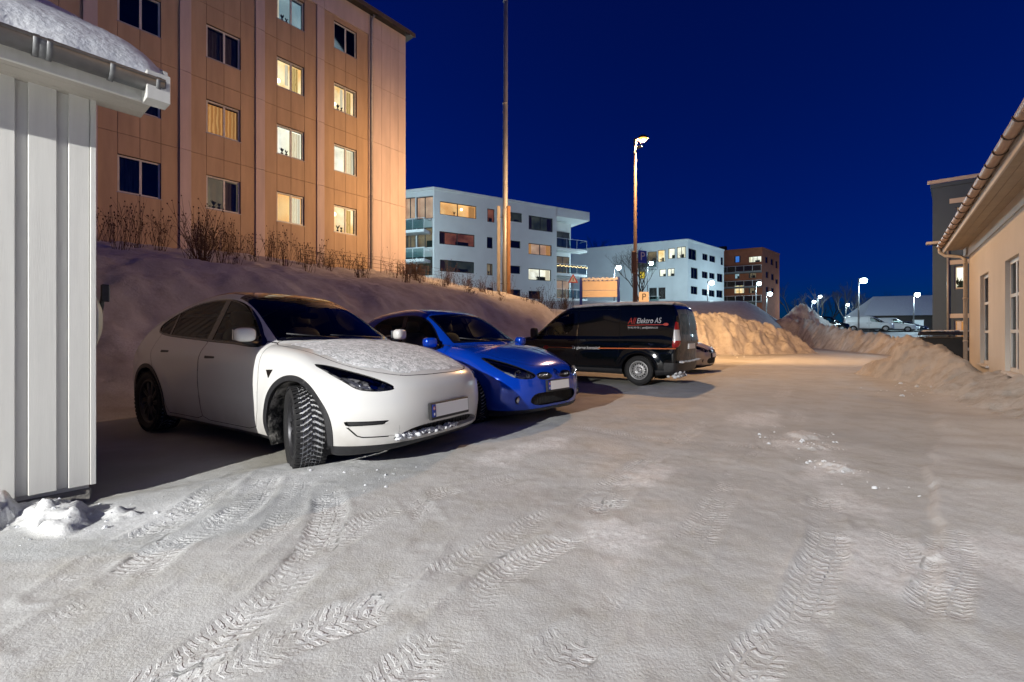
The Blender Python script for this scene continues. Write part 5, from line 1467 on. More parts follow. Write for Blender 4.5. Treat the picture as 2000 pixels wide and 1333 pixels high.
def window(root, M, x0, x1, z0, z1, splits=(0.5,), inset=0.08, frame_m='frame_white', room='room_dark', fw=0.055, sill=True, deep=0.45, part='window', pane_m='window_glass', horiz=()):
    mb = MB(); y0, y1 = inset, inset+0.06
    xs = [x0] + [x0+(x1-x0)*f for f in splits] + [x1]; zs = [z0] + [z0+(z1-z0)*f for f in horiz] + [z1]
    mb.box(x0, x1, y0, y1, z0, z0+fw, M); mb.box(x0, x1, y0, y1, z1-fw, z1, M)
    mb.box(x0, x0+fw, y0, y1, z0+fw, z1-fw, M); mb.box(x1-fw, x1, y0, y1, z0+fw, z1-fw, M)
    for xx in xs[1:-1]: mb.box(xx-fw*0.6, xx+fw*0.6, y0, y1, z0+fw, z1-fw, M)
    for zz in zs[1:-1]: mb.box(x0+fw, x1-fw, y0+0.004, y1-0.004, zz-fw*0.4, zz+fw*0.4, M)
    w = mb.build(part, MATS[frame_m], root)
    for i in range(len(xs)-1):
        for j in range(len(zs)-1):
            p = MB(); p.box(xs[i]+fw*0.5, xs[i+1]-fw*0.5, y0+0.024, y0+0.034, zs[j]+fw*0.4, zs[j+1]-fw*0.4, M); p.build('pane', MATS[pane_m], w)
    r = MB(); e = 0.02
    a, b, c, d = x0-e, x1+e, z0-e, z1+e
    def P(x, y, z): return M @ Vector((x, y, z))
    ya, yb = inset+0.10, inset+deep
    r.add([P(a,yb,c),P(b,yb,c),P(b,yb,d),P(a,yb,d), P(a,ya,c),P(b,ya,c),P(b,ya,d),P(a,ya,d)], [(0,1,2,3),(4,5,1,0),(5,6,2,1),(6,7,3,2),(7,4,0,3)])
    r.build('room', MATS[room], w)
    if sill:
        s = MB(); s.box(x0-0.04, x1+0.04, -0.035, inset, z0-0.03, z0-0.002, M); s.build('sill', MATS['zinc'], w)
    return w

def ceiling_lamp(parent, M, x, y, z, r=0.09):
    mb = MB(); sell(mb, (x, y, z), (r, r, r), 1.0, M, 12, 8); mb.build('hanging_lamp', MATS['bulb_glow'], parent)
def pot_plant(parent, M, x, y, z, seed=0, h=0.22):
    rn = random.Random(seed); mb = MB()
    mb.tube([M @ Vector((x, y, z)), M @ Vector((x, y, z+0.09))], [0.04, 0.055], 8)
    for k in range(12):
        a = rn.uniform(0, 6.28); l = h*rn.uniform(0.6, 1.1); c = Vector((x, y, z+0.09)); t = c + Vector((math.cos(a)*l*0.6, math.sin(a)*l*0.3, l))
        n = Vector((-math.sin(a), 0, 0.3))*0.035; mid = (c+t)/2 + Vector((0,0,0.03))
        mb.add([M @ c, M @ (mid+n), M @ t, M @ (mid-n)], [(0,1,2,3)])
    mb.build('pot_plant', MATS['leaf_dark'], parent)

# ---- tall ochre block on the left
def tall_block():
    M = frame((B0[0], B0[1], 0), (D2[0], D2[1], 0))      # x along the facade to the right, y into the building
    root = empty('apartment_block', (B0[0], B0[1], 4.0))
    tag(root, 'tall ochre and pink panelled apartment block above the snow bank', 'building')
    Mi = Matrix.Translation((-B0[0], -B0[1], -4.0)); M = Mi @ M
    bay = 2.52; z_lo, z_hi = 3.4, 16.6
    pil = [(-4.79+0.0-bay*k, -4.44-bay*k) for k in range(-0, 6)]       # pilasters
    bays = []                                                          # (left edge, right edge)
    edges = [(-2.20, None)]
    prev = -2.20
    for k in range(6):
        a, b = pil[k]; bays.append((b, prev)); prev = a
    wins = []; rows = [5.77+2.8*k for k in range(4)]
    for k, (a, b) in enumerate(bays):
        x0 = -3.95-bay*k; x1 = -2.80-bay*k
        for r, z in enumerate(rows): wins.append((k, r, x0, x1, z, z+1.24))
    holes = [(w[2], w[3], w[4], w[5]) for w in wins]
    wall_mesh(M, -18.5, 0, z_lo, z_hi, holes, 0.30).build('wall', MATS['joint_dark'], root)
    side = MB(); side.add([M @ Vector(p) for p in ((0,0,z_lo),(0,11,z_lo),(0,11,z_hi),(0,0,z_hi),(-18.5,0,z_lo),(-18.5,11,z_lo),(-18.5,11,z_hi),(-18.5,0,z_hi))], [(0,1,2,3),(5,4,7,6),(1,5,6,2),(3,2,6,7)])
    side.build('end_wall', MATS['cladding_pink'], root)
    g = 0.006
    def panel(x0, x1, z0, z1, m, y=0.0, t=0.030, nm='cladding_panel'):
        mb = MB(); mb.bevbox(x0+g, x1-g, y-t, y+0.004, z0+g, z1-g, 0.003, M); return mb.build(nm, MATS[m], root)
    levels = [3.4, 4.9, 7.7, 10.5, 13.3, 15.62]
    for k, (a, b) in enumerate(bays):
        x0 = -3.95-bay*k; x1 = -2.80-bay*k; xm = (x0+x1)/2
        for j in range(len(levels)-1):
            l0, l1 = levels[j], levels[j+1]
            panel(a, x0, l0, l1, 'cladding_ochre'); panel(x1, b, l0, l1, 'cladding_ochre')
            ws = [w for w in rows if l0 < w < l1]
            for (c, d) in ((x0, xm), (xm, x1)):
                if ws: panel(c, d, l0, ws[0]-0.004, 'cladding_ochre'); panel(c, d, ws[0]+1.244, l1, 'cladding_ochre')
                else: panel(c, d, l0, l1, 'cladding_ochre')
        panel(a, b, 15.62, 16.6, 'cladding_pink', t=0.10, nm='frieze_panel')
    for (a, b) in pil:
        for j in range(len(levels)-1): panel(a, b, levels[j], levels[j+1], 'cladding_pink', t=0.10, nm='pilaster_panel')
        panel(a, b, 15.62, 16.6, 'cladding_pink', t=0.10, nm='frieze_panel')
    rx = [-2.20, -1.95, -1.46, -0.97, -0.48, 0.0]
    for i in range(5):
        for j in range(len(levels)-1): panel(rx[i], rx[i+1], levels[j], levels[j+1], 'cladding_pink', t=0.10, nm='corner_panel')
        panel(rx[i], rx[i+1], 15.62, 16.6, 'cladding_pink', t=0.10, nm='frieze_panel')
    dp = MB(); dp.tube([M @ Vector((-2.08,-0.16,3.6)), M @ Vector((-2.08,-0.16,16.3)), M @ Vector((-2.02,-0.30,16.55))], 0.05, 10); d = dp.build('downpipe', MATS['zinc'], root)
    for z in (5, 7.8, 10.6, 13.4): 
        c = MB(); c.tube([M @ Vector((-2.08,-0.16,z)), M @ Vector((-2.08,-0.16,z+0.06))], 0.058, 10); c.build('pipe_clip', MATS['zinc'], d)
    rf = MB(); rf.box(-19, 0.32, -0.42, 11.3, 16.62, 16.74, M); roof = rf.build('roof', MATS['roof_felt'], root)
    fa = MB(); fa.box(-19, 0.34, -0.47, -0.424, 16.58, 16.78, M); fa.build('fascia', MATS['joint_dark'], roof)
    sn = MB(); sn.bevbox(-19, 0.25, -0.36, 11.2, 16.742, 16.92, 0.05, M); sn.build('roof_snow', MATS['snow_cake'], roof)
    for i in range(11):
        e = MB(); xx = -0.1-i*0.85; e.box(xx-0.12, xx+0.10, -0.46, -0.40, 16.50, 16.578, M); e.build('eave_bracket', MATS['roof_felt'], roof)
    # bay index counts from the right; row 0 is the lowest
    spec = {(0,0):('lit_cream','gold_right'),(0,1):('lit_white','pale'),(0,2):('lit_cream','gold'),(0,3):('lit_cold','none'),
            (1,0):('lit_warm','pale_right'),(1,1):('lit_white','pale'),(1,2):('lit_cream','gold'),(1,3):('lit_cold','drape'),
            (2,0):('lit_dim','dark_right'),(2,1):('room_dark','amber'),(2,2):('room_dark','dark'),(2,3):('room_dark','dark'),
            (3,0):('room_dark','dim'),(3,1):('room_dark','dark'),(3,2):('room_dark','none'),(3,3):('room_dark','none')}
    for (k, r, x0, x1, z0, z1) in wins:
        room, dress = spec.get((k, r), ('room_dark', 'none'))
        w = window(root, M, x0+0.005, x1-0.005, z0+0.005, z1-0.005, (0.53,), 0.05, 'frame_white', room)
        y = 0.26; xm = x0+(x1-x0)*0.53
        if dress in ('gold', 'gold_right'):
            curtain(w, M, xm+0.05, x1-0.16, z0+0.04, z1-0.06, y, MATS['curtain_glow_gold']); ceiling_lamp(w, M, x0+0.22, y+0.1, z0+0.42 if dress == 'gold' else z0+0.9)
            if dress == 'gold': curtain(w, M, xm-0.16, xm-0.02, z0+0.3, z1-0.06, y, MATS['curtain_glow_pale'])
        if dress in ('pale', 'pale_right'): curtain(w, M, xm+0.02, x1-0.05, z0+0.04, z1-0.05, y, MATS['curtain_glow_pale'])
        if dress == 'pale': ceiling_lamp(w, M, xm+0.35, y+0.12, z0+0.3, 0.06)
        if dress == 'amber': curtain(w, M, x0+0.05, x1-0.05, z0+0.03, z1-0.05, y, MATS['curtain_glow_amber'])
        if dress in ('dark', 'dark_right', 'dim'):
            if dress != 'dark_right': curtain(w, M, x0+0.05, xm-0.02, z0+0.03, z1-0.05, y, MATS['room_curtain_dark'])
            if dress != 'dim': curtain(w, M, xm+0.05, x1-0.05, z0+0.03, z1-0.05, y, MATS['room_curtain_dark'])
        if dress == 'drape': curtain(w, M, x0+0.05, x0+0.2, z0+0.03, z1-0.05, y, MATS['curtain_glow_pale'])
        if (k*5+r*3) % 2 == 0 and room != 'room_dark':
            pot_plant(w, M, x0+0.3, 0.19, z0+0.07, k*7+r); pot_plant(w, M, x0+0.48, 0.19, z0+0.07, k*7+r+50, 0.15)
    return root
tall_block()

# ---- blocks farther off: two visible faces each
def block(name, label, corner, dirL, lenL, dirR, lenR, z0, z1, wall_m, winL, winR, roof_t=0.25, group=None, roof_over=0.12):
    cx, cy = corner
    root = empty(name, (cx, cy, z0)); tag(root, label, 'building', group)
    T = Matrix.Translation((-cx, -cy, -z0))
    dL = Vector((*dirL, 0)).normalized(); dR = Vector((*dirR, 0)).normalized()
    o = Vector((cx, cy, 0)); lc = o + dL*lenL
    MLw = frame(lc, -dL); MRw = frame(o, dR)
    out = []
    for (Mw, L, wins) in ((MLw, lenL, winL), (MRw, lenR, winR)):
        holes = []; specs = []
        for (u0, u1, vt, vb, room, splits, fm) in wins:
            xa, za = on_face(Mw, u0, vt); xb, _ = on_face(Mw, u1, vt); _, zb = on_face(Mw, u0, vb)
            xa, xb = max(0.05, min(xa, L-0.1)), max(0.1, min(xb, L-0.05))
            if xb-xa < 0.1: continue
            holes.append((xa, xb, zb, za)); specs.append((xa, xb, zb, za, room, splits, fm))
        wall_mesh(T @ Mw, 0, L, z0-2, z1, holes, 0.3).build('wall', MATS[wall_m], root)
        for (xa, xb, za, zb, room, splits, fm) in specs:
            w = window(root, T @ Mw, xa+0.004, xb-0.004, za+0.004, zb-0.004, splits, 0.10, fm, room, fw=0.07, sill=False, deep=0.6)
            k = int(abs(xa*37+za*91)) % 7; Mf = T @ Mw; wd = xb-xa
            if room != 'room_dark' and zb-za < 2.0:
                cm = {'lit_white':'curtain_glow_pale','lit_cream':'curtain_glow_pale','lit_warm':'curtain_glow_amber','lit_pink':'curtain_glow_amber'}.get(room, 'room_curtain_dark')
                if k in (0,1,2,4): curtain(w, Mf, xa+0.06, xa+0.06+wd*0.16, za+0.06, zb-0.06, 0.30, MATS[cm], 0.06)
                if k in (1,3,4,5): curtain(w, Mf, xb-0.06-wd*0.18, xb-0.06, za+0.06, zb-0.06, 0.30, MATS[cm], 0.06)
                if k in (2,3,5): pot_plant(w, Mf, xa+wd*0.4, 0.22, za+0.07, k, 0.4)
                if k in (0,3,6) and room in ('lit_warm','lit_cream','lit_pink'): ceiling_lamp(w, Mf, xa+wd*0.62, 0.42, zb-0.45, 0.13)
                if k in (0,2,5,6):
                    f = MB(); f.bevbox(xa+wd*0.5, xa+wd*0.86, 0.40, 0.62, za+0.02, za+(zb-za)*0.38, 0.03, Mf); f.build('furniture', MATS['leaf_dark'], w)
            out.append((w, T @ Mw, xa, xb, za, zb))
    rc = o + dR*lenR; bk = lc + dR*lenR
    foot = [o, rc, bk, lc]
    mb = MB()
    mb.add([T @ Vector((p.x, p.y, z)) for z in (z0-2, z1) for p in (rc, bk, lc)], [(0,1,4,3),(1,2,5,4)]); mb.build('back_wall', MATS[wall_m], root)
    ctr = sum(foot, Vector())/4
    pr = [(T @ (p + (p-ctr).normalized()*roof_over)) for p in foot]
    rf = MB(); rf.prism([(p.x, p.y) for p in pr], z1-z0+0.002, z1-z0+roof_t); rf.build('roof_edge', MATS[wall_m if wall_m != 'brick_red' else 'brick_red'], root)
    return root, T, MLw, MRw, out

def balcony(root, T, Mw, x0, x1, z, depth, slab_m='render_white', rail_h=1.05, y0=0.0, lights=False, glass=True):
    """slab, posts, handrail and glazed front; sticks out of the wall (negative local y)"""
    M = T @ Mw
    b = MB(); b.bevbox(x0, x1, y0-depth, y0-0.01, z-0.28, z, 0.01, M); bo = b.build('balcony', MATS[slab_m], root)
    n = max(2, int(round((x1-x0)/1.4)))
    for i in range(n+1):
        xx = x0+0.04+(x1-x0-0.08)*i/n
        p = MB(); p.box(xx-0.025, xx+0.025, y0-depth+0.03, y0-depth+0.08, z, z+rail_h, M); p.build('rail_post', MATS['metal_rail'], bo)
        if i < n and glass:
            xn = x0+0.04+(x1-x0-0.08)*(i+1)/n
            g = MB(); g.box(xx+0.05, xn-0.05, y0-depth+0.045, y0-depth+0.06, z+0.08, z+rail_h-0.06, M); g.build('rail_glass', MATS['rail_glass'], bo)
    h = MB(); h.box(x0, x1, y0-depth+0.02, y0-depth+0.09, z+rail_h, z+rail_h+0.05, M)
    for xx in (x0, x1-0.07): h.box(xx, xx+0.07, y0-depth+0.09, y0-0.01, z+rail_h, z+rail_h+0.05, M)
    h.build('handrail', MATS['metal_rail'], bo)
    if lights:
        l = MB()
        for i in range(26):
            f = i/25; l_x = x0+(x1-x0)*f; sell(l, (l_x, y0-depth, z+rail_h-0.12-0.14*abs(math.sin(i*1.1))), (0.045,0.045,0.05), 1.0, M, 6, 4)
        l.build('light_chain', MATS['fairy_glow'], bo)
    return bo
emit_mat('fairy_glow', (1.0, 0.72, 0.30), 3.5)

def c1(cx, cy): return 770+0.21008*cx, 340+0.21008*cy
def W1(x0, x1, t, b, room, splits=(0.5,), fm='frame_dark'):
    u0, v0 = c1(x0, t); u1, v1 = c1(x1, b); return (u0, u1, v0, v1, room, splits, fm)
r1, T1, ML1, MR1, _ = block('apartment_building', 'long white apartment building with flat roof and balconies at both ends', (-7.66,44.8), (-0.95,0.31), 13.0, (0.874,0.486), 14.6, 4.4, 15.3, 'render_white',
   [W1(95,195,225,425,'lit_pink'),W1(205,360,218,425,'lit_pink'),W1(95,200,515,690,'lit_dim'),W1(210,355,505,690,'lit_dim'),W1(95,200,780,950,'lit_green'),W1(210,355,775,950,'lit_green')],
   [W1(425,765,250,375,'lit_warm',(0.48,)),W1(865,935,318,445,'lit_red',()),W1(1080,1190,352,440,'lit_green',()),W1(1250,1475,382,515,'lit_green'),
    W1(420,750,530,650,'lit_red',(0.5,)),W1(862,918,585,690,'room_dark',()),W1(1075,1175,615,685,'room_dark',()),W1(1248,1465,640,745,'lit_pink'),
    W1(425,745,795,905,'lit_green',(0.5,)),W1(862,918,832,942,'lit_dim',()),W1(1072,1172,850,925,'room_dark',()),W1(1248,1460,875,985,'lit_white'),
    W1(862,920,1055,1120,'room_dark',()),W1(1075,1175,1072,1135,'room_dark',()),W1(1250,1360,1085,1160,'room_dark',())])
# end bay with balconies: recessed wall, roof slab over it
Me = T1 @ MR1
end = MB(); end.box(14.62, 18.2, 2.2, 9.0, 2.4, 15.3, Me); ew = end.build('end_bay_wall', MATS['render_white'], r1)
ro = MB(); ro.bevbox(14.62, 19.3, -0.05, 9.0, 14.5, 15.55, 0.02, Me); ro.build('roof_overhang', MATS['render_white'], r1)
for i, z in enumerate((11.05, 8.1, 5.2)):
    balcony(r1, T1, MR1, 14.65, 19.1, z, 1.4, y0=1.55, lights=(i == 1))
    window(r1, Me @ Matrix.Translation((0, 2.12, 0)), 14.9, 17.9, z+0.05, z+2.3, (0.33, 0.66), -0.055, 'frame_dark', ('lit_green','lit_dim','lit_pink')[i], fw=0.07, sill=False, deep=0.10, part='balcony_door')
for z, li in ((11.2,False),(8.35,False),(5.4,True)):
    balcony(r1, T1, ML1, 7.6, 12.6, z, 1.3, lights=li)

def c2(cx, cy): return 1140+0.21*cx, 440+0.21*cy
def W2(x0, x1, t, b, room, splits=(), fm='frame_dark'):
    u0, v0 = c2(x0, t); u1, v1 = c2(x1, b); return (u0, u1, v0, v1, room, splits, fm)
r2, T2, ML2, MR2, _ = block('apartment_building', 'square white apartment building with many lit windows behind the bare tree', (27.0,70.0), (-0.877,0.48), 19.0, (0.738,0.675), 13.2, 5.2, 15.45, 'render_white',
   [W2(595,680,250,345,'lit_dim'),W2(690,760,235,345,'lit_cream'),W2(785,850,218,315,'lit_white'),W2(868,950,205,310,'lit_white',(0.5,)),W2(705,765,412,480,'lit_white'),W2(780,845,405,478,'lit_white',(0.5,)),
    W2(610,680,585,690,'room_dark',(0.5,)),W2(695,760,582,690,'room_dark',(0.5,)),W2(520,575,430,500,'lit_yellow')],
   [W2(975,1050,212,315,'lit_cream',(0.5,)),W2(1105,1155,260,322,'room_dark',(0.5,)),W2(1170,1225,278,338,'room_dark',(0.5,)),W2(1275,1300,297,370,'lit_cream'),W2(1308,1333,303,375,'lit_dim'),
    W2(998,1062,390,495,'lit_white',(0.5,)),W2(1100,1155,427,490,'lit_yellow',(0.5,)),W2(1168,1220,440,495,'lit_green',(0.5,)),W2(1240,1295,447,525,'lit_green',(0.5,)),W2(1352,1378,462,545,'lit_green'),
    W2(997,1060,565,640,'room_dark',(0.5,)),W2(1100,1152,592,652,'room_dark',(0.5,)),W2(1165,1220,602,662,'room_dark',(0.5,)),W2(1235,1295,602,672,'lit_cold',(0.5,)),W2(1352,1378,617,692,'room_dark')])
balcony(r2, T2, ML2, 12.0, 15.0, 5.9, 1.2); balcony(r2, T2, ML2, 11.0, 14.6, 11.5, 1.2)
Mw = T2 @ ML2
wg = MB(); wg.box(-8.5, -0.02, 1.0, 10, -2, 13.4-5.2, Matrix.Translation((0,0,5.2)) @ Mw if False else Mw @ Matrix.Translation((0,0,5.2))); wg.build('side_wing', MATS['render_white'], r2)
wg = MB(); wg.box(-3.4, -0.04, 2.0, 8, 13.402-5.2, 14.7-5.2, Mw @ Matrix.Translation((0,0,5.2))); wg.build('stair_head', MATS['render_white'], r2)

r3, T3, ML3, MR3, _ = block('apartment_building', 'red brown apartment building with stacked balconies beyond the white ones', (48.4,88.0), (-0.86,0.51), 15.0, (0.72,0.69), 10.5, 5.6, 17.6, 'brick_red',
   [W2(1400,1460,290,350,'lit_blue'),W2(1535,1655,295,350,'lit_white',(0.33,0.66)),W2(1405,1450,430,500,'lit_cold'),W2(1535,1605,422,495,'lit_dim',(0.5,)),W2(1400,1495,562,638,'lit_cream',(0.5,)),W2(1535,1590,572,635,'lit_dim'),W2(1535,1600,700,765,'lit_green')],
   [W2(1690,1715,290,350,'room_dark'),W2(1740,1765,310,370,'room_dark'),W2(1785,1805,330,400,'room_dark'),W2(1695,1720,430,490,'room_dark'),W2(1745,1770,450,510,'lit_dim'),W2(1785,1808,500,545,'lit_cream'),W2(1695,1720,570,640,'room_dark'),W2(1745,1770,580,640,'room_dark')])
for z in (13.2, 10.3, 7.4): balcony(r3, T3, ML3, 3.0, 14.9, z, 1.6, slab_m='concrete')
ch = MB(); ch.box(7.0, 8.4, 3, 4.4, 12.26, 13.6, T3 @ ML3 @ Matrix.Translation((0,0,5.6))); ch.build('chimney', MATS['roof_felt'], r3)

# slate block on the right, one face seen
def c8(cx, cy): return 1700+0.4651*cx, 180+0.4651*cy
def W8(x0, x1, t, b, room, splits=(), fm='frame_white'):
    u0, v0 = c8(x0, t); u1, v1 = c8(x1, b); return (u0, u1, v0, v1, room, splits, fm)
r4, T4, ML4, MR4, _ = block('office_building', 'slate grey three storey building with white window bands behind the pale house', (21.25,23.0), (0.70,0.714), 9.0, (0.773,-0.634), 9.0, 0.4, 8.45, 'render_slate',
   [], [W8(352,402,732,828,'lit_white'),W8(352,402,958,1035,'lit_pink'),W8(358,405,485,530,'lit_cream')], roof_t=0.18)
M4 = T4 @ MR4
for (vt, vb) in ((450,470),(708,726),(932,950)):
    xa, za = on_face(MR4, *c8(332, vt)); _, zb = on_face(MR4, *c8(332, vb))
    b = MB(); b.box(xa, xa+2.6, -0.05, -0.004, zb, za, M4); b.build('window_band', MATS['band_white'], r4)
xa, za = on_face(MR4, *c8(262, 632)); b = MB(); b.box(-0.25, 1.6, -0.35, -0.004, za-0.12, za, M4); b.build('ledge', MATS['band_white'], r4)
b = MB(); b.bevbox(-0.2, 9.0, -0.25, -0.125, 8.63-0.4+0.4, 8.80, 0.01, M4); b.build('roof_trim', MATS['band_white'], r4)
xa, _ = on_face(MR4, *c8(325, 800)); b = MB(); b.tube([M4 @ Vector((xa,-0.08,0.3)), M4 @ Vector((xa,-0.08,6.3))], 0.05, 8); b.build('downpipe', MATS['zinc'], r4)

# ---- white boarded shed at the left edge
def shed():
    C = (-2.86, 3.10)
    root = empty('shed', (C[0], C[1], 0)); tag(root, 'white boarded shed with snowy roof and grey gutter at the left edge', 'shed')
    M = frame((0, 0, 0), (D2[0], D2[1], 0))          # x along the wall (towards the street), y into the shed, origin at the corner
    L = 7.0; DP = 8.4; zb, zt = 0.10, 2.92
    b = MB(); gp = [(0.03,0.0),(DP,0.0),(DP,zt),(DP/2,zt+0.53*DP/2-0.05),(0.03,zt)]; n_ = len(gp)
    vs = [M @ Vector((xx, q[0], q[1])) for xx in (-L, -0.012) for q in gp]
    b.add(vs, [tuple(range(n_)), tuple(reversed(range(n_, 2*n_)))] + [(i, n_+i, n_+(i+1) % n_, (i+1) % n_) for i in range(n_)]); b.build('wall', MATS['timber_white'], root)
    pl = MB(); pl.bevbox(-L, 0.0, 0.022, DP, -0.2, 0.07, 0.01, M); pl.build('plinth', MATS['concrete'], root)
    # wide boards underneath, narrower cover boards on top
    x = -0.10; k = 0
    fr = [(-0.055, 0.0, -0.004)]
    c = MB(); c.bevbox(-0.118, -0.016, -0.026, 0.004, zb, zt, 0.002, M); c.build('corner_board', MATS['timber_white'], root)
    c = MB(); c.bevbox(-0.013, 0.016, -0.034, 0.12, zb, zt, 0.002, M); c.build('corner_board', MATS['timber_white'], root)
    pos = -0.118
    while pos > -L:
        u = MB(); u.bevbox(pos-0.085, pos+0.03, 0.006, 0.029, zb, zt, 0.002, M); u.build('board', MATS['timber_white'], root)
        o = MB(); o.bevbox(pos-0.055-0.128, pos-0.055, -0.022, 0.004, zb, zt, 0.003, M); o.build('cover_board', MATS['timber_white'], root)
        pos -= 0.183
    yy = 0.20
    while yy < DP-0.2:       # boards of the gable end
        o = MB(); o.bevbox(-0.010, 0.014, yy, yy+0.128, zb, zt+0.53*min(yy, DP-yy-0.128)-0.08, 0.003, M); o.build('gable_board', MATS['timber_white'], root)
        yy += 0.183
    # roof: gable verge over the street end, eave along the wall
    o_, e_ = 0.36, 0.30; slope = 0.53; ze = 2.80
    def R(x, y, dz=0): return M @ Vector((x, y, ze + (y+o_)*slope + dz))
    f = MB(); f.bevbox(-L, e_, -o_+0.03, -o_+0.055, ze-0.125, ze+0.02, 0.003, M); f.build('fascia_board', MATS['timber_white'], root)
    s = MB()
    for i in range(3):
        s.bevbox(-L, e_-0.03, -o_+0.06+i*0.115, -o_+0.17+i*0.115, ze-0.10, ze-0.082, 0.002, M)
    s.build('soffit_board', MATS['timber_soffit'], root)
    def slab(y0, y1, d0, d1, x0, x1, nm, mm, par):
        mb = MB(); mb.add([R(x0,y0,d0),R(x1,y0,d0),R(x1,y1,d0),R(x0,y1,d0),R(x0,y0,d1),R(x1,y0,d1),R(x1,y1,d1),R(x0,y1,d1)], [(3,2,1,0),(4,5,6,7),(0,1,5,4),(1,2,6,5),(2,3,7,6),(3,0,4,7)]); return mb.build(nm, MATS[mm], par)
    roof = slab(-o_, DP/2, 0.0, 0.06, -L, e_, 'roof', 'roof_felt', root)
    rb = MB(); rb.add([R(-L,DP/2,0.06),R(e_,DP/2,0.06),M @ Vector((e_,DP+o_,ze)),M @ Vector((-L,DP+o_,ze)),R(-L,DP/2,0.0),R(e_,DP/2,0.0),M @ Vector((e_,DP+o_,ze-0.06)),M @ Vector((-L,DP+o_,ze-0.06))], [(0,1,2,3),(7,6,5,4),(1,5,6,2),(3,2,6,7),(0,3,7,4)]); rb.build('back_roof', MATS['roof_felt'], root)
    slab(-o_+0.02, DP/2, -0.15, 0.075, e_+0.002, e_+0.026, 'barge_board', 'timber_white', root)
    slab(-o_+0.06, DP/2, -0.02, 0.11, e_+0.028, e_+0.050, 'barge_cover_board', 'timber_white', root)
    bx = MB(); bx.bevbox(e_-0.10, e_+0.027, -o_-0.10, -o_+0.03, ze-0.14, ze+0.045, 0.003, M); bx.build('eave_end_box', MATS['timber_white'], root)
    # gutter: half round, with brackets and a joint sleeve
    def gut(x0, x1, r, t, nm, m, par, a0=180, a1=372):
        mb = MB(); n = 14; vs = []; fs = []
        yc, zc = -o_-0.045, ze-0.005
        for (xx) in (x0, x1):
            for rr in (r, r-t):
                for i in range(n+1):
                    a = math.radians(a0+(a1-a0)*i/n); vs.append(M @ Vector((xx, yc+rr*math.cos(a), zc+rr*math.sin(a))))
        k = n+1
        for i in range(n):
            fs += [(i,i+1,2*k+i+1,2*k+i),(k+i,3*k+i,3*k+i+1,k+i+1),(i,k+i,k+i+1,i+1),(2*k+i,2*k+i+1,3*k+i+1,3*k+i)]
        fs += [(0,2*k,3*k,k),(n,k+n,3*k+n,2*k+n)]
        mb.add(vs, fs, True); return mb.build(nm, MATS[m], par)
    g = gut(-L, e_-0.005, 0.072, 0.004, 'gutter', 'gutter_grey', root)
    bead = MB(); bead.tube([M @ Vector((-L,-o_-0.118,ze-0.004)), M @ Vector((e_-0.005,-o_-0.118,ze-0.004))], 0.010, 8); bead.build('gutter_lip', MATS['gutter_grey'], g)
    cap = MB(); cap.prism([(0.071*math.cos(a), 0.071*math.sin(a)) for a in np.linspace(math.pi, 2*math.pi, 14)], -0.004, 0.004, M @ Matrix.Translation((e_-0.004,-o_-0.045,ze-0.005)) @ Matrix(((0,0,1,0),(1,0,0,0),(0,1,0,0),(0,0,0,1)))); cap.build('gutter_end', MATS['gutter_grey'], g)
    for xx in (-0.62, -0.30, -0.245, 0.03, 0.26): gut(xx-0.013, xx+0.013, 0.081, 0.009, 'gutter_bracket', 'gutter_grey', g, 172, 380)
    gut(-0.31, -0.235, 0.079, 0.006, 'gutter_sleeve', 'gutter_grey', g)
    # snow blanket on the roof with a rounded, slightly ragged edge
    xs = np.r_[np.linspace(-L, -1.2, 40), np.linspace(-1.17, e_+0.02, 90)]; ts = np.r_[np.linspace(0, 0.6, 60), np.linspace(0.63, 4.5, 90)]
    X, T_ = np.meshgrid(xs, ts, indexing='ij'); x = X.ravel(); t = T_.ravel()
    edge_y = 1-np.exp(-t/0.10); edge_x = 1-np.exp(-np.maximum(0, e_+0.03-x)/0.09)
    n1 = vnoise(x*2.2, t*2.2, 3, 4); n2 = vnoise(x*14, t*14, 5, 3)
    th = (0.05 + 0.11*edge_y)*(0.25+0.75*edge_x) + 0.022*n1 + 0.006*n2
    yy = -o_ - 0.015 + t + 0.035*vnoise(x*5, x*0+1, 7, 3)*np.exp(-t/0.2)
    zz = ze + (yy+o_)*slope + 0.062 + np.maximum(th, 0.01)
    lowr = np.exp(-t/0.035); zz -= 0.08*lowr
    P = np.stack([x, yy, zz], 1)
    nx, nt_ = len(xs), len(ts); i = np.arange(nx*nt_).reshape(nx, nt_)
    Q = np.stack([i[:-1,:-1].ravel(), i[1:,:-1].ravel(), i[1:,1:].ravel(), i[:-1,1:].ravel()], 1)
    # skirts down to the roof at the eave and at the verge
    pe = P.copy(); pe[:,2] = ze + (pe[:,1]+o_)*slope + 0.061
    V = np.concatenate([P, pe]); off = len(P)
    e1 = i[:,0]; e2 = i[-1,:]
    Sk = [np.stack([e1[:-1]+off, e1[1:]+off, e1[1:], e1[:-1]], 1), np.stack([e2[:-1]+off, e2[1:]+off, e2[1:], e2[:-1]], 1)]
    Vw = (np.array(M.to_3x3()) @ V.T).T
    o = link_mesh('roof_snow', np_mesh('roof_snow', Vw, np.concatenate([Q]+Sk), True), MATS['snow_cake'], root)
    return root
mat('gutter_grey', (0.16, 0.165, 0.17), 0.5, metal=0.2, var=0.2, vscale=8)
shed()

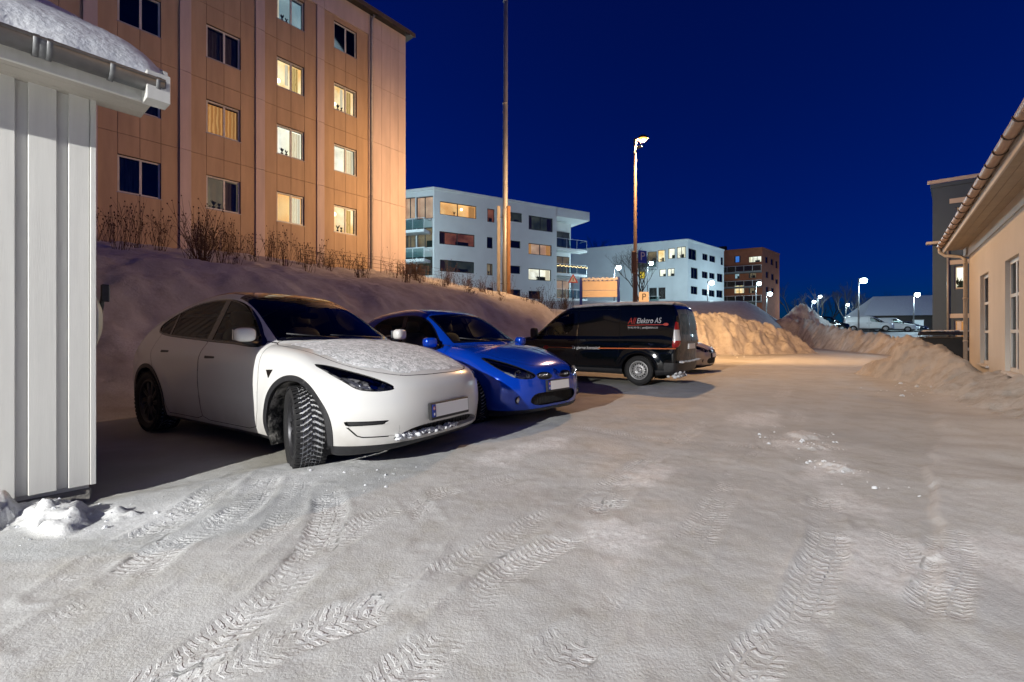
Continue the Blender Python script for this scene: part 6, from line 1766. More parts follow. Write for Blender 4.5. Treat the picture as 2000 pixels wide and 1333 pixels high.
# ---- pale rendered house on the right
def house():
    C = Vector((11.74, 11.69, 0)); root = empty('house', C); tag(root, 'pale rendered house with long gutter and tall windows on the right', 'house')
    M = frame((0,0,0), (-D2[0], -D2[1], 0))          # x from the far corner towards the camera, y into the house
    zt = 3.52; L = 13.0
    # windows: (x0, x1, z0, z1)
    wins = []
    Mw = Matrix.Translation(C) @ M
    for (u0, u1, vt, vb) in ((1914.5, 1930.5, 538, 712), (1963, 1990, 505, 726)):
        xa, za = on_face(Mw, u0, vt); xb, _ = on_face(Mw, u1, vt); _, zb = on_face(Mw, u0, vb); wins.append((xa, xb, max(zb, 0.45), 2.42))
    wins.append((wins[1][1]+1.6, wins[1][1]+2.7, 0.47, 2.42)); wins.append((wins[1][1]+4.4, wins[1][1]+5.5, 0.47, 2.42))
    wall_mesh(M, 0, L, -0.3, zt, wins, 0.26).build('wall', MATS['render_cream'], root)
    b = MB(); b.add([M @ Vector(p) for p in ((0,0,-0.3),(0,7,-0.3),(0,7,zt),(0,3.5,zt+2.0),(0,0,zt))], [(0,1,2,3,4)]); b.build('gable_wall', MATS['render_cream'], root)
    fz = MB(); fz.bevbox(0.0, L, -0.022, -0.003, zt-0.42, zt-0.02, 0.003, M); fz.build('frieze_board', MATS['timber_cream'], root)
    for i, (a, b_, c, d) in enumerate(wins):
        w = window(root, M, a+0.004, b_-0.004, c+0.004, d-0.004, (0.5,) if i != 0 else (), 0.06, 'frame_white', 'room_dark', fw=0.07, sill=False, horiz=(0.36, 0.68))
        s = MB(); s.bevbox(a-0.05, b_+0.05, -0.05, 0.055, c-0.05, c-0.003, 0.006, M); s.build('sill', MATS['band_white'], w)
    o_, e_, ze = 0.46, 0.5, 3.46
    slope = 0.50
    def R(x, y, dz=0): return M @ Vector((x, y, ze + (y+o_)*slope + dz))
    def slab(x0, x1, y0, y1, d0, d1, nm, mm, par):
        mb = MB(); mb.add([R(x0,y0,d0),R(x1,y0,d0),R(x1,y1,d0),R(x0,y1,d0),R(x0,y0,d1),R(x1,y0,d1),R(x1,y1,d1),R(x0,y1,d1)], [(3,2,1,0),(4,5,6,7),(0,1,5,4),(1,2,6,5),(2,3,7,6),(3,0,4,7)]); return mb.build(nm, MATS[mm], par)
    roof = slab(-e_, L, -o_, 3.6, 0.05, 0.12, 'roof', 'roof_felt', root)
    sn = slab(-e_+0.03, L, -o_-0.05, 3.6, 0.125, 0.22, 'roof_snow', 'snow_cake', roof)
    slab(-e_-0.03, -e_-0.002, -o_, 3.6, -0.12, 0.13, 'barge_board', 'timber_cream', root)
    f = MB(); f.bevbox(-e_, L, -o_+0.01, -o_+0.036, ze-0.16, ze+0.06, 0.004, M); f.build('fascia_board', MATS['timber_cream'], root)
    for i in range(3):
        s = MB(); s.bevbox(-e_+0.005, L, -o_+0.04+i*0.138, -o_+0.174+i*0.138, ze-0.105, ze-0.085, 0.003, M); s.build('soffit_board', MATS['timber_soffit2'], root)
    eb = MB(); eb.bevbox(-e_+0.0, -0.003, -0.06, 0.5, ze-0.30, ze-0.11, 0.004, M); eb.build('eave_end_box', MATS['timber_cream'], root)
    n = 12; mb = MB(); vs = []; fs = []
    yc, zc, r = -o_-0.062, ze+0.02, 0.066
    for xx in (-e_, L):
        for rr in (r, r-0.004):
            for i in range(n+1):
                a = math.radians(180+190*i/n); vs.append(M @ Vector((xx, yc+rr*math.cos(a), zc+rr*math.sin(a))))
    k = n+1
    for i in range(n): fs += [(i,i+1,2*k+i+1,2*k+i),(k+i,3*k+i,3*k+i+1,k+i+1)]
    mb.add(vs, fs, True); g = mb.build('gutter', MATS['gutter_brown'], root)
    for i in range(22):
        xx = -e_+0.1+i*0.6; h = MB()
        pts = [M @ Vector((xx, yc+0.070*math.cos(a), zc+0.070*math.sin(a))) for a in np.linspace(math.pi*0.98, math.pi*2.2, 10)]
        h.tube(pts, 0.011, 5); h.build('gutter_bracket', MATS['joint_dark'], g)
    dp = MB(); dp.tube([M @ Vector(p) for p in ((-e_+0.12,yc,zc-0.04),(-e_+0.12,yc,zc-0.16),(-e_+0.2,yc+0.1,zc-0.28),(-0.06,-0.14,zc-0.36),(0.02,-0.075,zc-0.44),(0.04,-0.07,zc-0.6),(0.04,-0.07,0.1))], 0.042, 10)
    d = dp.build('downpipe', MATS['gutter_pale'], root)
    for z in (0.9, 2.0, 2.9):
        c = MB(); c.tube([M @ Vector((0.04,-0.07,z)), M @ Vector((0.04,-0.07,z+0.05))], 0.050, 10); c.build('pipe_clip', MATS['gutter_pale'], d)
    return root, M, C
mat('timber_cream', (0.58, 0.55, 0.50), 0.6, var=0.06, vscale=2)
mat('timber_soffit2', (0.40, 0.33, 0.25), 0.7, var=0.10, vscale=3)
mat('gutter_brown', (0.42, 0.28, 0.20), 0.4, var=0.12, vscale=6)
mat('gutter_pale', (0.46, 0.44, 0.41), 0.5, var=0.12, vscale=6)
house_root, HOUSE_M, HOUSE_C = house()
# ------------------------------------------------------------------ street lamps with their light
mat('pole_galv', (0.13, 0.13, 0.135), 0.6, metal=0.2, var=0.15, vscale=6)
mat('pole_rust', (0.20, 0.14, 0.11), 0.6, metal=0.2, var=0.2, vscale=5)
mat('lamp_housing_grey', (0.02, 0.02, 0.02), 0.7)
emit_mat('bowl_sodium', (1.0, 0.42, 0.07), 4.0)
emit_mat('bowl_led', (0.72, 0.95, 1.0), 28.0)
emit_mat('bowl_white', (1.0, 0.96, 0.88), 20.0)
def street_lamp(x, y, z0, h, arm, bowl, color, power, label, r=0.055, group=None, rad=0.16, pole_m='pole_galv', blocker=None, head=0.3, cutoff=False, added_beams=(), globe=0.0):
    root = empty('street_lamp', (x, y, z0)); tag(root, label, 'street lamp', group)
    p = MB(); p.tube([(0,0,-1.0),(0,0,h*0.45),(0,0,h*0.46),(0,0,h+0.05)], [r*1.25, r*1.2, r*0.9, r*0.75], 12); p.build('pole', MATS[pole_m], root)
    c = MB(); c.tube([(0,0,h*0.45),(0,0,h*0.465)], r*1.45, 12); c.build('pole_collar', MATS[pole_m], root)
    ax, ay = arm; L = math.hypot(ax, ay)
    if L > 0.02:
        a = MB(); a.tube([(0,0,h),(ax*0.4,ay*0.4,h+0.06),(ax,ay,h+0.08)], r*0.6, 8); a.build('arm', MATS[pole_m], root)
    hd = MB(); hd.lathe([(0.02,0.13),(head*0.5,0.11),(head*0.85,0.05),(head,0.0),(head*0.96,-0.015)], 24, Matrix.Translation((ax,ay,h+0.05))); hd.build('lamp_head', MATS['lamp_housing_grey'], root)
    if globe: b = MB(); sell(b, (ax, ay, h+0.05-globe*0.8), (globe, globe, globe*0.9), 1.0, None, 20, 12); b.build('lamp_bowl', MATS[bowl], root)
    else: b = MB(); b.lathe([(head*0.72,0.0),(head*0.66,-0.05),(head*0.42,-0.10),(0.0,-0.12)], 20, Matrix.Translation((ax,ay,h+0.045))); b.build('lamp_bowl', MATS[bowl], root)
    if cutoff:  # ring added around the light to cut it off from the facade
        k = MB(); k.lathe([(head,0.0),(head*1.02,-0.231),(head*0.97,-0.231),(head*0.95,0.0)], 28, Matrix.Translation((ax,ay,h+0.05)), close=True); k.build('light_cutoff_ring', MATS['lamp_housing_grey'], root)
    if blocker:      # plate added under the bowl to shade the bank below the tall block
        s = MB(); s.prism([(ax+blocker[2]*math.cos(t), ay+blocker[2]*math.sin(t)) for t in np.linspace(blocker[0], blocker[1], 20)] + [(ax, ay)], h-0.272, h-0.262)
        s.build('light_blocker', MATS['lamp_housing_grey'], root)
    l = bpy.data.lights.new('lamp_light', 'POINT'); l.color = color; l.energy = power; l.shadow_soft_size = rad
    lo = bpy.data.objects.new('lamp_light', l); col.objects.link(lo); lo.parent = root; lo.location = (ax, ay, h-0.13-globe*1.75)
    for (tgt, size, blend, pw) in added_beams:     # extra spots added to brighten the street end and the tall block
        l = bpy.data.lights.new('added_beam', 'SPOT'); l.color = color; l.energy = pw; l.shadow_soft_size = rad; l.spot_size = math.radians(size); l.spot_blend = blend
        lo = bpy.data.objects.new('added_beam', l); col.objects.link(lo); lo.parent = root; lo.location = (ax, ay, h-0.13)
        d = Vector(tgt) - Vector((x+ax, y+ay, z0+h-0.13)); lo.rotation_euler = d.to_track_quat('-Z', 'Y').to_euler()
    return root
SOD = (1.0, 0.56, 0.24); LED = (0.66, 0.90, 1.0)
# the sodium lamp behind the van; an added plate under the bowl keeps light off the bank
aa = math.atan2(N2[1], N2[0]) + math.pi
street_lamp(4.60, 17.0, 0.0, 8.35, (0.28, 0.0), 'bowl_sodium', SOD, 3300, 'tall orange sodium street lamp with a blue parking sign behind the van', r=0.075, pole_m='pole_rust', rad=0.11, blocker=(aa-0.22, aa+1.65, 0.235), head=0.22,
            added_beams=[((13.0, 25.5, 0.5), 100, 0.8, 9500), ((-7.0, 22.0, 5.0), 92, 1.0, 11000)])
# the white lamp that lights the yard from behind the camera, beyond the shed
street_lamp(-7.60, -7.4, 0.0, 5.15, (0.45, 0.40), 'bowl_white', (1.0, 0.985, 0.945), 11600, 'white yard lamp on a short pole beyond the shed', rad=0.025, cutoff=True)
G = 'white street lamps in the distance'
for (u, v, Y, z0, pw, lab) in ((1687,545,45,0.9,1800,'bright bluish street lamp above the parked white vans'),(1792,573,60,1.4,2200,'bluish street lamp beside the snowy roofed far house'),
        (1390,550,57,4.6,2200,'bluish street lamp in front of the square white building'),(1208,520,54,4.4,2200,'bluish street lamp between the two white buildings left of the bare tree'),
        (1483,552,70,5.0,1200,'small street lamp before the red brown building, left one'),(1504,572,66,5.0,1200,'small street lamp before the red brown building, right one'),
        (1272,512,62,5.0,900,'small street lamp in front of the lit balcony behind the bare tree'),(1590,588,92,2.0,900,'small far street lamp left of the tall snow heap top, lower one'),
        (1602,578,96,2.0,700,'small far street lamp right above the tall snow heap, upper one'),(1656,594,100,2.0,600,'tiny far street lamp over the roof of the first white van'),(1704,594,100,2.0,700,'tiny far street lamp to the right of the bright bluish lamp')):
    X = (u-1000)/FPX*Y; z = CAM_H - (v-652)/FPX*Y
    street_lamp(X-0.5, Y, z0, z-z0, (0.5, 0.0), 'bowl_led', LED, pw, lab, r=0.06, group=G, rad=0.2, head=0.22, globe=0.30)
# unseen lamp added behind the tall block to light the white building
street_lamp(-13.5, 34.5, 4.0, 7.0, (0.3, 0.3), 'bowl_led', LED, 5200, 'added bluish street lamp hidden behind the tall ochre block', group=G)

# ------------------------------------------------------------------ vehicles
car_white = build_crossover((-1.34, 4.63, -0.035), math.atan2(-0.53, 0.848))
car_blue = build_hatch((0.575-0.745*0.8, 5.86+0.667*0.8, -0.035), math.atan2(-0.667, 0.745))
van = build_van((2.85-0.82*3.06+0.57*0.8, 10.16+0.57*3.06+0.82*0.8, -0.02), math.atan2(0.57, -0.82))
car_silver = build_hatch((5.98-0.80*0.8, 13.55+0.60*0.8, -0.02), math.atan2(-0.60, 0.80), 'paint_silver', 'silver hatchback with its nose showing behind the rear of the black van', False, 0.034)

def copy_vehicle(src, loc, rz, label, swap, drop=(), group=None):
    """a copy of a vehicle and its parts in other paint"""
    r = src.copy(); col.objects.link(r); r.location = loc; r.rotation_euler = (0, 0, rz); r['label'] = label
    if group: r['group'] = group
    def rec(o, par):
        for ch in list(o.children):
            if any(ch.name.startswith(d) for d in drop): continue
            c = ch.copy(); col.objects.link(c); c.parent = par
            if c.type == 'MESH' and c.material_slots and c.material_slots[0].material and c.material_slots[0].material.name in swap:
                c.material_slots[0].link = 'OBJECT'; c.material_slots[0].material = MATS[swap[ch.material_slots[0].material.name]]
            rec(ch, c)
    rec(src, r); return r
decals = ('stripe', 'plug_mark', 'slogan', 'name_', 'contact', 'roof_snow', 'frozen')
sw = {'paint_black': 'paint_van_white', 'road_dust': 'paint_van_white'}
g = 'vans parked beyond the crossing road'
copy_vehicle(van, (44.6, 54.5, 1.4), math.radians(-32), 'white van parked under the bright bluish lamp', sw, decals, g)
copy_vehicle(van, (50.8, 58.5, 1.35), math.radians(-38), 'second white van, parked right of the first one', sw, decals, g)
copy_vehicle(van, (39.6, 54.8, 1.4), math.radians(-30), 'dark van at the left end of the parked row', {}, decals, g)
g = 'cars parked beyond the crossing road'
copy_vehicle(car_silver, (53.5, 61.0, 1.3), math.radians(-60), 'pale car parked right of the white vans', {'paint_silver': 'paint_van_white'}, (), g)
copy_vehicle(car_silver, (56.5, 63.0, 1.3), math.radians(-65), 'dark car parked at the right end of the far row', {'paint_silver': 'paint_black'}, (), g)

# ------------------------------------------------------------------ mast, signs, container, dish
def rounded(mb, pts, h0, h1, M): return mb.prism(pts, h0, h1, M)
mat('mast_grey', (0.30, 0.32, 0.35), 0.5, metal=0.3, var=0.12, vscale=3)
mat('timber_grey', (0.22, 0.215, 0.21), 0.8, var=0.25, vscale=4, stretch=(8, 8, 0.7))
mat('timber_brown', (0.22, 0.12, 0.065), 0.8, var=0.25, vscale=4, stretch=(8, 8, 0.7))
mr = empty('mast', (-0.36, 22.7, 2.7)); tag(mr, 'very tall steel mast braced by timber posts on the snow bank', 'mast')
t = MB(); t.tube([(0,0,-0.6),(0,0,4.6),(0.02,0,4.62),(0.03,0,9.9),(0.04,0,9.92),(0.05,0,15.0),(0.06,0,15.02),(0.09,0,24)], [0.150,0.142,0.128,0.120,0.112,0.105,0.096,0.08], 16); t.build('mast_tube', MATS['mast_grey'], mr)
for (dx, m, nm) in ((-0.30,'timber_grey','brace_post'),(0.20,'timber_brown','brace_post')):
    b = MB(); b.bevbox(dx-0.08, dx+0.08, -0.16, 0.0, -0.8, 4.75, 0.012); b.build(nm, MATS[m], mr)
cb = MB(); cb.tube([(-0.06,-0.18,0.6),(-0.10,-0.18,2.2),(-0.04,-0.18,3.4),(-0.06,-0.17,4.3)], 0.014, 6); cb.build('halyard', MATS['joint_dark'], mr)
for z in (0.9, 4.2):
    b = MB(); b.tube([(-0.4,-0.10,z),(0.32,-0.10,z)], 0.02, 6); b.build('bolt', MATS['pole_galv'], mr)
for z in (4.6, 9.9, 15.0):
    b = MB(); b.tube([(0.02,0,z-0.05),(0.02,0,z+0.05)], 0.158-z*0.003, 16); b.build('mast_collar', MATS['mast_grey'], mr)

mat('sign_blue', (0.012, 0.03, 0.22), 0.4); mat('sign_blue_plate', (0.03, 0.07, 0.48), 0.4); mat('sign_white', (0.7, 0.7, 0.7), 0.5); mat('sign_red', (0.5, 0.03, 0.03), 0.5); mat('sign_black', (0.02,0.02,0.02), 0.5)
mat('sign_dull', (0.26, 0.23, 0.21), 0.6); mat('sign_panel', (0.56, 0.47, 0.36), 0.5, var=0.08, vscale=2)
bd = empty('notice_board', (5.30, 27.5, 1.7), math.radians(-6)); tag(bd, 'wide notice board with blue posts and a cap of snow above the van', 'sign')
for sx in (-1.12, 1.12):
    p = MB(); p.tube([(sx,0,-0.6),(sx,0,2.62),(sx*0.985,0,2.74),(sx*0.95,0,2.80)], 0.085, 10); p.build('post', MATS['sign_blue'], bd)
p = MB(); p.bevbox(-1.03, 1.03, -0.03, 0.03, 2.04, 2.58, 0.006); p.build('upper_panel', MATS['sign_panel'], bd)
p = MB(); p.bevbox(-1.03, 1.03, -0.03, 0.03, 1.62, 2.02, 0.006); p.build('lower_panel', MATS['sign_panel'], bd)
p = MB(); p.bevbox(-1.03, 1.03, -0.045, 0.045, 2.585, 2.66, 0.006); p.build('top_rail', MATS['sign_blue'], bd)
p = MB()
for k in range(28): sell(p, (-1.0+2.0*k/27, 0.0, 2.70+0.04*math.sin(k*1.7)), (0.09, 0.09, 0.085+0.02*math.cos(k*2.3)), 0.9, None, 8, 6)
p.build('snow_cap', MATS['snow_cake'], bd)

def letter_on(parent, txt, size, M, m, nm='lettering'):
    me = text_mesh(txt, size, 0.002); me.transform(M); return link_mesh(nm, me, MATS[m], parent)
XZ = Matrix.Rotation(math.radians(90), 4, 'X')        # text upright, facing -y
ps = empty('parking_sign', (4.63, 16.92, 4.0), math.radians(24)); tag(ps, 'blue parking sign with a white P on the sodium lamp pole', 'sign')
p = MB(); p.bevbox(-0.02, 0.36, -0.135, -0.115, -0.26, 0.20, 0.004); p.build('plate', MATS['sign_blue_plate'], ps)
letter_on(ps, 'P', 0.44, Matrix.Translation((0.17, -0.138, -0.03)) @ XZ, 'sign_white')
p = MB(); p.bevbox(-0.10, 0.10, -0.115, -0.09, 0.05, 0.09, 0.003); p.bevbox(-0.10, 0.10, -0.115, -0.09, -0.15, -0.11, 0.003); p.build('clamp', MATS['pole_galv'], ps)
jb = empty('junction_box', (4.52, 16.9, 3.55)); tag(jb, 'rusty brown box strapped to the sodium lamp pole', 'box')
p = MB(); p.bevbox(-0.09, 0.07, -0.08, 0.02, -0.20, 0.62, 0.01); p.build('case', MATS['pole_rust'], jb)
p = MB(); p.bevbox(-0.075, 0.055, -0.088, -0.082, -0.16, 0.58, 0.003); p.build('cover', MATS['timber_brown'], jb)
s2 = empty('parking_sign', (6.36, 22.0, 1.6)); tag(s2, 'small pale sign with a dark P standing in the snow behind the van', 'sign')
p = MB(); p.tube([(0,0,-0.8),(0,0,1.4)], 0.03, 8); p.build('post', MATS['pole_galv'], s2)
p = MB(); p.bevbox(-0.24, 0.24, -0.055, -0.035, 1.05, 1.53, 0.004); p.build('plate', MATS['sign_dull'], s2)
letter_on(s2, 'P', 0.44, Matrix.Translation((0.0, -0.058, 1.28)) @ XZ, 'sign_black')
s3 = empty('warning_sign', (4.02, 30.0, 2.6)); tag(s3, 'red edged triangular warning sign left of the notice board', 'sign')
p = MB(); p.tube([(0,0,-0.8),(0,0,2.2)], 0.03, 8); p.build('post', MATS['pole_galv'], s3)
Mx = Matrix.Translation((0,-0.04,2.1)) @ XZ
p = MB(); p.prism([(-0.33,-0.24),(0.33,-0.24),(0,0.36)], 0, 0.012, Mx); p.build('red_border', MATS['sign_red'], s3)
p = MB(); p.prism([(-0.21,-0.175),(0.21,-0.175),(0,0.21)], 0.014, 0.018, Mx); p.build('white_field', MATS['sign_white'], s3)
p = MB(); p.prism([(-0.03,-0.12),(0.03,-0.12),(0.03,0.10),(-0.03,0.10)], 0.020, 0.023, Mx); p.build('symbol', MATS['sign_black'], s3)

# four wheeled waste container against the house corner
mat('bin_black', (0.016, 0.017, 0.018), 0.5, var=0.3, vscale=6); mat('bin_lid', (0.05, 0.035, 0.02), 0.45)
wc = empty('waste_container', (12.35, 12.85, 0.0), math.atan2(-0.634, 0.773)); tag(wc, 'black wheeled waste container half buried in snow at the house corner', 'waste container')
p = MB(); prof = [(-0.50,0.18),(0.50,0.18),(0.60,0.98),(-0.60,0.98)]
vs = []
for (yy) in (-0.42, 0.42):
    for (xx, zz) in prof: vs.append((xx, yy*(0.86 if zz < 0.5 else 1.0), zz))
p.add(vs, [(0,1,2,3),(7,6,5,4),(0,4,5,1),(1,5,6,2),(2,6,7,3),(3,7,4,0)]); p.build('body', MATS['bin_black'], wc)
p = MB(); p.bevbox(-0.66, 0.66, -0.48, 0.48, 0.985, 1.04, 0.012); p.build('rim', MATS['bin_lid'], wc)
p = MB(); n = 10; vs = []; fs = []
for i in range(n+1):
    a = i/n; yy = -0.47+0.94*a; zz = 1.045+0.14*math.sin(math.pi*(0.12+0.76*a))
    vs += [(-0.65,yy,zz),(0.65,yy,zz),(-0.65,yy,zz-0.03),(0.65,yy,zz-0.03)]
for i in range(n): o = 4*i; fs += [(o,o+1,o+5,o+4),(o+2,o+6,o+7,o+3),(o,o+4,o+6,o+2),(o+1,o+3,o+7,o+5)]
fs += [(0,2,3,1),(4*n,4*n+1,4*n+3,4*n+2)]
p.add(vs, fs); p.build('lid', MATS['bin_black'], wc)
p = MB()
for k in range(30): rn = random.Random(k); sell(p, (rn.uniform(-0.6,0.6), rn.uniform(-0.3,0.35), 1.19), (0.11,0.1,0.03), 0.9, None, 8, 5)
p.build('lid_snow', MATS['snow_cake'], wc)
for sx in (-0.42, 0.42):
    for sy in (-0.30, 0.30):
        p = MB(); p.lathe([(0.0,-0.02),(0.08,-0.02),(0.09,0.0),(0.08,0.02),(0.0,0.02)], 14, Matrix.Translation((sx,sy,0.09)) @ XZ); p.build('castor', MATS['rubber'], wc)
p = MB(); p.bevbox(0.28, 0.44, -0.440, -0.428, 0.66, 0.74, 0.003); p.build('label_plate', MATS['sign_white'], wc)
pk = empty('plank', (12.05, 11.75, 0.3), 0.3); tag(pk, 'narrow plank leaning on the house wall beside the waste container', 'plank')
p = MB(); p.bevbox(-0.06, 0.06, -0.02, 0.02, -0.2, 0.85, 0.004, Matrix.Rotation(0.10, 4, 'Y')); p.build('board', MATS['timber_brown'], pk)

# round dish on the gable side of the shed
mat('dish_pale', (0.50, 0.54, 0.47), 0.45, var=0.06, vscale=4)
dcx, dcy = -2.86-0.773*0.54+0.634*0.12, 3.10+0.634*0.54+0.773*0.12
ds = empty('satellite_dish', (dcx, dcy, 1.22)); tag(ds, 'pale round dish peeping out behind the corner of the shed', 'dish')
Md = frame((0,0,0), (0.773,-0.634,0), (-0.634,-0.773,0))
p = MB(); p.lathe([(0.0,0.0),(0.12,0.012),(0.20,0.034),(0.245,0.055),(0.252,0.052),(0.245,0.045),(0.12,0.0),(0.0,-0.01)], 40, Md); p.build('bowl', MATS['dish_pale'], ds)
p = MB(); p.lathe([(0.244,0.05),(0.252,0.058),(0.256,0.050),(0.25,0.043)], 40, Md, close=True); p.build('rim', MATS['zinc'], ds)
p = MB(); p.bevbox(0.15, 0.185, -0.02, 0.03, 0.14, 0.27, 0.006, frame((0,0,0),(0.773,-0.634,0))); p.tube([(0.12,-0.10,0.22),(0.02,-0.02,0.05),(-0.05,-0.06,0.0)], 0.015, 8); p.build('bracket', MATS['black_plastic'], ds)

# ------------------------------------------------------------------ bare shrubs, fence, trees
mat('twig', (0.085, 0.045, 0.028), 0.85, var=0.3, vscale=8); mat('bark', (0.06, 0.05, 0.04), 0.9, var=0.3, vscale=5)
def shrub_mesh(seed, n, h, spread, r=0.007):
    rn = random.Random(seed); mb = MB()
    for k in range(n):
        a = rn.uniform(0, 6.283); lean = rn.uniform(0.05, spread); hh = h*rn.uniform(0.45, 1.0)
        p = Vector((rn.uniform(-0.12, 0.12), rn.uniform(-0.12, 0.12), -0.15)); d = Vector((math.cos(a)*lean, math.sin(a)*lean, 1)).normalized()
        pts = [p.copy()]; m = 5; base = p.copy()
        for i in range(m):
            d = (d + Vector((rn.uniform(-0.13,0.13), rn.uniform(-0.13,0.13), rn.uniform(-0.02,0.10)))).normalized()
            base = base + d*(hh+0.15)/m; pts.append(base.copy())
        mb.tube(pts, [r*(1-0.75*i/m) for i in range(m+1)], 3, caps=False)
        for j in range(rn.randint(1, 4)):
            i = rn.randint(2, m-1); q = pts[i]; dd = (d + Vector((rn.uniform(-0.8,0.8), rn.uniform(-0.8,0.8), 0.3))).normalized(); l = hh*rn.uniform(0.12, 0.35)
            mb.tube([q, q+dd*l*0.5+Vector((0,0,0.02)), q+dd*l+Vector((0,0,0.08*l))], [r*0.55, r*0.4, r*0.2], 3, caps=False)
            if rn.random() < 0.6: sell(mb, tuple(q+dd*l), (0.016,0.016,0.02), 1.0, None, 5, 3)
        if rn.random() < 0.5: sell(mb, tuple(pts[-1]), (0.018,0.018,0.025), 1.0, None, 5, 3)
    return mb.mesh('shrub')
SH = [shrub_mesh(100+i, 8+i % 5*3, 0.75+0.12*(i % 6), 0.35+0.05*(i % 4)) for i in range(10)]
rn = random.Random(77)
def drop_z(x, y):
    s, p = sp_of(x, y); i = int(round((s-BANK['s0'])/BANK['h'])); j = int(round((p-BANK['p0'])/BANK['h']))
    g = float(far_rise(np.array([x]), np.array([y]))[0])
    if 0 <= i < BANK['z'].shape[0] and 0 <= j < BANK['z'].shape[1]: g = max(g, float(BANK['z'][i, j]))
    return g
count = 0
for i in range(64):
    s = -12.5 + 15.8*i/63 + rn.uniform(-0.25, 0.25); p = rn.choice((0.7, 1.2, 2.2, 3.2, 4.2, 5.0)) + rn.uniform(-0.4, 0.4)
    x, y = xy_of(s, p); z = drop_z(x, y)
    if z < 1: continue
    near = s < -6
    o = link_mesh('shrub', SH[rn.randrange(10)], MATS['twig'], None, (x, y, z), (0, 0, rn.uniform(0, 6.28)), (1.0, 1.0, rn.uniform(0.75, 1.15)*(1.25 if near else 0.9)))
    wh = ('left of the leftmost window column' if s < -11.5 else 'under the leftmost window column' if s < -10.2 else 'between the two leftmost window columns' if s < -9.0 else 'under the second window column' if s < -7.8 else
          'between the second and third window columns' if s < -6.5 else 'under the third window column' if s < -5.3 else 'under the rightmost window column' if s < -2.2 else 'under the blank right end' if s < 0 else 'beyond the right end')
    tag(o, ('tall' if o.scale.z > 1.1 else 'short') + ' bare shrub on the bank ' + wh, 'shrub', 'bare shrubs on the snow bank')
for i in range(16):
    s = rn.uniform(-3, 3.5); p = rn.uniform(5.3, 8.6); x, y = xy_of(s, p); z = drop_z(x, y)
    o = link_mesh('shrub', SH[rn.randrange(10)], MATS['twig'], None, (x, y, z-0.1), (rn.uniform(-0.5,0.5), rn.uniform(-0.5,0.5), rn.uniform(0, 6.28)), (0.9, 0.9, rn.uniform(0.4, 0.75)))
    tag(o, 'low sprig of bare twigs on the open slope of the snow bank', 'shrub', 'twig sprigs on the bank slope')
for i in range(14):
    x = rn.uniform(0.6, 4.2); y = rn.uniform(26, 30); z = drop_z(x, y)
    o = link_mesh('shrub', SH[rn.randrange(10)], MATS['twig'], None, (x, y, z), (0, 0, rn.uniform(0, 6.28)), (1.4, 1.4, rn.uniform(0.9, 1.5)))
    tag(o, 'bare shrub in the orange lit snow between mast and notice board', 'shrub', 'bare shrubs beside the notice board')
bx, by = xy_of(-10.6, 5.0)
o = link_mesh('bush', shrub_mesh(999, 46, 1.75, 0.75, 0.011), MATS['twig'], None, (bx, by, drop_z(bx, by)), (0, 0, 0.4))
tag(o, 'largest dense leafless bush on the snow bank beside the shed', 'bush')
fr = empty('wire_fence', (*xy_of(-6, 1.1), drop_z(*xy_of(-6, 1.1)))); tag(fr, 'low wire fence along the foot of the tall block', 'fence')
fz = []
for i in range(9):
    s = -6+i*0.95; x, y = xy_of(s, 1.1); z = drop_z(x, y); q = Vector((x, y, z))-Vector(fr.location); fz.append(q)
    p = MB(); p.tube([q+Vector((0,0,-0.3)), q+Vector((0,0,0.62))], 0.018, 6); p.build('fence_post', MATS['joint_dark'], fr)
for h in (0.58, 0.4, 0.22):
    p = MB(); p.tube([q+Vector((0,0,h)) for q in fz], 0.008, 4); p.build('fence_wire', MATS['joint_dark'], fr)

def tree_meshes(seed, h, spread=0.5, depth=5, trunk_r=0.12, stems=1, twig=True):
    rn = random.Random(seed); tr = MB(); cr = MB()
    def grow(p, d, l, r, lev):
        n = 3; pts = [p]; q = p
        for i in range(n):
            d = (d + Vector((rn.uniform(-1,1), rn.uniform(-1,1), rn.uniform(-0.3,0.7)))*0.14).normalized(); q = q + d*l/n; pts.append(q)
        (tr if lev < 2 else cr).tube(pts, [r*(1-0.4*i/n) for i in range(n+1)], 6 if lev < 2 else 3, caps=False)
        if lev >= depth: return
        for k in range(rn.choice((2, 3, 3)) if lev < depth-1 else 3):
            a = rn.uniform(0, 6.283); t = rn.uniform(0.3, 0.85)*spread*1.5
            side = Vector((math.cos(a), math.sin(a), 0)); dd = (d + side*t + Vector((0,0,0.10))).normalized()
            grow(pts[rn.choice((2, 3, 3))], dd, l*rn.uniform(0.62, 0.82), r*0.6, lev+1)
    for s in range(stems):
        a = rn.uniform(0, 6.283); d = Vector((math.cos(a)*0.35*(stems > 1), math.sin(a)*0.35*(stems > 1), 1)).normalized()
        grow(Vector((rn.uniform(-0.2,0.2)*(stems > 1), rn.uniform(-0.2,0.2)*(stems > 1), -0.3)), d, h*0.34, trunk_r, 0)
    return tr.mesh('trunk'), cr.mesh('crown')
def place_tree(ms, x, y, z, sc, rz, label, group=None, m='bark'):
    r = empty('tree', (x, y, z), rz); r.scale = (sc, sc, sc); tag(r, label, 'tree', group)
    link_mesh('trunk', ms[0], MATS[m], r); link_mesh('crown', ms[1], MATS[m], r); return r
place_tree(tree_meshes(5, 5.6, 0.55, 7, 0.10, 4), 13.0, 46.0, 4.2, 1.0, 0.3, 'bare spreading tree in front of the square white building')
TV = [tree_meshes(20+i, 10.0, 0.5, 5, 0.16, 1+i % 2) for i in range(4)]
for i, (x, y, z, sc) in enumerate(((13.5,88,6,1.45),(18.5,92,6,1.35))):
    place_tree(TV[i], x, y, z, sc, i, 'dark bare tree rising behind the roof of the square white building', 'trees behind the square white building')
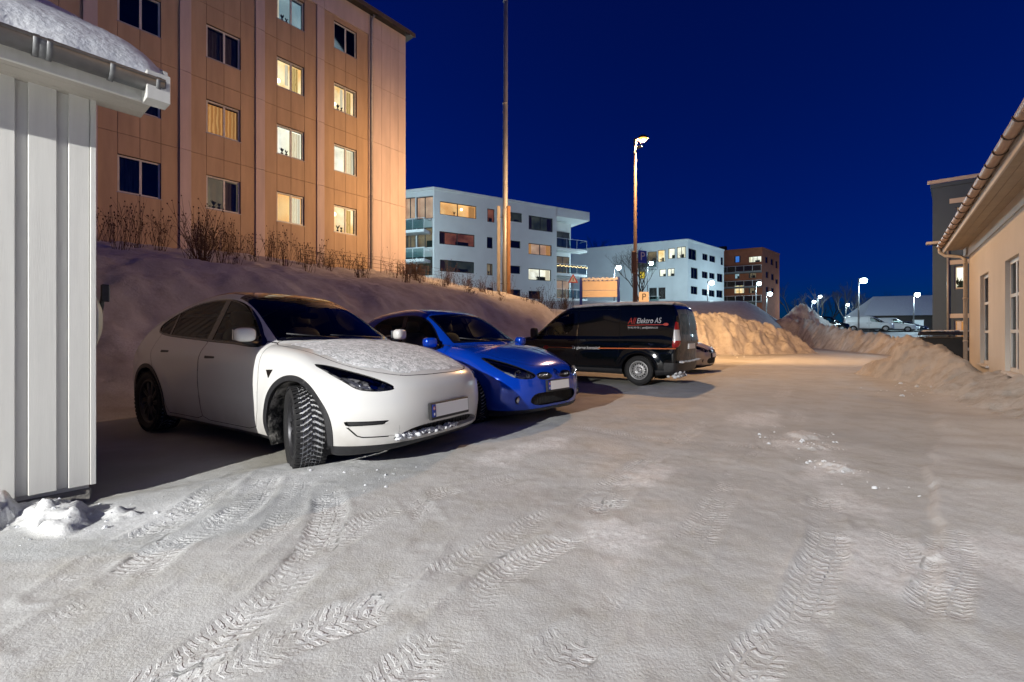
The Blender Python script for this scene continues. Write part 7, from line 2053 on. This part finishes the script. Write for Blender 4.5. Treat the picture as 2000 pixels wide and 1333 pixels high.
for i in range(18):
    y = rn.uniform(98, 135); u = 1530 + 320*(i+0.5)/18 + rn.uniform(-12, 12); x = (u-1000)/FPX*y
    place_tree(TV[i % 4], x, y, 1.2, rn.uniform(0.75, 1.15), rn.uniform(0, 6.28), 'bare dark tree on the far skyline ' + ('left of the tall snow heap' if u < 1575 else 'above the tall snow heap' if u < 1650 else 'behind the bright bluish lamp' if u < 1730 else 'above the distant snowy roof'), 'bare trees on the far skyline')
pl = empty('utility_pole', (61.0, 113.0, 1.0)); tag(pl, 'thin pale pole standing right of the red brown building', 'pole')
p = MB(); p.tube([(0,0,-0.5),(0,0,17)], [0.2,0.14], 8); p.build('shaft', MATS['mast_grey'], pl)
p = MB(); p.bevbox(-0.6, 0.6, -0.06, 0.06, 16.2, 16.4, 0.01); p.build('crossarm', MATS['timber_grey'], pl)

# far house with a snowy roof
fh = empty('house', (68.0, 78.0, 1.2), math.radians(-20)); tag(fh, 'distant dark house with a broad snow covered roof', 'house')
mat('wall_dark', (0.06, 0.055, 0.05), 0.85, var=0.2, vscale=1)
p = MB(); p.box(-7, 7, -4, 4, -1, 3.0); p.build('wall', MATS['wall_dark'], fh)
p = MB(); p.add([(-8,-5,2.9),(8,-5,2.9),(5,0,6.4),(-5,0,6.4),(-8,5,2.9),(8,5,2.9)], [(0,1,2,3),(5,4,3,2),(4,0,3),(1,5,2),(0,4,5,1)]); p.build('roof', MATS['snow_cake'], fh)
for (x0, m) in ((-5.2,'lit_dim'),(-1.0,'lit_cold'),(3.0,'lit_green')):
    p = MB(); p.box(x0, x0+1.4, -4.06, -4.005, 0.9, 2.1); w = p.build('window', MATS[m], fh)
    q = MB(); q.box(x0-0.08, x0+1.48, -4.09, -4.062, 2.102, 2.2); q.build('window_head', MATS['frame_white'], w)

# a dark wooded ridge closes the view
xs = np.linspace(-700, 900, 220); hz = 10 + 5*vnoise(xs*0.012, xs*0, 3, 4) + 1.2*vnoise(xs*0.12, xs*0, 4, 3)
V = []; Q = []
for i, x in enumerate(xs): V += [(x, 420+0.05*x, -3), (x, 420+0.05*x, hz[i]), (x, 520+0.05*x, hz[i]*0.9), (x, 540+0.05*x, -3)]
for i in range(len(xs)-1):
    o = 4*i
    for k in range(3): Q.append((o+k, o+4+k, o+5+k, o+1+k))
mat('ridge_dark', (0.018, 0.022, 0.022), 0.95, var=0.4, vscale=0.05)
hl = link_mesh('hills', np_mesh('hills', V, Q, True), MATS['ridge_dark']); tag(hl, kind='structure')
# a loose stick in front of the white car
st = empty('ice_scraper', (-0.80, 3.98, -0.02), math.radians(33)); tag(st, 'thin pale stick lying on the ice under the white car nose', 'stick')
p = MB(); p.bevbox(-0.13, 0.13, -0.006, 0.006, 0.0, 0.014, 0.002); p.build('shaft', MATS['timber_grey'], st)
p = MB(); p.bevbox(0.131, 0.16, -0.009, 0.009, 0.0, 0.016, 0.002); p.build('tip', MATS['timber_grey'], st)
